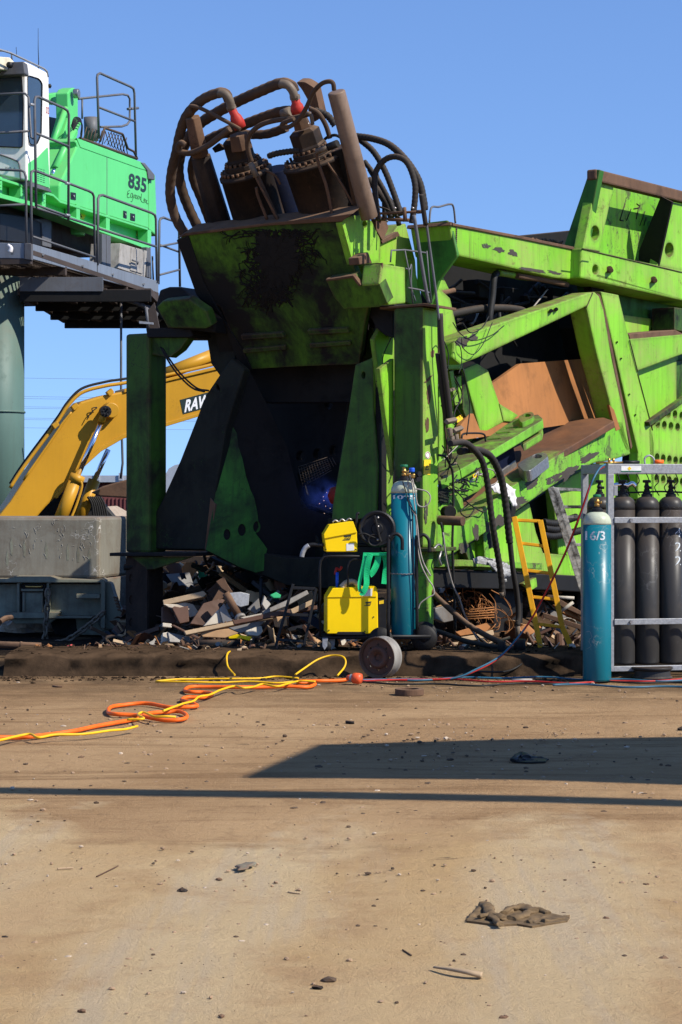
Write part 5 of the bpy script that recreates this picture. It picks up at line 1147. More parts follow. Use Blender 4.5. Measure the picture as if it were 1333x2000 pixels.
for y, lx in ((T.hit(0,1254).z, 845),):
    for dep in (.05, .55):
        m = MB(); c = W(lx-16, 1254, TD+dep); c.z = .19+.118
        m.lathe([(.03,-.035),(.085,-.035),(.09,-.03),(.118,-.03),(.118,.03),(.09,.03),(.085,.035),(.03,.035),(.03,-.035)], c, (0.15,1,0), 36)
        w_ = m.build('wheel', M['rubber'], tr)
        m = MB(); m.lathe([(.001,-.04),(.035,-.04),(.04,-.02),(.082,-.015),(.082,.015),(.001,.04)], c, (0.15,1,0), 24); m.build('wheel_hub', M['black'], w_)
m = MB(); c = W(744, 1252, TD-.03); c.z = .19+.11; m.lathe([(.03,-.03),(.11,-.03),(.112,0),(.11,.03),(.03,.03),(.03,-.03)], c, (0.1,1,0), 36); m.build('wheel', M['rubber'], tr)
for dx in (0, 14):
    m = MB(); m.plate([(630+dx,1246),(641+dx,1246),(640+dx,1262),(634+dx,1270),(630+dx,1262)], T.off(.02-dx*.01), .02); c_ = m.build('castor_fork', M['galv'], tr, .003)
    m = MB(); q = W(637+dx, 1262, TD+dx*.02); q.z = .19+.05; m.lathe([(.001,-.015),(.05,-.015),(.05,.015),(.001,.015)], q, (.3,1,0), 20); m.build('castor_wheel', M['rubber'], c_)
def ybox(name, label, front, slope, pl, dep, par_label_cat, logo, bolts):
    t_ = thing(name, label, par_label_cat, pl.hit(front[0][0], front[0][1]).xyz)
    m = MB(); m.plate(front, pl, dep); b_ = m.build('housing', M['wyellow'], t_, .008)
    for x, y in bolts:
        m = MB(); q = pl.hit(x, y); m.cyl(q, q+pl.n*.006, .006, n=8); m.build('screw', M['black'], b_)
    x, y, w = logo
    for pts in ([(x,y),(x+w,y-1.5),(x+w*.93,y+w*.12),(x-w*.06+1,y+w*.12+1)], [(x-w*.1,y+w*.52),(x+w*.83,y+w*.46),(x+w*.76,y+w*.6),(x-w*.18,y+w*.64)]):
        m = MB(); m.plate(pts, pl.off(.002), .0015); m.build('logo_bar', M['dkletter'], b_)
    letpx('logo_lettering', 'ESAB', (x+w*.1,y+w*.46), (x+w*.88,y+w*.42), w*.26, pl, M['dkletter'], b_, lean=1, lift=.004, bold=.02)
    return t_, b_
FP1 = Plane((.10,-.99,0), T.off(.02).hit(665,1050))
fd, fb = ybox('wire_feeder', 'small yellow wire feeder case with sloped top on the trolley shelf', [(633,1043),(644,1025),(690,1018),(698,1040),(699,1078),(637,1078)], None, FP1, .22, 'wire feeder', (672,1046,15), [(639,1047),(693,1036),(637,1073),(695,1073)])
pp('rating_plate', 'sticker_white', [(677,1062),(692,1061),(692,1075),(677,1076)], FP1.off(.003), .002, fb, 0)
pp('side_bevel', 'wyellow', [(633,1043),(644,1025),(690,1018),(698,1040),(660,1047),(634,1052)], FP1.off(.012), .012, fb, .003)
m = MB(); m.tpx([(650,1020),(655,1016),(662,1019),(668,1014),(675,1018),(682,1013),(688,1016)], FP1.off(-.1), 1.8, n=6); m.build('tie_chain', M['steel'], fb)
m = MB(); m.tpx([(696,1040),(697,1020),(698,1004),(702,1003)], FP1.off(-.05), 2.6); m.build('latch_lever', M['black'], fb)
# spool
rl = thing('wire_spool', 'round black wire spool cover mounted on the trolley behind the blue bottle', 'wire spool', T.off(-.05).hit(737,1070).xyz)
c = T.off(.02).hit(737, 1033); A = Vector((-.1,-.99,.05)); S = c.y/FPX
m = MB(); m.lathe([(.001,-.10),(33*S,-.10),(36*S,-.08),(36*S,0),(33*S,.012),(29*S,.006),(28*S,-.01),(12*S,-.012),(10*S,.005),(.001,.008)], c, A, 40, False); m.build('spool_disc', M['black'], rl)
m = MB(); m.bar(c+A*.02+Vector((-.02,0,.12)), c+A*.02+Vector((.03,0,-.11)), .06, .02); m.build('spool_arm', M['rubber'], rl, .006)
for z in (.02, -.1, .1):
    m = MB(); q = c+A*.03+Vector((.01,0,z)); m.lathe([(.001,0),(.012,0),(.012,.008),(.001,.01)], q, A, 12); m.build('spool_screw', M['steel'], rl)
m = MB(); ring = [(732+12*math.cos(a), 1055+11*math.sin(a)) for a in [k*.5 for k in range(16)]]; m.tpx([(700,1044),(712,1042),(724,1047)]+ring, T.off(.05), 1.7); m.build('coiled_lead', M['rubber'], rl)
FP2 = Plane((.08,-.99,0), T.off(.03).hit(690,1200))
wd, wb = ybox('welder', 'large yellow welding power source on the trolley base', [(639,1167),(650,1149),(735,1146),(738,1152),(739,1228),(730,1238),(639,1238)], None, FP2, .38, 'welder', (714,1176,12), [(643,1231),(730,1205),(713,1233),(732,1153)])
pp('side_bevel', 'wyellow', [(639,1167),(650,1149),(735,1146),(736,1166)], FP2.off(.008), .01, wb, .003)
pp('rating_plate', 'sticker_white', [(708,1155),(728,1149),(727,1164),(706,1164)], FP2.off(.011), .002, wb, 0)
pp('rear_panel', 'black', [(739,1172),(755,1170),(755,1230),(739,1226)], FP2.off(-.03), .3, wb, .004)
pp('rear_stripe', 'sticker_yellow', [(741,1174),(750,1172),(750,1179),(741,1180)], FP2.off(-.026), .004, wb, 0)
pp('base_strip', 'black', [(660,1234),(712,1234),(716,1240),(658,1240)], FP2.off(.004), .02, wb, .002)
m = MB(); m.tpx([(668,1148),(678,1138),(690,1136),(700,1143),(705,1149)], FP2.off(-.1), [7,4], n=10); tag(m.build('plastic_bag', flat('clear_plastic_film', (.45,.36,.25), .25)), 'crumpled clear plastic bag lying on the large yellow welder', 'bag')
m = MB(); m.tpx([(659,1149),(659,1118)], FP2.off(-.15), 3, n=12, smooth=False); m.build('small_can', M['blueknob']); tag(bpy.data.objects['small_can'], 'thin blue spray can standing behind the welder top', 'can')
m = MB(); m.tpx([(655,1122),(658,1110),(664,1113),(668,1106)], FP2.off(-.2), 2.5, n=8); tag(m.build('pliers', M['redhose']), 'red handled pliers hanging inside the trolley frame', 'pliers')
# green sling
def ribbon(mb, pts, pl, w, th=.004):
    P = spline([pl.hit(p[0],p[1])-Vector((0,p[2],0)) for p in pts], 5); n = len(P); vs = []
    for i, p in enumerate(P):
        t = (P[min(i+1,n-1)]-P[max(i-1,0)]).normalized(); s = t.cross(Vector((0,1,0))); s = (s if s.length > .1 else Vector((1,0,0))).normalized()
        a = .25*math.sin(i*.3); s = (s*math.cos(a)+Vector((0,-1,0))*math.sin(a)); nn = s.cross(t).normalized()
        ww = w/FPX*TD/2; vs += [p-s*ww, p+s*ww, p+s*ww+nn*th, p-s*ww+nn*th]
    mb.add(vs, [(i*4+k, i*4+(k+1)%4, (i+1)*4+(k+1)%4, (i+1)*4+k) for i in range(n-1) for k in range(4)]+[(0,1,2,3),((n-1)*4+3,(n-1)*4+2,(n-1)*4+1,(n-1)*4)], False)
m = MB()
ribbon(m, [(713,1082,.10),(711,1095,.11),(706,1120,.11),(702,1140,.11),(704,1155,.11)], T, 7)
ribbon(m, [(724,1080,.12),(719,1098,.125),(716,1120,.125),(716,1140,.125),(709,1156,.12),(704,1155,.11)], T, 11)
ribbon(m, [(738,1080,.08),(738,1094,.09),(733,1108,.10),(727,1118,.10),(722,1122,.10)], T, 12)
ribbon(m, [(750,1082,.05),(755,1100,.05),(753,1122,.05),(751,1140,.05)], T, 12)
m.box(tuple(T.off(.10).hit(710,1085)-Vector((0,0,.0))), tuple(T.off(-.02).hit(756,1079)))
tag(m.build('lifting_sling', M['strap']), 'bright green webbing sling draped over the top rail of the trolley', 'sling')
# ---- gas bottles
def make_bottle(name, label, cat, x, y, z, r, h, mat, shoulder_mat, valve_mat, shoulder=.06, knob='greenknob', group=None):
    t_ = thing(name, label, cat, (x, y, z), group)
    o = Vector((x, y, z)); m = MB(); hs = h-r*.86
    m.lathe([(.001,0),(r*.9,0),(r,.02),(r,hs-shoulder)], o, n=48); b_ = m.build('bottle_body', M[mat], t_)
    prof = [(r,hs-shoulder),(r,hs)]+[(r*.30+r*.70*math.cos(a), hs+r*.78*math.sin(a)) for a in [k*.157 for k in range(1,10)]]+[(r*.30,h-.005),(.001,h-.005)]
    m = MB(); m.lathe(prof, o, n=48); m.build('bottle_shoulder', M[shoulder_mat], t_)
    m = MB(); m.lathe([(r*.42,h-.02),(r*.42,h+.012),(r*.3,h+.02),(r*.3,h+.035),(.001,h+.035)], o, n=24, sm=False); m.build('neck_ring', M['black'], t_)
    m = MB(); m.lathe([(.001,h+.03),(.022,h+.03),(.026,h+.05),(.018,h+.06),(.024,h+.08),(.015,h+.1),(.015,h+.12),(.001,h+.12)], o, n=16, sm=False)
    m.cyl(o+Vector((0,0,h+.07)), o+Vector((.04,-.015,h+.07)), .012, n=12); v_ = m.build('valve', M[valve_mat], t_, .002)
    m = MB(); m.lathe([(.001,h+.115),(.034,h+.115),(.036,h+.125),(.034,h+.138),(.001,h+.14)], o, n=20, sm=False); m.build('valve_knob', M[knob], v_, .002)
    return t_
g1p = W(789.5, 1245, TD+.12); g1r = 25.3/FPX*(TD+.12)
zt_ = W(789, 937, TD+.12).z
b1_ = make_bottle('gas_bottle', 'teal blue gas bottle strapped upright on the welding trolley', 'gas bottle', g1p.x, TD+.12, g1p.z, g1r, zt_-g1p.z, 'teal', 'cap_cream', 'brass', .02)
BF = Plane((0,-1,0), (0, TD+.12-g1r, 0))
def curvetext(name, txt, cx, cy, wpx, hpx, o, r, mat, parent, vertical=False, **k):
    """stencil wrapped round a cylinder (axis at o, radius r)"""
    d = o[1]-r; a = W(cx-wpx/2, cy+hpx/2, d); b = W(cx+wpx/2, cy+hpx/2, d); c = W(cx-wpx/2, cy-hpx/2, d)
    ob = lettering(name, txt, a, b, c, (0,-1,0), mat, parent, lift=0, **k)
    org = ORG[parent.name]
    for v in ob.data.vertices:
        w = v.co+org; u = max(-.999, min(.999, (w.x-o[0])/r)); w.y = o[1]-math.sqrt(1-u*u)*(r+.0015); w.x = o[0]+u*(r+.0015); v.co = w-org
    return ob
curvetext('stencil_lettering', '1095', 790, 971, 42, 8, (g1p.x, TD+.12), g1r, M['scratchwhite'], b1_, bold=.03)
m = MB(); rr = g1r+.006; zc = W(789,1121,TD).z
for k in range(44):
    a = 2*math.pi*k/44; m.bar((g1p.x+rr*math.cos(a), TD+.12+rr*math.sin(a), zc+.004*(k%2)), (g1p.x+rr*math.cos(a+.17), TD+.12+rr*math.sin(a+.17), zc-.004*(k%2)), .009, .006)
tag(m.build('retaining_chain', M['steel']), 'thin steel chain looped round the teal bottle on the trolley', 'chain')
rg_ = thing('regulator', 'brass and blue regulator with two black gauges on the trolley bottle', 'regulator', (g1p.x+.06, TD+.05, zt_+.05))
for px, py, r, ax_, mt in ((805,918,5.5,(0,0,1),'blueknob'),(807,930,5.5,(0,0,1),'brass'),(818,926,5.5,(.5,-.86,0),'black'),(817,936,5.5,(.3,-.95,0),'black'),(798,926,4,(1,0,0),'brass')):
    m = MB(); q = W(px, py, TD); s_ = r/FPX*TD; m.lathe([(.001,-.018),(s_*.9,-.018),(s_,-.01),(s_,.014),(s_*.85,.02),(.001,.02)], q, ax_, 20, False)
    m.build({'blueknob':'pressure_knob','brass':'regulator_body','black':'gauge'}[mt], M[mt], rg_)
for i, pts in enumerate(([(797,926),(798,950),(803,990),(812,1010),(815,1060),(822,1100),(836,1130),(846,1145),(848,1160),(835,1168),(822,1178),(817,1190)], [(800,924),(806,950),(810,985),(816,1030),(820,1070),(828,1100),(842,1125)], [(806,935),(812,962),(816,985),(828,990),(838,983),(841,970),(834,960),(820,956),(812,955)])):
    m = MB(); m.tpx(pts, T.off(-.02+.03*i), 1.5, n=6); m.build('gauge_lead', M['wire'], rg_)
m = MB(); m.tpx([(787,940),(793,960),(800,985),(812,1003)], BF.off(.02), 1.3, n=6); m.build('gauge_lead', M['rubber'], rg_)
m = MB(); m.tpx([(806,1004),(806,1060),(808,1110),(812,1140),(815,1180),(818,1230)], BF.off(.01), 1.0, n=6); m.build('gauge_lead', M['rubber'], rg_)
# loose rim leaning at the kerb
rc = W(736, 1282, 17.42); rad = 40.5/FPX*17.42; rc.z = rad+.006; A = Vector((.52,.854,0))
rm = thing('wheel_rim', 'bare steel car wheel rim standing on edge against the kerb below the trolley', 'wheel rim', (rc.x, rc.y, 0))
m = MB(); r_ = rad
m.lathe([(r_,0),(r_*1.0,.010),(r_*.93,.016),(r_*.90,.035),(r_*.83,.05),(r_*.83,.08),(r_*.9,.10),(r_*.93,.115),(r_,.123),(r_,.132),(r_*.90,.13),(r_*.80,.085),(r_*.80,.05),(r_*.88,.025),(r_*.92,.010),(r_*.96,0),(r_,0)], rc, A, 56); m.build('rim_barrel', M['rimpaint'] if 'rimpaint' in M else paint('grey_rim_paint', (.30,.29,.26), dirt_amt=.4, dirt=(.16,.11,.08), seed=60, dust=.2), rm)
x_ = A.cross(Vector((0,0,1))).normalized(); y_ = A.cross(x_)
def circ(r, o, n=24, cx=0, cy=0): return [o+x_*(cx+r*math.cos(2*math.pi*k/n))+y_*(cy+r*math.sin(2*math.pi*k/n)) for k in range(n)]
dc = rc+A*.03
m = MB(); m.poly3(circ(r_*.87, dc, 40), -A, .012, [circ(.011, dc, 10, r_*.62*math.cos(k*math.pi/4), r_*.62*math.sin(k*math.pi/4)) for k in range(8)]); disc = m.build('rim_disc', M['scrapbrown'], rm)
m = MB(); m.lathe([(r_*.56,.028),(r_*.50,.004),(r_*.38,.0),(r_*.30,.014),(r_*.17,.018),(r_*.17,.03),(r_*.56,.035),(r_*.56,.028)], rc, A, 32); m.build('hub_dish', M['scrapbrown'], disc)
m = MB(); m.lathe([(r_*.86,.022),(r_*.93,.004),(r_*.985,-.003),(r_*1.0,.002),(r_*.95,.008),(r_*.86,.03),(r_*.86,.022)], rc, A, 56); m.build('rim_lip', M['rust'], disc)
# ---- second teal bottle and the rack of black ones
D2 = 17.12; g2 = W(1166.5, 1333, D2); r2 = 27.6/FPX*D2
zt2 = W(1166, 1000, D2).z
b2_ = make_bottle('gas_bottle', 'teal blue gas bottle with cream shoulder marked 16/3 standing in front of the rack', 'gas bottle', g2.x, D2, .012, r2, zt2, 'teal', 'cap_cream', 'brass', .015)
curvetext('stencil_lettering', '16/3', 1164, 1046, 37, 18, (g2.x, D2), r2, M['scratchwhite'], b2_, bold=.02)
cr = Vector((2.333, 17.4, 0)); RX = Vector((.98, .2, 0)); RYv = Vector((-.2, .98, 0))
rk = thing('bottle_rack', 'galvanised steel rack with flat straps holding black gas bottles', 'bottle rack', (cr.x+.5, cr.y+.3, 0))
CP = Plane((.2,-.98,0), cr)
def zpx(y, d=17.4): return EYE+(YH-y)/FPX*d
zb_, ztp = zpx(1312), zpx(906)
LW = 1.15; DPp = .75
def rbar(name, a, b, w, h, mat='galv', up=(0,0,1)): m = MB(); m.bar(a, b, w, h, up); return m.build(name, M[mat], rk, .004)
def rp_(u, v, z): return cr+RX*u+RYv*v+Vector((0,0,z))
for u, v in ((.028,.028),(.028,DPp-.028),(LW-.028,.028),(LW-.028,DPp-.028)):
    rbar('corner_post', rp_(u,v,zb_), rp_(u,v,ztp-.085), .056, .056, up=RX)
for v in (.028, DPp-.028):
    rbar('top_rail', rp_(0,v,ztp-.042), rp_(LW,v,ztp-.042), .056, .084); rbar('bottom_rail', rp_(.056,v,zb_+.022), rp_(LW,v,zb_+.022), .05, .045)
for u in (.028, LW-.028):
    rbar('top_rail', rp_(u,.056,ztp-.042), rp_(u,DPp-.056,ztp-.042), .054, .080); rbar('bottom_rail', rp_(u,.056,zb_+.022), rp_(u,DPp-.056,zb_+.022), .05, .045)
for y in (1016, 1215):
    z = zpx(y); rbar('strap_bar', rp_(.056,-.006,z), rp_(LW,-.006,z), .012, .052)
    m = MB(); q = rp_(.205,-.012,z); m.cyl(q, q+CP.n*.02, .016, n=6); m.build('strap_bolt', M['steel'], rk)
pp('hinge_plate', 'galv', [(1200,949),(1207,949),(1207,968),(1200,968)], CP.off(.004), .01, rk, .002)
pp('rack_label', 'sticker_white', [(1214,910),(1253,910),(1253,921),(1214,921)], CP.off(.003), .002, rk, 0)
pp('label_stripe', 'greenknob', [(1214,919.4),(1253,919.4),(1253,921),(1214,921)], CP.off(.005), .002, rk, 0)
pp('label_diamond', 'sticker_yellow', [(1230,911),(1234,915),(1230,919),(1226,915)], CP.off(.005), .002, rk, 0)
m = MB(); m.poly3([rp_(.06,.06,ztp-.10), rp_(LW,.06,ztp-.10), rp_(LW,DPp-.06,ztp-.10), rp_(.06,DPp-.06,ztp-.10)], (0,0,1), .004); m.build('rack_floor', M['galv'], rk) if 0 else None
m = MB(); m.tube([rp_(.02+.33, .03, ztp), rp_(.33+.02,.03,ztp+.05), rp_(.37+.02,.03,ztp+.075), rp_(.41+.02,.03,ztp+.05), rp_(.42+.02,.03,ztp)], .009, n=8); m.build('lifting_eye', M['galv'], rk)
m = MB(); m.tpx([(1196,948),(1215,946),(1226,948),(1235,944),(1242,950)], CP.off(-.18), 4.5, n=8); m.build('manifold', M['chrome'], rk)
m = MB(); m.tpx([(1196,958),(1225,962),(1290,960),(1340,962)], CP.off(-.2), 2, n=6); m.build('manifold_pipe', M['black'], rk)
for k in range(7):
    m = MB(); x = 1206+k*19; m.tpx([(x,925),(x+5,940),(x-3,952),(x+6,968)], CP.off(-.25), 1.1, n=5); m.build('pigtail_hose', M['rubber'], rk)
r3 = 24.6/FPX*17.6; proto = None; k = 0
ords = ['leftmost', 'second', 'third']
spots = [(.192+i*.226, .17, 'front') for i in range(3)]+[(.10+i*.226, .52, 'rear') for i in range(5)]
fl_lab = ['black gas bottle next to the front post at the left end of the rack', 'black gas bottle directly above the flat black disc, middle of the front row', 'black gas bottle numbered 422 in front at the photo edge',
          'rear black gas bottle glimpsed behind the teal bottle at the rack corner', 'rear black gas bottle seen between the first two front ones', 'rear black gas bottle seen between the middle and numbered ones', 'rear black gas bottle behind the numbered one', 'rear black gas bottle farthest right in the rack']
zb3 = zb_+.05; h3 = zpx(968)-zb3
for i, (u, v, row) in enumerate(spots):
    p = rp_(u, v, zb3)
    if proto is None:
        o = make_bottle('gas_bottle', fl_lab[0], 'gas bottle', p.x, p.y, p.z, r3, h3, 'bottle_black', 'bottle_black', 'black', .03, 'black', 'black gas bottles in the rack'); proto = o
    else:
        o = proto.copy(); COL.objects.link(o); o.location = p; o['label'] = fl_lab[i]; ORG[o.name] = p
        for c_ in proto.children:
            d_ = c_.copy(); COL.objects.link(d_); d_.parent = o
            for e_ in c_.children:
                f_ = e_.copy(); COL.objects.link(f_); f_.parent = d_
    if i == 2:
        b3 = o
p = rp_(*spots[2][:2], 0)
for s_, y in (('4',1040),('2',1068),('2',1095)): curvetext('stencil_lettering', s_, 1325, y, 12, 18, (p.x, p.y), r3, M['scratchwhite'], b3)
m = MB(); q = W(1285, 1331, 17.15); m.lathe([(.001,0),(.17,0),(.178,.01),(.16,.02),(.155,.07),(.165,.075),(.18,.085),(.18,.1),(.001,.1)], (q.x, 17.45, .005), n=40, sm=False)
tag(m.build('flanged_disc', M['bottle_black'], None, .003), 'flat black flanged disc lying under the middle of the bottle rack', 'disc')
to = thing('cutting_torch', 'brass cutting torch with orange grip lying along the top of the rack', 'torch', rp_(.3,.03,ztp).xyz)
m = MB(); m.tube([rp_(-.1,.03,ztp+.012), rp_(.15,.03,ztp+.014)], .009, n=8); m.cyl(rp_(.02,.03,ztp+.012), rp_(.02,.03,ztp+.05), .012, n=10); m.cyl(rp_(.06,.03,ztp+.012), rp_(.06,.03,ztp+.05), .012, n=10); m.build('torch_body', M['brass'], to)
m = MB(); m.tube([rp_(.15,.03,ztp+.016), rp_(.30,.03,ztp+.016)], .014, n=8); m.build('torch_handle', M['black'], to)
m = MB(); m.tube([rp_(.44,.03,ztp+.02), rp_(.52,.03,ztp+.02)], .018, n=8); m.build('torch_grip', M['orangecable'], to)
# twin hose from the torch down to the ground
for i, (mt, lab) in enumerate((('redhose', 'red gas hose swooping from the rack top down across the kerb to the ground'), ('tealhose', 'dark blue gas hose running down beside the red one from the rack top'))):
    pts = [W(1180,911,17.3), W(1168,920,17.15), W(1153,948,17.05), W(1135,1000,17.1), W(1105,1078,17.25), W(1070,1150,17.4), W(1040,1206,17.5), W(1010,1248,17.5), W(975,1285,17.4), W(930,1310,17.3)]
    m = MB(); m.tube([q+Vector((.012*i,.0,.018*i)) for q in pts]+[Vector((W(880,0,17.3).x+.01*i, 17.25, .02)), Vector((W(790,0,17.2).x, 17.2+.05*i, .015)), Vector((W(700,0,17.1).x, 17.1+.1*i, .012))], .0085, n=8)
    tag(m.build('gas_hose', M[mt]), lab, 'hose')
# ---- ladders
def ladder(name, label, rails, rungs, mat, pl, rw=2.6, dep=.05, feet=None):
    t_ = thing(name, label, 'ladder', pl.hit(*rails[0][-1]).xyz)
    for r_i in rails:
        m = MB()
        for a, b in zip(r_i[:-1], r_i[1:]):
            m.bar(pl.hit(*a), pl.hit(*b), rw/FPX*18.6*2, dep, up=pl.n)
        m.build('rail', M[mat], t_, .003)
    for a, b in rungs:
        m = MB(); m.bar(pl.hit(*a), pl.hit(*b), .028, .03, up=pl.n); m.build('rung', M[mat], t_, .003)
    return t_
YL = Plane((-.15,-.96,.20), W(1040,1268,18.62))
ladder('ladder', 'bright yellow ladder leaning against the green machine', [[(1005,1010),(1057,1268)], [(1056,1017),(1099,1226),(1120,1271)]],
       [((1018,1061),(1066,1067)), ((1030,1114),(1077,1120)), ((1042,1166),(1088,1171)), ((1052,1219),(1098,1225)), ((1012,1016),(1056,1018))], 'ladder_yellow', YL, 5.2, .06)
ladder('ladder', 'grimy white splattered trestle ladder between the yellow ladder and the rack', [[(1076,952),(1145,1172)], [(1085,956),(1152,1165)]], [((1080,955),(1140,957)), ((1096,990),(1150,990)), ((1108,1010),(1160,1010)), ((1120,1064),(1170,1064))], 'whitegrime', Plane((-.1,-.98,.1), W(1100,1160,18.9)), 6.5, .04)
ladder('ladder', 'black step ladder standing left of the welding trolley', [[(573,1141),(538,1266)], [(618,1150),(593,1268)]], [((572,1148),(616,1150)), ((558,1200),(606,1202)), ((544,1249),(596,1253))], 'black', Plane((0,-.97,.15), W(560,1268,18.75)), 2.6)
# rags on the machine
def cloth(name, label, pts, pl, mat, th=.03, seed=0, amp=.05, cat='rag'):
    """crumpled cloth: subdivided outline pushed about by noise"""
    bm = bmesh.new(); P = [pl.hit(*p) for p in pts]; vs = [bm.verts.new(p) for p in P]; bm.faces.new(vs)
    bmesh.ops.triangulate(bm, faces=bm.faces); bmesh.ops.subdivide_edges(bm, edges=bm.edges, cuts=5, use_grid_fill=True)
    for v in bm.verts:
        f = abs(noise.noise(v.co*14+Vector((seed,0,0))))+.5*abs(noise.noise(v.co*31)); v.co += pl.n*f*amp+Vector((noise.noise(v.co*20),0,noise.noise(v.co*20+Vector((5,5,5)))))*amp*.3
    me = bpy.data.meshes.new(name); bm.to_mesh(me); bm.free(); me.materials.append(M[mat])
    for p in me.polygons: p.use_smooth = True
    o = bpy.data.objects.new(name, me); COL.objects.link(o); sm = o.modifiers.new('thick', 'SOLIDIFY'); sm.thickness = .006
    return tag(o, label, cat)
cloth('rag', 'white rag slumped over the lower beam behind the hanging hoses', [(955,950),(965,945),(985,944),(1003,955),(1006,970),(1004,988),(998,990),(992,972),(975,964),(962,962)], SP.off(.03), 'ragwhite', seed=1, amp=.045)
M['checker'] = flat('black_white_woven_cloth', (.3,.3,.3), .9, 0, .95, 120)
cloth('rag', 'black and white patterned cloth hanging from the bottom flange', [(920,1092),(935,1086),(955,1093),(980,1097),(996,1105),(994,1120),(985,1135),(978,1144),(972,1110),(950,1103),(925,1100)], SP.off(.06), 'checker', seed=2, amp=.05)
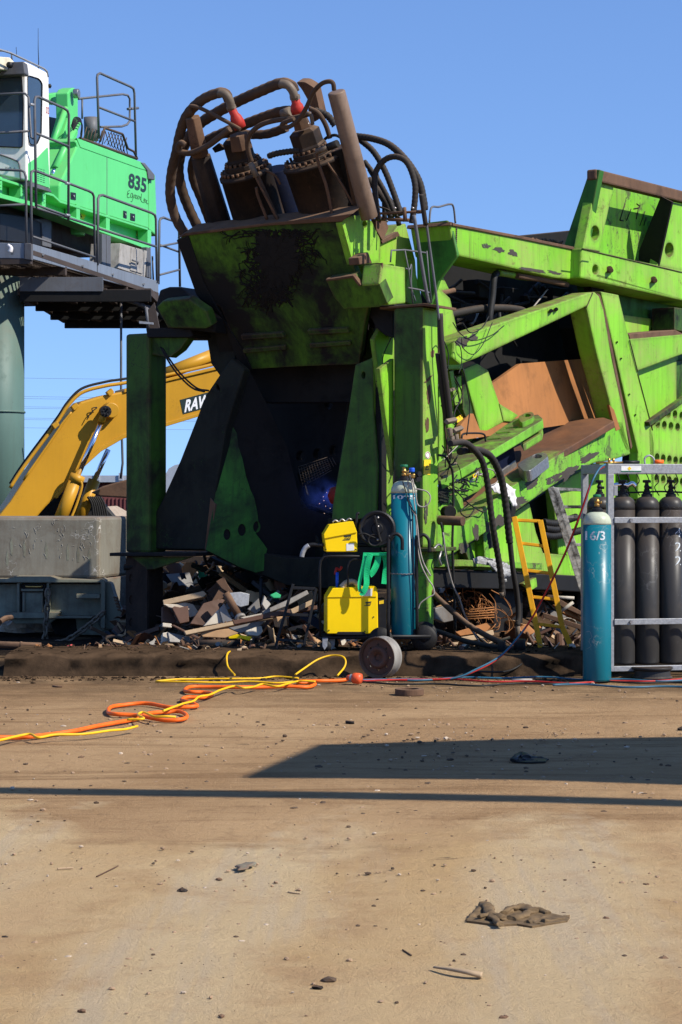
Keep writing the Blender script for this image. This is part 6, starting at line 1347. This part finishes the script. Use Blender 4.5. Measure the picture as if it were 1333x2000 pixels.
# ------------------------------------------------------------------ scrap behind the machine
sheets = [  # name, label, category, material, outline, depth, thickness, lean
 ('door_panel','orange brown panel standing at the top left of the scrap pile','panel','rust_orange',[(356,1108),(364,1098),(382,1096),(385,1120),(391,1148),(378,1152),(368,1158),(360,1130)],23.2,.04),
 ('tarpaulin','shiny green tarpaulin sheet behind the orange panel','tarpaulin','tarp',[(386,1104),(398,1118),(420,1122),(440,1124),(424,1142),(404,1158),(392,1150)],23.4,.03),
 ('tarpaulin','dark green tarpaulin heaped behind the middle of the scrap','tarpaulin','tarp',[(430,1120),(600,1132),(600,1175),(520,1180),(450,1165),(424,1150)],25.5,.05),
 ('pallet','cream slatted pallet piece at the left of the scrap pile','pallet','wood',[(318,1172),(398,1154),(404,1160),(398,1166),(320,1182)],22.3,.08),
 ('board','dark curved black board leaning beside the column foot','board','black',[(318,1118),(352,1116),(362,1150),(358,1160),(320,1168)],23.4,.03),
 ('scrap_sheet','white torn sheet lying below the slatted pallet','sheet','scrapwhite',[(320,1180),(345,1180),(362,1176),(378,1180),(392,1200),(372,1206),(348,1190),(330,1186)],22.25,.03),
 ('scrap_sheet','dark brown bent sheet low at the left of the scrap','sheet','scrapbrown',[(318,1184),(332,1186),(346,1212),(340,1218),(318,1214)],22.2,.05),
 ('scrap_sheet','second dark brown folded sheet right of the first','sheet','scrapbrown',[(334,1182),(352,1186),(368,1183),(370,1214),(352,1218)],22.15,.05),
 ('scrap_sheet','large brown torn plate tilted in the middle of the scrap','sheet','scrapbrown',[(372,1218),(398,1178),(432,1168),(440,1172),(424,1196),(398,1222)],22.1,.05),
 ('scrap_sheet','brown crumpled plate poking up at the top of the pile','sheet','rust',[(422,1136),(438,1126),(444,1140),(455,1156),(450,1160),(434,1150)],22.6,.04),
 ('scrap_sheet','brown angular plate below the crumpled top plate','sheet','rust',[(414,1174),(428,1150),(438,1148),(440,1164),(430,1172)],22.5,.05),
 ('scrap_sheet','bright cream triangular sheet in front of the brown plate','sheet','scrapwhite',[(398,1223),(428,1190),(434,1206),(438,1216)],21.9,.03),
 ('scrap_sheet','grey speckled wedge right of the cream triangle','sheet','scrapgrey',[(428,1190),(438,1178),(448,1200),(458,1216),(436,1218)],22,.05),
 ('scrap_sheet','silvery dented sheet beside the long pipe','sheet','galv',[(448,1158),(470,1156),(488,1160),(486,1182),(470,1186),(452,1176)],22.6,.03),
 ('scrap_sheet','grey triangular sheet behind the black prop','sheet','scrapgrey',[(484,1190),(506,1168),(510,1192),(500,1200)],22.7,.04),
 ('scrap_sheet','pale grey peak left of the step ladder','sheet','scrapgrey',[(512,1180),(517,1162),(530,1180),(520,1192)],22.6,.04),
 ('tarpaulin','small bright green torn tarpaulin scrap in the heap','tarpaulin','tarp',[(528,1162),(540,1156),(550,1162),(548,1168),(535,1168)],22.8,.03),
 ('plank','long pale plank slanting across the front of the scrap','plank','wood',[(360,1232),(440,1216),(560,1196),(568,1202),(450,1222),(364,1240)],21.6,.04),
 ('plank','long brown plank above the pale one','plank','scrapbrown',[(455,1212),(560,1190),(620,1182),(620,1190),(560,1200),(458,1220)],21.7,.05),
 ('plank','white trim board lying over the planks at the centre','plank','scrapwhite',[(470,1206),(510,1198),(536,1192),(534,1200),(480,1210)],21.55,.03),
 ('plank','grey board behind the step ladder','plank','scrapgrey',[(512,1194),(560,1172),(600,1152),(604,1160),(560,1184),(516,1200)],22.0,.05),
 ('plank','tan board seen between the step ladder rails','plank','wood',[(568,1190),(612,1170),(616,1178),(572,1200)],21.9,.05),
 ('cardboard','flat tan cardboard in the lower front of the scrap','cardboard','card',[(392,1236),(440,1228),(472,1226),(464,1238),(440,1246),(396,1244)],21.3,.03),
 ('cardboard','small tan carton behind the step ladder','cardboard','card',[(540,1205),(560,1203),(562,1222),(545,1226)],21.7,.2),
 ('scrap_sheet','pale blue grey sheet low behind the cardboard','sheet','scrapgrey',[(446,1226),(500,1214),(520,1212),(505,1226),(470,1236)],21.4,.03),
 ('scrap_sheet','crumpled white foil heap in the scrap foreground','sheet','scrapwhite',[(480,1232),(500,1224),(512,1222),(514,1234),(505,1242),(486,1240)],21.25,.05),
 ('scrap_sheet','yellow flattened plastic piece in front of the scrap','sheet','wyellow',[(446,1244),(462,1239),(492,1244),(488,1252),(470,1247),(448,1248)],20.8,.03),
 ('box','white paper box beside the black column foot','box','scrapwhite',[(318,1236),(328,1234),(332,1252),(318,1254)],20.9,.12),
 ('scrap_sheet','slim grey panel near the paper box','sheet','scrapgrey',[(328,1234),(372,1244),(374,1256),(332,1254)],21.0,.05),
 ('scrap_sheet','pale slat low at the left edge of the scrap','sheet','scrapwhite',[(318,1216),(336,1218),(336,1226),(318,1224)],21.3,.04),
 ('plank','dark bar leaning down to the left of the cardboard','plank','scrapbrown',[(334,1221),(340,1220),(392,1246),(386,1249)],21.0,.05),
 ('scrap_sheet','orange rusty beam end under the right of the machine','sheet','rust_orange',[(890,1234),(930,1222),(952,1216),(964,1220),(950,1234),(900,1242)],21.6,.1),
 ('plank','pale brown plank below the rusty beam on the right','plank','wood',[(890,1246),(930,1240),(964,1230),(966,1240),(930,1250),(895,1254)],21.2,.06),
 ('scrap_sheet','white and grey crushed can pieces beside the round column foot','sheet','scrapgrey',[(850,1188),(866,1184),(884,1192),(886,1212),(868,1216),(850,1208)],22,.1),
 ('scrap_sheet','long rusty angle bar right of the yellow ladder','sheet','rust',[(1060,1160),(1080,1162),(1140,1196),(1140,1204),(1100,1186)],21.2,.06),
 ('scrap_sheet','second rusty angle bar below the first, right of the yellow ladder','sheet','rust_orange',[(1080,1180),(1100,1184),(1140,1208),(1140,1214),(1098,1196)],20.9,.05),
 ('plank','dark rusty plank at the foot of the white ladder','plank','rust',[(1060,1196),(1140,1222),(1140,1232),(1062,1206)],20.6,.06),
]
def fpd(px): return FP.hit(px, 1200).y
def spd(px): return SP.hit(px, 1200).y
def redepth(px, d):
    if px > 800: return spd(px)+.12+max(0, d-20.6)*.25
    return d if d >= 23.1 else fpd(px)-.30-(22.7-d)*.38
for nm, lab, cat, mat, pts, d, th in sheets:
    d = redepth(sum(p[0] for p in pts)/len(pts), d)
    m = MB(); rnd = random.Random(len(lab)*7+int(d*10)); pl = Plane((rnd.uniform(-.1,.45), -1, rnd.uniform(.0,.5)), W(sum(p[0] for p in pts)/len(pts), sum(p[1] for p in pts)/len(pts), d))
    m.plate(pts, pl, th); tag(m.build(nm, M[mat], None, .006), lab, cat)
def lone(name, label, cat, mat, pts, d, r, **k):
    if d > 20.9: d = redepth(pts[0][0], d)
    m = MB(); m.tpx(pts, FR(d), r, **k); return tag(m.build(name, M[mat]), label, cat)
lone('pipe', 'long grey brown pipe slanting down through the middle of the scrap', 'pipe', 'rust', [(441,1158),(468,1205)], 22.0, 7.5, smooth=False, n=18)
m = MB(); q = W(470,1207,redepth(470,21.95)); m.lathe([(.022,-.01),(.056,-.01),(.056,.02),(.022,.02),(.022,-.01)], q, (.4,-.85,-.6), 24); tag(m.build('pipe_collar', M['scrapgrey']), 'flared open pipe end in the middle of the scrap', 'pipe')
lone('spring', 'rusty coiled spring lying in the front of the scrap', 'spring', 'rust', [(372+3*k+2*math.cos(k*2.4), 1234-.7*k+4*math.sin(k*2.4)) for k in range(30)], 21.2, 1.5, n=5, sub=2)
lone('prop', 'black vertical prop standing in the scrap under the mouth', 'prop', 'black', [(510,1130),(510,1196)], 20.2, 3.5, smooth=False)
lone('prop', 'black prop pole hanging under the machine right of the column foot', 'prop', 'black', [(888,1120),(888,1245)], 20, 2.8, smooth=False)
lone('pipe', 'pale straight pipe lying behind the yellow ladder', 'pipe', 'scrapwhite', [(1080,1166),(1122,1168)], 21.6, 3.2, smooth=False)
lone('pipe', 'pale slanting pipe stub right of the yellow ladder', 'pipe', 'scrapwhite', [(1094,1196),(1120,1176)], 21.0, 3.4, smooth=False)
lone('pipe', 'black log-like pipe lying on the kerb in front of the scrap', 'pipe', 'black_grime', [(372,1260),(470,1258)], 18.9, 10, smooth=False, n=20)
lone('pipe', 'black bundled pipe lying behind the step ladder feet', 'pipe', 'black_grime', [(495,1266),(560,1262),(620,1260)], 19.1, 7, n=12)
lone('drum_stub', 'dark steel pipe stub standing upright on the kerb at the hanging hose', 'pipe', 'black_grime', [(1015,1248),(1015,1276)], 18.3, 12, smooth=False, n=20)
lone('drum_stub', 'shorter dark pipe stub left of the hanging hose end', 'pipe', 'black_grime', [(980,1252),(980,1284)], 18.2, 8, smooth=False, n=20)
m = MB(); m.plate([(985,1276),(1040,1274),(1042,1286),(985,1288)], FR(18.1), .2); tag(m.build('base_plate', M['black_grime'], None, .008), 'flat black steel base plate on the kerb under the pipe stub', 'plate')
rb = MB(); rnd = random.Random(4)
for k in range(46):
    cx, cy = rnd.uniform(895,965), rnd.uniform(1160,1218); a = rnd.uniform(0,6.28); r = rnd.uniform(8,42)
    rb.tpx([(cx+r*math.cos(a+t)*rnd.uniform(.6,1.2), cy+r*.7*math.sin(a+t*1.3), rnd.uniform(-.2,.2)) for t in (0,.8,1.7,2.5)], FR(20.6), rnd.uniform(.6,1.2), n=4, sub=4)
for k in range(5): rb.tpx([(890+k*3,1194+k*4),(966,1186+k*5)], FR(20.4), 1.2, n=4, smooth=False)
tag(rb.build('wire_tangle', M['rust_orange']), 'tangle of rusty wire and rods under the right side of the machine', 'wire', kind='stuff')
boulder('boulder', 'pale boulder behind the rusty wire tangle', 905, 1172, 24.5, .35, 1.1, .7, seed=9, mat='concrete')
boulder('boulder', 'second pale boulder at the back between machine legs', 950, 1168, 25, .3, 1.0, .7, seed=10, mat='concrete')
# clutter: hundreds of small bits making up the body of the heap
mats = [M[k] for k in ('scrapbrown','scrapgrey','rust','scrapwhite','black','rust_orange','card','leg_dark','wood')]
cl = MB(); mi = []
rnd = random.Random(11)
def mound(x, y):
    front = C0.y+(C0.x-x)*.60 if x < C0.x else C0.y+(x-C0.x)*1.66
    f = y-front+(.75 if x < C0.x else -.1)
    return max(0, .80*math.exp(-((x+1.0)/1.3)**4)+.62*math.exp(-((x-2.1)/1.2)**4))*max(0, min(1, f/1.9))*max(.0, min(1, (29-y)/3))
def bit(x, y, z, s):
    Rm = Matrix.Rotation(rnd.uniform(0,6.3), 4, 'Z') @ Matrix.Rotation(rnd.uniform(-1.2,1.2), 4, 'X') @ Matrix.Rotation(rnd.uniform(-1,1), 4, 'Y')
    kind = rnd.random(); n0 = len(cl.f)
    if kind < .38:   # torn sheet bent over
        n = 5; w = s*rnd.uniform(.4,1.1); R_ = s*rnd.uniform(.5,1.4); sp = rnd.uniform(.8,2.4); P_ = []
        for i in range(n+1):
            a = -sp/2+sp*i/n; ww = w*rnd.uniform(.75,1.15)
            P_ += [Vector((R_*math.sin(a), -ww, R_*math.cos(a)-R_)), Vector((R_*math.sin(a), ww, R_*math.cos(a)-R_))]
        T_ = Matrix.Translation((x,y,z)) @ Rm; P_ = [T_ @ p for p in P_]; q_ = T_.to_3x3() @ Vector((0,0,.006)); m_ = len(P_); P_ += [p-q_ for p in P_]
        F_ = [(2*i,2*i+1,2*i+3,2*i+2) for i in range(n)]; F_ += [tuple(m_+j for j in reversed(f)) for f in F_]
        F_ += [(2*i,2*i+2,m_+2*i+2,m_+2*i) for i in range(n)]+[(2*i+1,m_+2*i+1,m_+2*i+3,2*i+3) for i in range(n)]+[(0,m_,m_+1,1),(2*n,2*n+1,m_+2*n+1,m_+2*n)]
        cl.add(P_, F_)
    elif kind < .6:
        n = rnd.randint(3,6); pts = [Vector((s*rnd.uniform(.5,1.3)*math.cos(2*math.pi*k/n), s*rnd.uniform(.4,.9)*math.sin(2*math.pi*k/n), 0)) for k in range(n)]
        cl.poly3([Matrix.Translation((x,y,z)) @ Rm @ p for p in pts], (Rm.to_3x3() @ Vector((0,0,1))), rnd.uniform(.004,.03))
    elif kind < .85: cl.box((-s*1.6,-s*.12,-s*.1),(s*1.6,s*.12,s*.1), Matrix.Translation((x,y,z)) @ Rm)
    else: cl.tube([Matrix.Translation((x,y,z)) @ Rm @ Vector(p) for p in ((-s*1.5,0,0),(0,s*.3*rnd.random(),0),(s*1.5,0,0))], s*.1, n=6, sub=3)
    mi.extend([rnd.choices(range(9), (8,3,8,2,4,3,2,3,3))[0]]*(len(cl.f)-n0))
for k in range(2600):
    y = 19.1+8.5*rnd.random()**1.6; x = rnd.uniform(-.19*y, .125*y); h = mound(x, y)
    if h < .05 and rnd.random() < .8: continue
    if x < -2.45 and y < 24: continue
    bit(x, y, h*rnd.uniform(.55, 1.0)+.03, rnd.uniform(.04, .20))
for k in range(380):
    y = rnd.uniform(18.2, 20.0); x = rnd.uniform(-.13*y, .12*y); bit(x, y, (.2 if y < 18.9 else .05)+rnd.uniform(0,.02), rnd.uniform(.012, .045))
co_ = cl.build('scrap_heap', mats); co_.data.polygons.foreach_set('material_index', mi)
tag(co_, 'mixed heap of torn scrap metal and rubble behind and under the machine', 'scrap heap', kind='stuff')
m = MB(); NX, NY = 40, 24; vs = []
for j in range(NY+1):
    for i in range(NX+1):
        y = 19.0+j*.42; x = -2.6+6.6*i/NX; vs.append(Vector((x, y, mound(x,y)*.8+.05*noise.noise(Vector((x*3,y*3,0)))-.02)))
m.add(vs, [(j*(NX+1)+i, j*(NX+1)+i+1, (j+1)*(NX+1)+i+1, (j+1)*(NX+1)+i) for j in range(NY) for i in range(NX)], True)
struct(m.build('rubble_ground', M['kerb']))
# ------------------------------------------------------------------ cables on the yard
def Z(x, y): return (x/1.851, 1220+y/1.851)
def cable(name, label, cat, pts, r, mat, z=.0, lift=()):
    m = MB(); P = []
    for k, p in enumerate(pts):
        q = GZ(r*1.05+.004+z).hit(*Z(*p)); g_ = .018*noise.noise(Vector((q.x*.5, q.y*.5, 0))); P.append(Vector((q.x, q.y, q.z+max(0, g_)+.006*(k % 2))))
    m.tube(P, r, n=8, sub=6); return tag(m.build(name, M[mat]), label, cat)
cable('extension_cable', 'thick orange cable snaking in loops across the dirt to the orange plug', 'cable',
 [(-60,418),(0,415),(60,412),(120,411),(200,398),(270,390),(340,370),(430,356),(490,342),(540,325),(600,318),(650,318),(676,330),(660,345),(600,346),(530,337),(490,328),(420,327),(393,318),(400,303),(440,293),(530,290),(620,302),(700,302),(712,295),(680,285),(658,276),(680,270),(740,268),(768,258),(740,250),(690,250),(668,242),(690,231),(760,229),(850,232),(940,229),(1040,227),(1110,226),(1140,218),(1120,211),(1080,212),(1090,205),(1160,206),(1230,202),(1262,200)], .0155, 'orangecable')
cable('yellow_cable', 'thin yellow cable twisted alongside the orange one at the left', 'cable', [(-60,428),(0,425),(60,408),(110,403),(140,412),(200,405),(300,399),(400,388),(450,380),(498,371)], .0088, 'ochrecable', .03)
cable('yellow_cable', 'thin yellow cable crossing over the orange loops', 'cable', [(460,343),(520,343),(500,326),(520,320),(560,332),(600,335),(636,334)], .0088, 'ochrecable', .045)
cable('yellow_cable', 'thin yellow cable wound through the middle of the orange cable', 'cable', [(590,313),(660,292),(700,280),(720,268),(760,258),(800,243),(850,226),(880,236),(920,228),(950,221),(1000,226),(1040,218),(1070,206),(1100,206),(1142,206)], .0088, 'ochrecable', .035)
cable('yellow_cable', 'long straight thin yellow cable lying nearest the kerb', 'cable', [(564,206),(640,201),(720,197),(830,198),(940,194),(1000,190),(1080,194)], .0085, 'ochrecable')
cable('yellow_cable', 'second straight thin yellow cable just in front of the other', 'cable', [(564,207),(680,211),(800,210),(900,208),(1000,211),(1060,209)], .0085, 'ochrecable')
def cab3(name, label, pts, r, mat, cat='cable'):
    m = MB(); m.tube(pts, r, n=8, sub=6); return tag(m.build(name, M[mat]), label, cat)
cab3('yellow_cable', 'yellow cable running up over the kerb below the scrap', [W(*Z(850,182),17.2)+Vector((0,0,0)), W(*Z(838,170),17.45), W(*Z(824,150),17.62), W(*Z(820,120),17.66), W(*Z(824,104),17.75), W(*Z(832,97),17.95)], .0085, 'ochrecable')
cab3('yellow_cable', 'arched yellow cable loop standing in front of the kerb left of the rim', [W(*Z(1068,181),17.3), W(*Z(1105,155),17.45), W(*Z(1150,126),17.55), W(*Z(1195,112),17.6), W(*Z(1235,114),17.55), W(*Z(1250,130),17.5), W(*Z(1245,155),17.45), W(*Z(1220,185),17.3)], .0085, 'ochrecable')
pg = thing('cable_plug', 'chunky orange cable connector on the ground near the rim', 'plug', W(692,1334,16.9).xyz)
a = W(678,1328,16.95); a.z = .055; b = W(709,1328,16.9); b.z = .05; d = (b-a)
m = MB(); m.lathe([(.001,0),(.022,0),(.03,.03),(.03,.05),(.046,.06),(.048,.1),(.042,.13),(.001,.135)], a, d, 20); m.build('plug_body', flat('orange_plug_plastic', (.75,.10,.03), .4), pg)
m = MB(); m.lathe([(.031,.03),(.034,.035),(.034,.05),(.031,.055)], a, d, 20); m.build('plug_collar', M['galv'], pg)
for i, (mt, y0, lab, x0, x1) in enumerate((('tealhose',1327,'blue grey hose lying along the foot of the kerb', 640, 1420), ('redhose',1331,'thin red hose lying along the foot of the kerb', 712, 1420), ('rubber',1336,'thin black lead lying just in front of the red hose', 700, 1420), ('tealhose',1340,'blue hose stretched in front of the teal bottle and the rack', 1080, 1420))):
    pts = []; x = x0
    while x <= x1:
        q = GZ(.012).hit(x, y0-1+3*math.sin(x*.011+i*2)+1.5*math.sin(x*.04+i)); pts.append(q); x += 34
    cab3('ground_hose', lab, pts, .0085, mt, 'hose')
cab3('ground_hose', 'black hose curling over the kerb right of the rim', [W(880,1330,17.3), W(900,1318,17.5), W(930,1312,17.6), W(985,1312,17.62), W(1015,1300,17.7), W(1035,1280,18.0)], .009, 'rubber', 'hose')
lone('strap_bit', 'bent tan metal strip hanging over the kerb face', 'strip', 'rust', [(953,1290),(958,1296),(962,1305),(961,1322)], 17.62, 2.4)
lone('hose_end', 'grey hose end lying on the ground before the kerb', 'hose', 'wire', [(1000,1329),(1040,1328)], 17.25, 3.2, smooth=False)
# ------------------------------------------------------------------ small things on the yard
m = MB(); q = GZ(0).hit(800, 1357); m.lathe([(.075,0),(.116,0),(.116,.05),(.075,.05),(.075,0)], q, n=36, sm=False)
tag(m.build('steel_ring', M['rust'], None, .003), 'rusty flat steel ring lying on the dirt in front of the rim', 'ring')
def groundcloth(name, label, outline, z, mat, seed, h=.05, cat='rag'):
    bm = bmesh.new(); vs = [bm.verts.new(GZ(.004).hit(*p)) for p in outline]; bm.faces.new(vs)
    bmesh.ops.triangulate(bm, faces=bm.faces); bmesh.ops.subdivide_edges(bm, edges=bm.edges, cuts=9, use_grid_fill=True)
    bmesh.ops.triangulate(bm, faces=bm.faces)
    edge = {v for e in bm.edges if e.is_boundary for v in e.verts}
    for v in bm.verts:
        c = v.co.copy(); f = (1-abs(noise.noise(Vector((c.x*13+seed, c.y*4.5+c.x*6, 0)))*2))**2*.75+abs(noise.noise(Vector((c.x*17+c.y*9, c.y*7, seed))))*.4
        v.co.z += (.15 if v in edge else 1)*f*h+.003; v.co.x += .02*noise.noise(c*22); v.co.y += .03*noise.noise(c*17)
    me = bpy.data.meshes.new(name); bm.to_mesh(me); bm.free(); me.materials.append(M[mat])
    for p in me.polygons: p.use_smooth = True
    o = bpy.data.objects.new(name, me); COL.objects.link(o); s_ = o.modifiers.new('thick','SOLIDIFY'); s_.thickness = .004; return tag(o, label, cat)
def crumple(name, label, base, folds, mat, cat='rag'):
    """cloth lying in a heap: a thin sheet edge with overlapping soft folds, one surface"""
    m = MB(); m.poly3([GZ(.010).hit(*p) for p in base], (0,0,1), .008)
    for pts, ra, rb_, h in folds:
        P = spline([GZ(.006+h).hit(*p) for p in pts], 7); n0 = len(m.v); m.tube(P, [ra, rb_], n=14, smooth=False, flat=.55)
        for v in m.v[n0:]:
            v.x += .012*noise.noise(v*26); v.y += .03*noise.noise(v*19+Vector((3,1,2))); v.z = max(.001, v.z+.007*noise.noise(v*30+Vector((7,7,7)))+.002*noise.noise(v*90))
    return tag(m.build(name, M[mat]), label, cat)
crumple('rag', 'crumpled muddy brown cloth lying on the open dirt at the lower right',
 [(912,1798),(925,1784),(950,1778),(985,1786),(1010,1776),(1045,1780),(1080,1784),(1113,1791),(1108,1798),(1075,1803),(1040,1809),(1010,1804),(978,1806),(950,1803),(930,1800)],
 [([(914,1797),(930,1786),(942,1775),(950,1768)],.010,.024,.0), ([(950,1768),(956,1780),(966,1794),(980,1806)],.024,.014,.012), ([(922,1800),(945,1796),(970,1790),(1000,1784)],.010,.020,.0),
  ([(985,1782),(1005,1772),(1025,1772),(1042,1780)],.018,.020,.012), ([(1000,1796),(1025,1786),(1050,1778),(1072,1784)],.022,.014,.008), ([(1030,1806),(1055,1796),(1080,1790),(1112,1792)],.018,.008,.0), ([(1060,1800),(1085,1796),(1104,1794)],.014,.006,.006), ([(965,1803),(995,1798),(1030,1800),(1050,1806)],.012,.012,.0), ([(935,1790),(960,1786),(985,1794)],.012,.016,.016)], 'rag')
crumple('rag', 'small black crumpled cloth lying in the big shadow', [(1001,1486),(1008,1480),(1030,1478),(1070,1482),(1066,1487),(1030,1488)],
 [([(1003,1485),(1012,1476),(1022,1473),(1030,1480)],.02,.03,.01), ([(1020,1486),(1040,1480),(1055,1480),(1069,1484)],.025,.012,.0), ([(1010,1487),(1030,1485),(1050,1487)],.02,.015,.0)], 'black')
m = MB(); P = [GZ(.012).hit(848,1889), GZ(.02).hit(880,1893), GZ(.02).hit(915,1899), GZ(.012).hit(942,1905)]; m.tube(P, [.006,.017], n=6, flat=.6); tag(m.build('stick', M['wood']), 'pale bark stick lying on the dirt near the bottom right', 'stick')
for i, (nm, lab, pts, r, mt) in enumerate((('twig','thin twig near the middle of the lower yard',[(563,1742),(575,1744),(587,1745)],.003,'wood'), ('twig','thin twig with a dark chip at the left of the yard',[(189,1712),(205,1704),(231,1691)],.003,'rust'), ('twig','short pale twig at the far left of the yard',[(112,1697),(126,1696),(143,1695)],.004,'wood'), ('twig','tiny twig right of centre in the lower yard',[(787,1855),(795,1860),(804,1866)],.003,'rust'), ('steel_offcut','small dark steel offcut on the dirt left of the cables',[(104,1340),(112,1341),(122,1341)],.009,'rust'), ('steel_offcut','dark flat offcut on the dirt below the steel ring',[(677,1410),(685,1411),(692,1411)],.012,'black_grime'))):
    m = MB(); m.tube([GZ(r).hit(*p) for p in pts], r, n=6); tag(m.build(nm, M[mt]), lab, nm.replace('_',' '))
groundcloth('litter', 'scrap of pale grey plastic on the left middle of the yard', [(460,1697),(470,1691),(482,1688),(495,1690),(488,1698),(470,1702)], 0, 'olive', 8, .008, 'litter')
for i, (x, y, r, lab) in enumerate(((356,1742,.030,'dark chunky stone left of centre on the yard'), (428,1718,.018,'small dark stone near the grey plastic litter'), (435,1986,.016,'dark pebble at the bottom edge left of centre'), (620,1930,.022,'dark stone at the bottom centre of the yard'), (1186,1796,.020,'small dark stone right of the muddy cloth'), (985,1988,.024,'dark stone at the bottom edge right of centre'), (12,1832,.018,'small stone at the left edge of the yard'), (162,1976,.018,'dark pebble near the bottom left corner'), (1262,1728,.018,'small stone at the right side of the yard'), (1330,1425,.05,'black lump at the right edge on the edge of the shadow'), (158,1480,.03,'dark lump on the dirt at the left below the cables'), (1297,1872,.025,'brown clod near the right edge at the bottom'))):
    q = GZ(0).hit(x, y); m = MB()
    r *= .75
    for k in range(3): pebble(m, q.x+random.uniform(-.4,.4)*r, q.y+random.uniform(-.4,.4)*r, r*random.uniform(.6,1))
    tag(m.build('stone', M['black_grime'] if i % 3 == 0 else M['rust']), lab, 'stone')
# ------------------------------------------------------------------ made-up panel, beam and posts outside the frame, shaped to cast the yard shadows
def shadow_src(px, py, H):
    q = GZ(0).hit(px, py); return q+sdir*(H/sdir.z)
cn = thing('shadow_caster', 'made-up unseen steel panel and beam on posts, shaped to cast the yard shadows', 'shadow_caster', (9, 8, 0))
H = 5.2; q = [shadow_src(*p, H) for p in ((470,1521),(622,1452),(1000,1441),(1700,1432),(1700,1545),(1000,1524))]
m = MB(); m.poly3(q, (0,0,1), .04); m.build('shadow_panel', M['galv'], cn)
pole_a, pole_b = shadow_src(-300, 1537, H+.4), shadow_src(1750, 1578, H+.4)
m = MB(); m.bar(pole_a, pole_b, .2, .12); m.build('shadow_beam', M['galv'], cn)
xx = max(p.x for p in q)
for yy in (min(p.y for p in q)+.1, max(p.y for p in q)-.1):
    m = MB(); m.cyl((xx-.15, yy, 0), (xx-.15, yy, H-.02), .07, n=16); m.build('post', M['galv'], cn)
m = MB(); m.cyl((pole_b.x-.1, pole_b.y, 0), (pole_b.x-.1, pole_b.y, H+.4), .07, n=16); m.build('post', M['galv'], cn)
# ------------------------------------------------------------------ welding arc and its smoke inside the mouth
sp_ = W(628, 968, 20.6)
bm = bmesh.new(); bmesh.ops.create_icosphere(bm, subdivisions=3, radius=1)
for v in bm.verts: v.co = Vector((v.co.x*.30, v.co.y*.25, v.co.z*.26))
me = bpy.data.meshes.new('smoke'); bm.to_mesh(me); bm.free()
t = NT('welding_fume'); t.n.remove(t.b); vol = t.n.new('ShaderNodeVolumePrincipled'); vol.inputs['Color'].default_value = (.35,.45,.95,1)
tc = t.n.new('ShaderNodeTexCoord'); ln = t.n.new('ShaderNodeVectorMath'); ln.operation = 'LENGTH'; mp = t.n.new('ShaderNodeMapping'); mp.inputs['Scale'].default_value = (3.4,4,3.9); t.l.new(tc.outputs['Object'], mp.inputs[0]); t.l.new(mp.outputs[0], ln.inputs[0])
fall = t.ramp(ln.outputs['Value'], 1.0, .15, 0, 1); nn_ = t.noise(6, 4, .6, .8); dens = t.math('MULTIPLY', t.math('MULTIPLY', t.math('MULTIPLY', fall, fall), t.ramp(nn_, .40, .70)), 5.0)
t.l.new(dens, vol.inputs['Density']); t.l.new(vol.outputs[0], t.n['Material Output'].inputs['Volume'])
me.materials.append(t.m); o = bpy.data.objects.new('welding_smoke', me); COL.objects.link(o); o.location = sp_
o['label'] = 'small blue lit cloud of welding smoke inside the dark mouth'; o['category'] = 'smoke'; o['kind'] = 'stuff'
ld = bpy.data.lights.new('welding_arc', 'POINT'); ld.energy = 1.4; ld.color = (.22,.32,1.0); ld.shadow_soft_size = .02
lo_ = bpy.data.objects.new('welding_arc', ld); COL.objects.link(lo_); lo_.location = W(655, 966, 20.45)
m = MB(); m.lathe([(.001,-.1),(.07,-.08),(.10,0),(.07,.08),(.001,.1)], W(659,968,20.3), (0,0,1), 16); tag(m.build('welding_helmet', M['red']), 'edge of a red welding helmet showing past the right mouth leg', 'helmet')
sk = MB(); rnd = random.Random(9)
for k in range(14):
    q = W(645+rnd.gauss(0,9), 985+rnd.gauss(0,16), 20.4); r = .0025; sk.box((q.x-r,q.y-r,q.z-r),(q.x+r,q.y+r,q.z+r))
em = bpy.data.materials.new('hot_spark'); em.use_nodes = True; em.node_tree.nodes['Principled BSDF'].inputs['Emission Color'].default_value = (1,.6,.4,1); em.node_tree.nodes['Principled BSDF'].inputs['Emission Strength'].default_value = 1.2
tag(sk.build('sparks', em), 'tiny welding sparks falling below the blue smoke', 'sparks', kind='stuff')
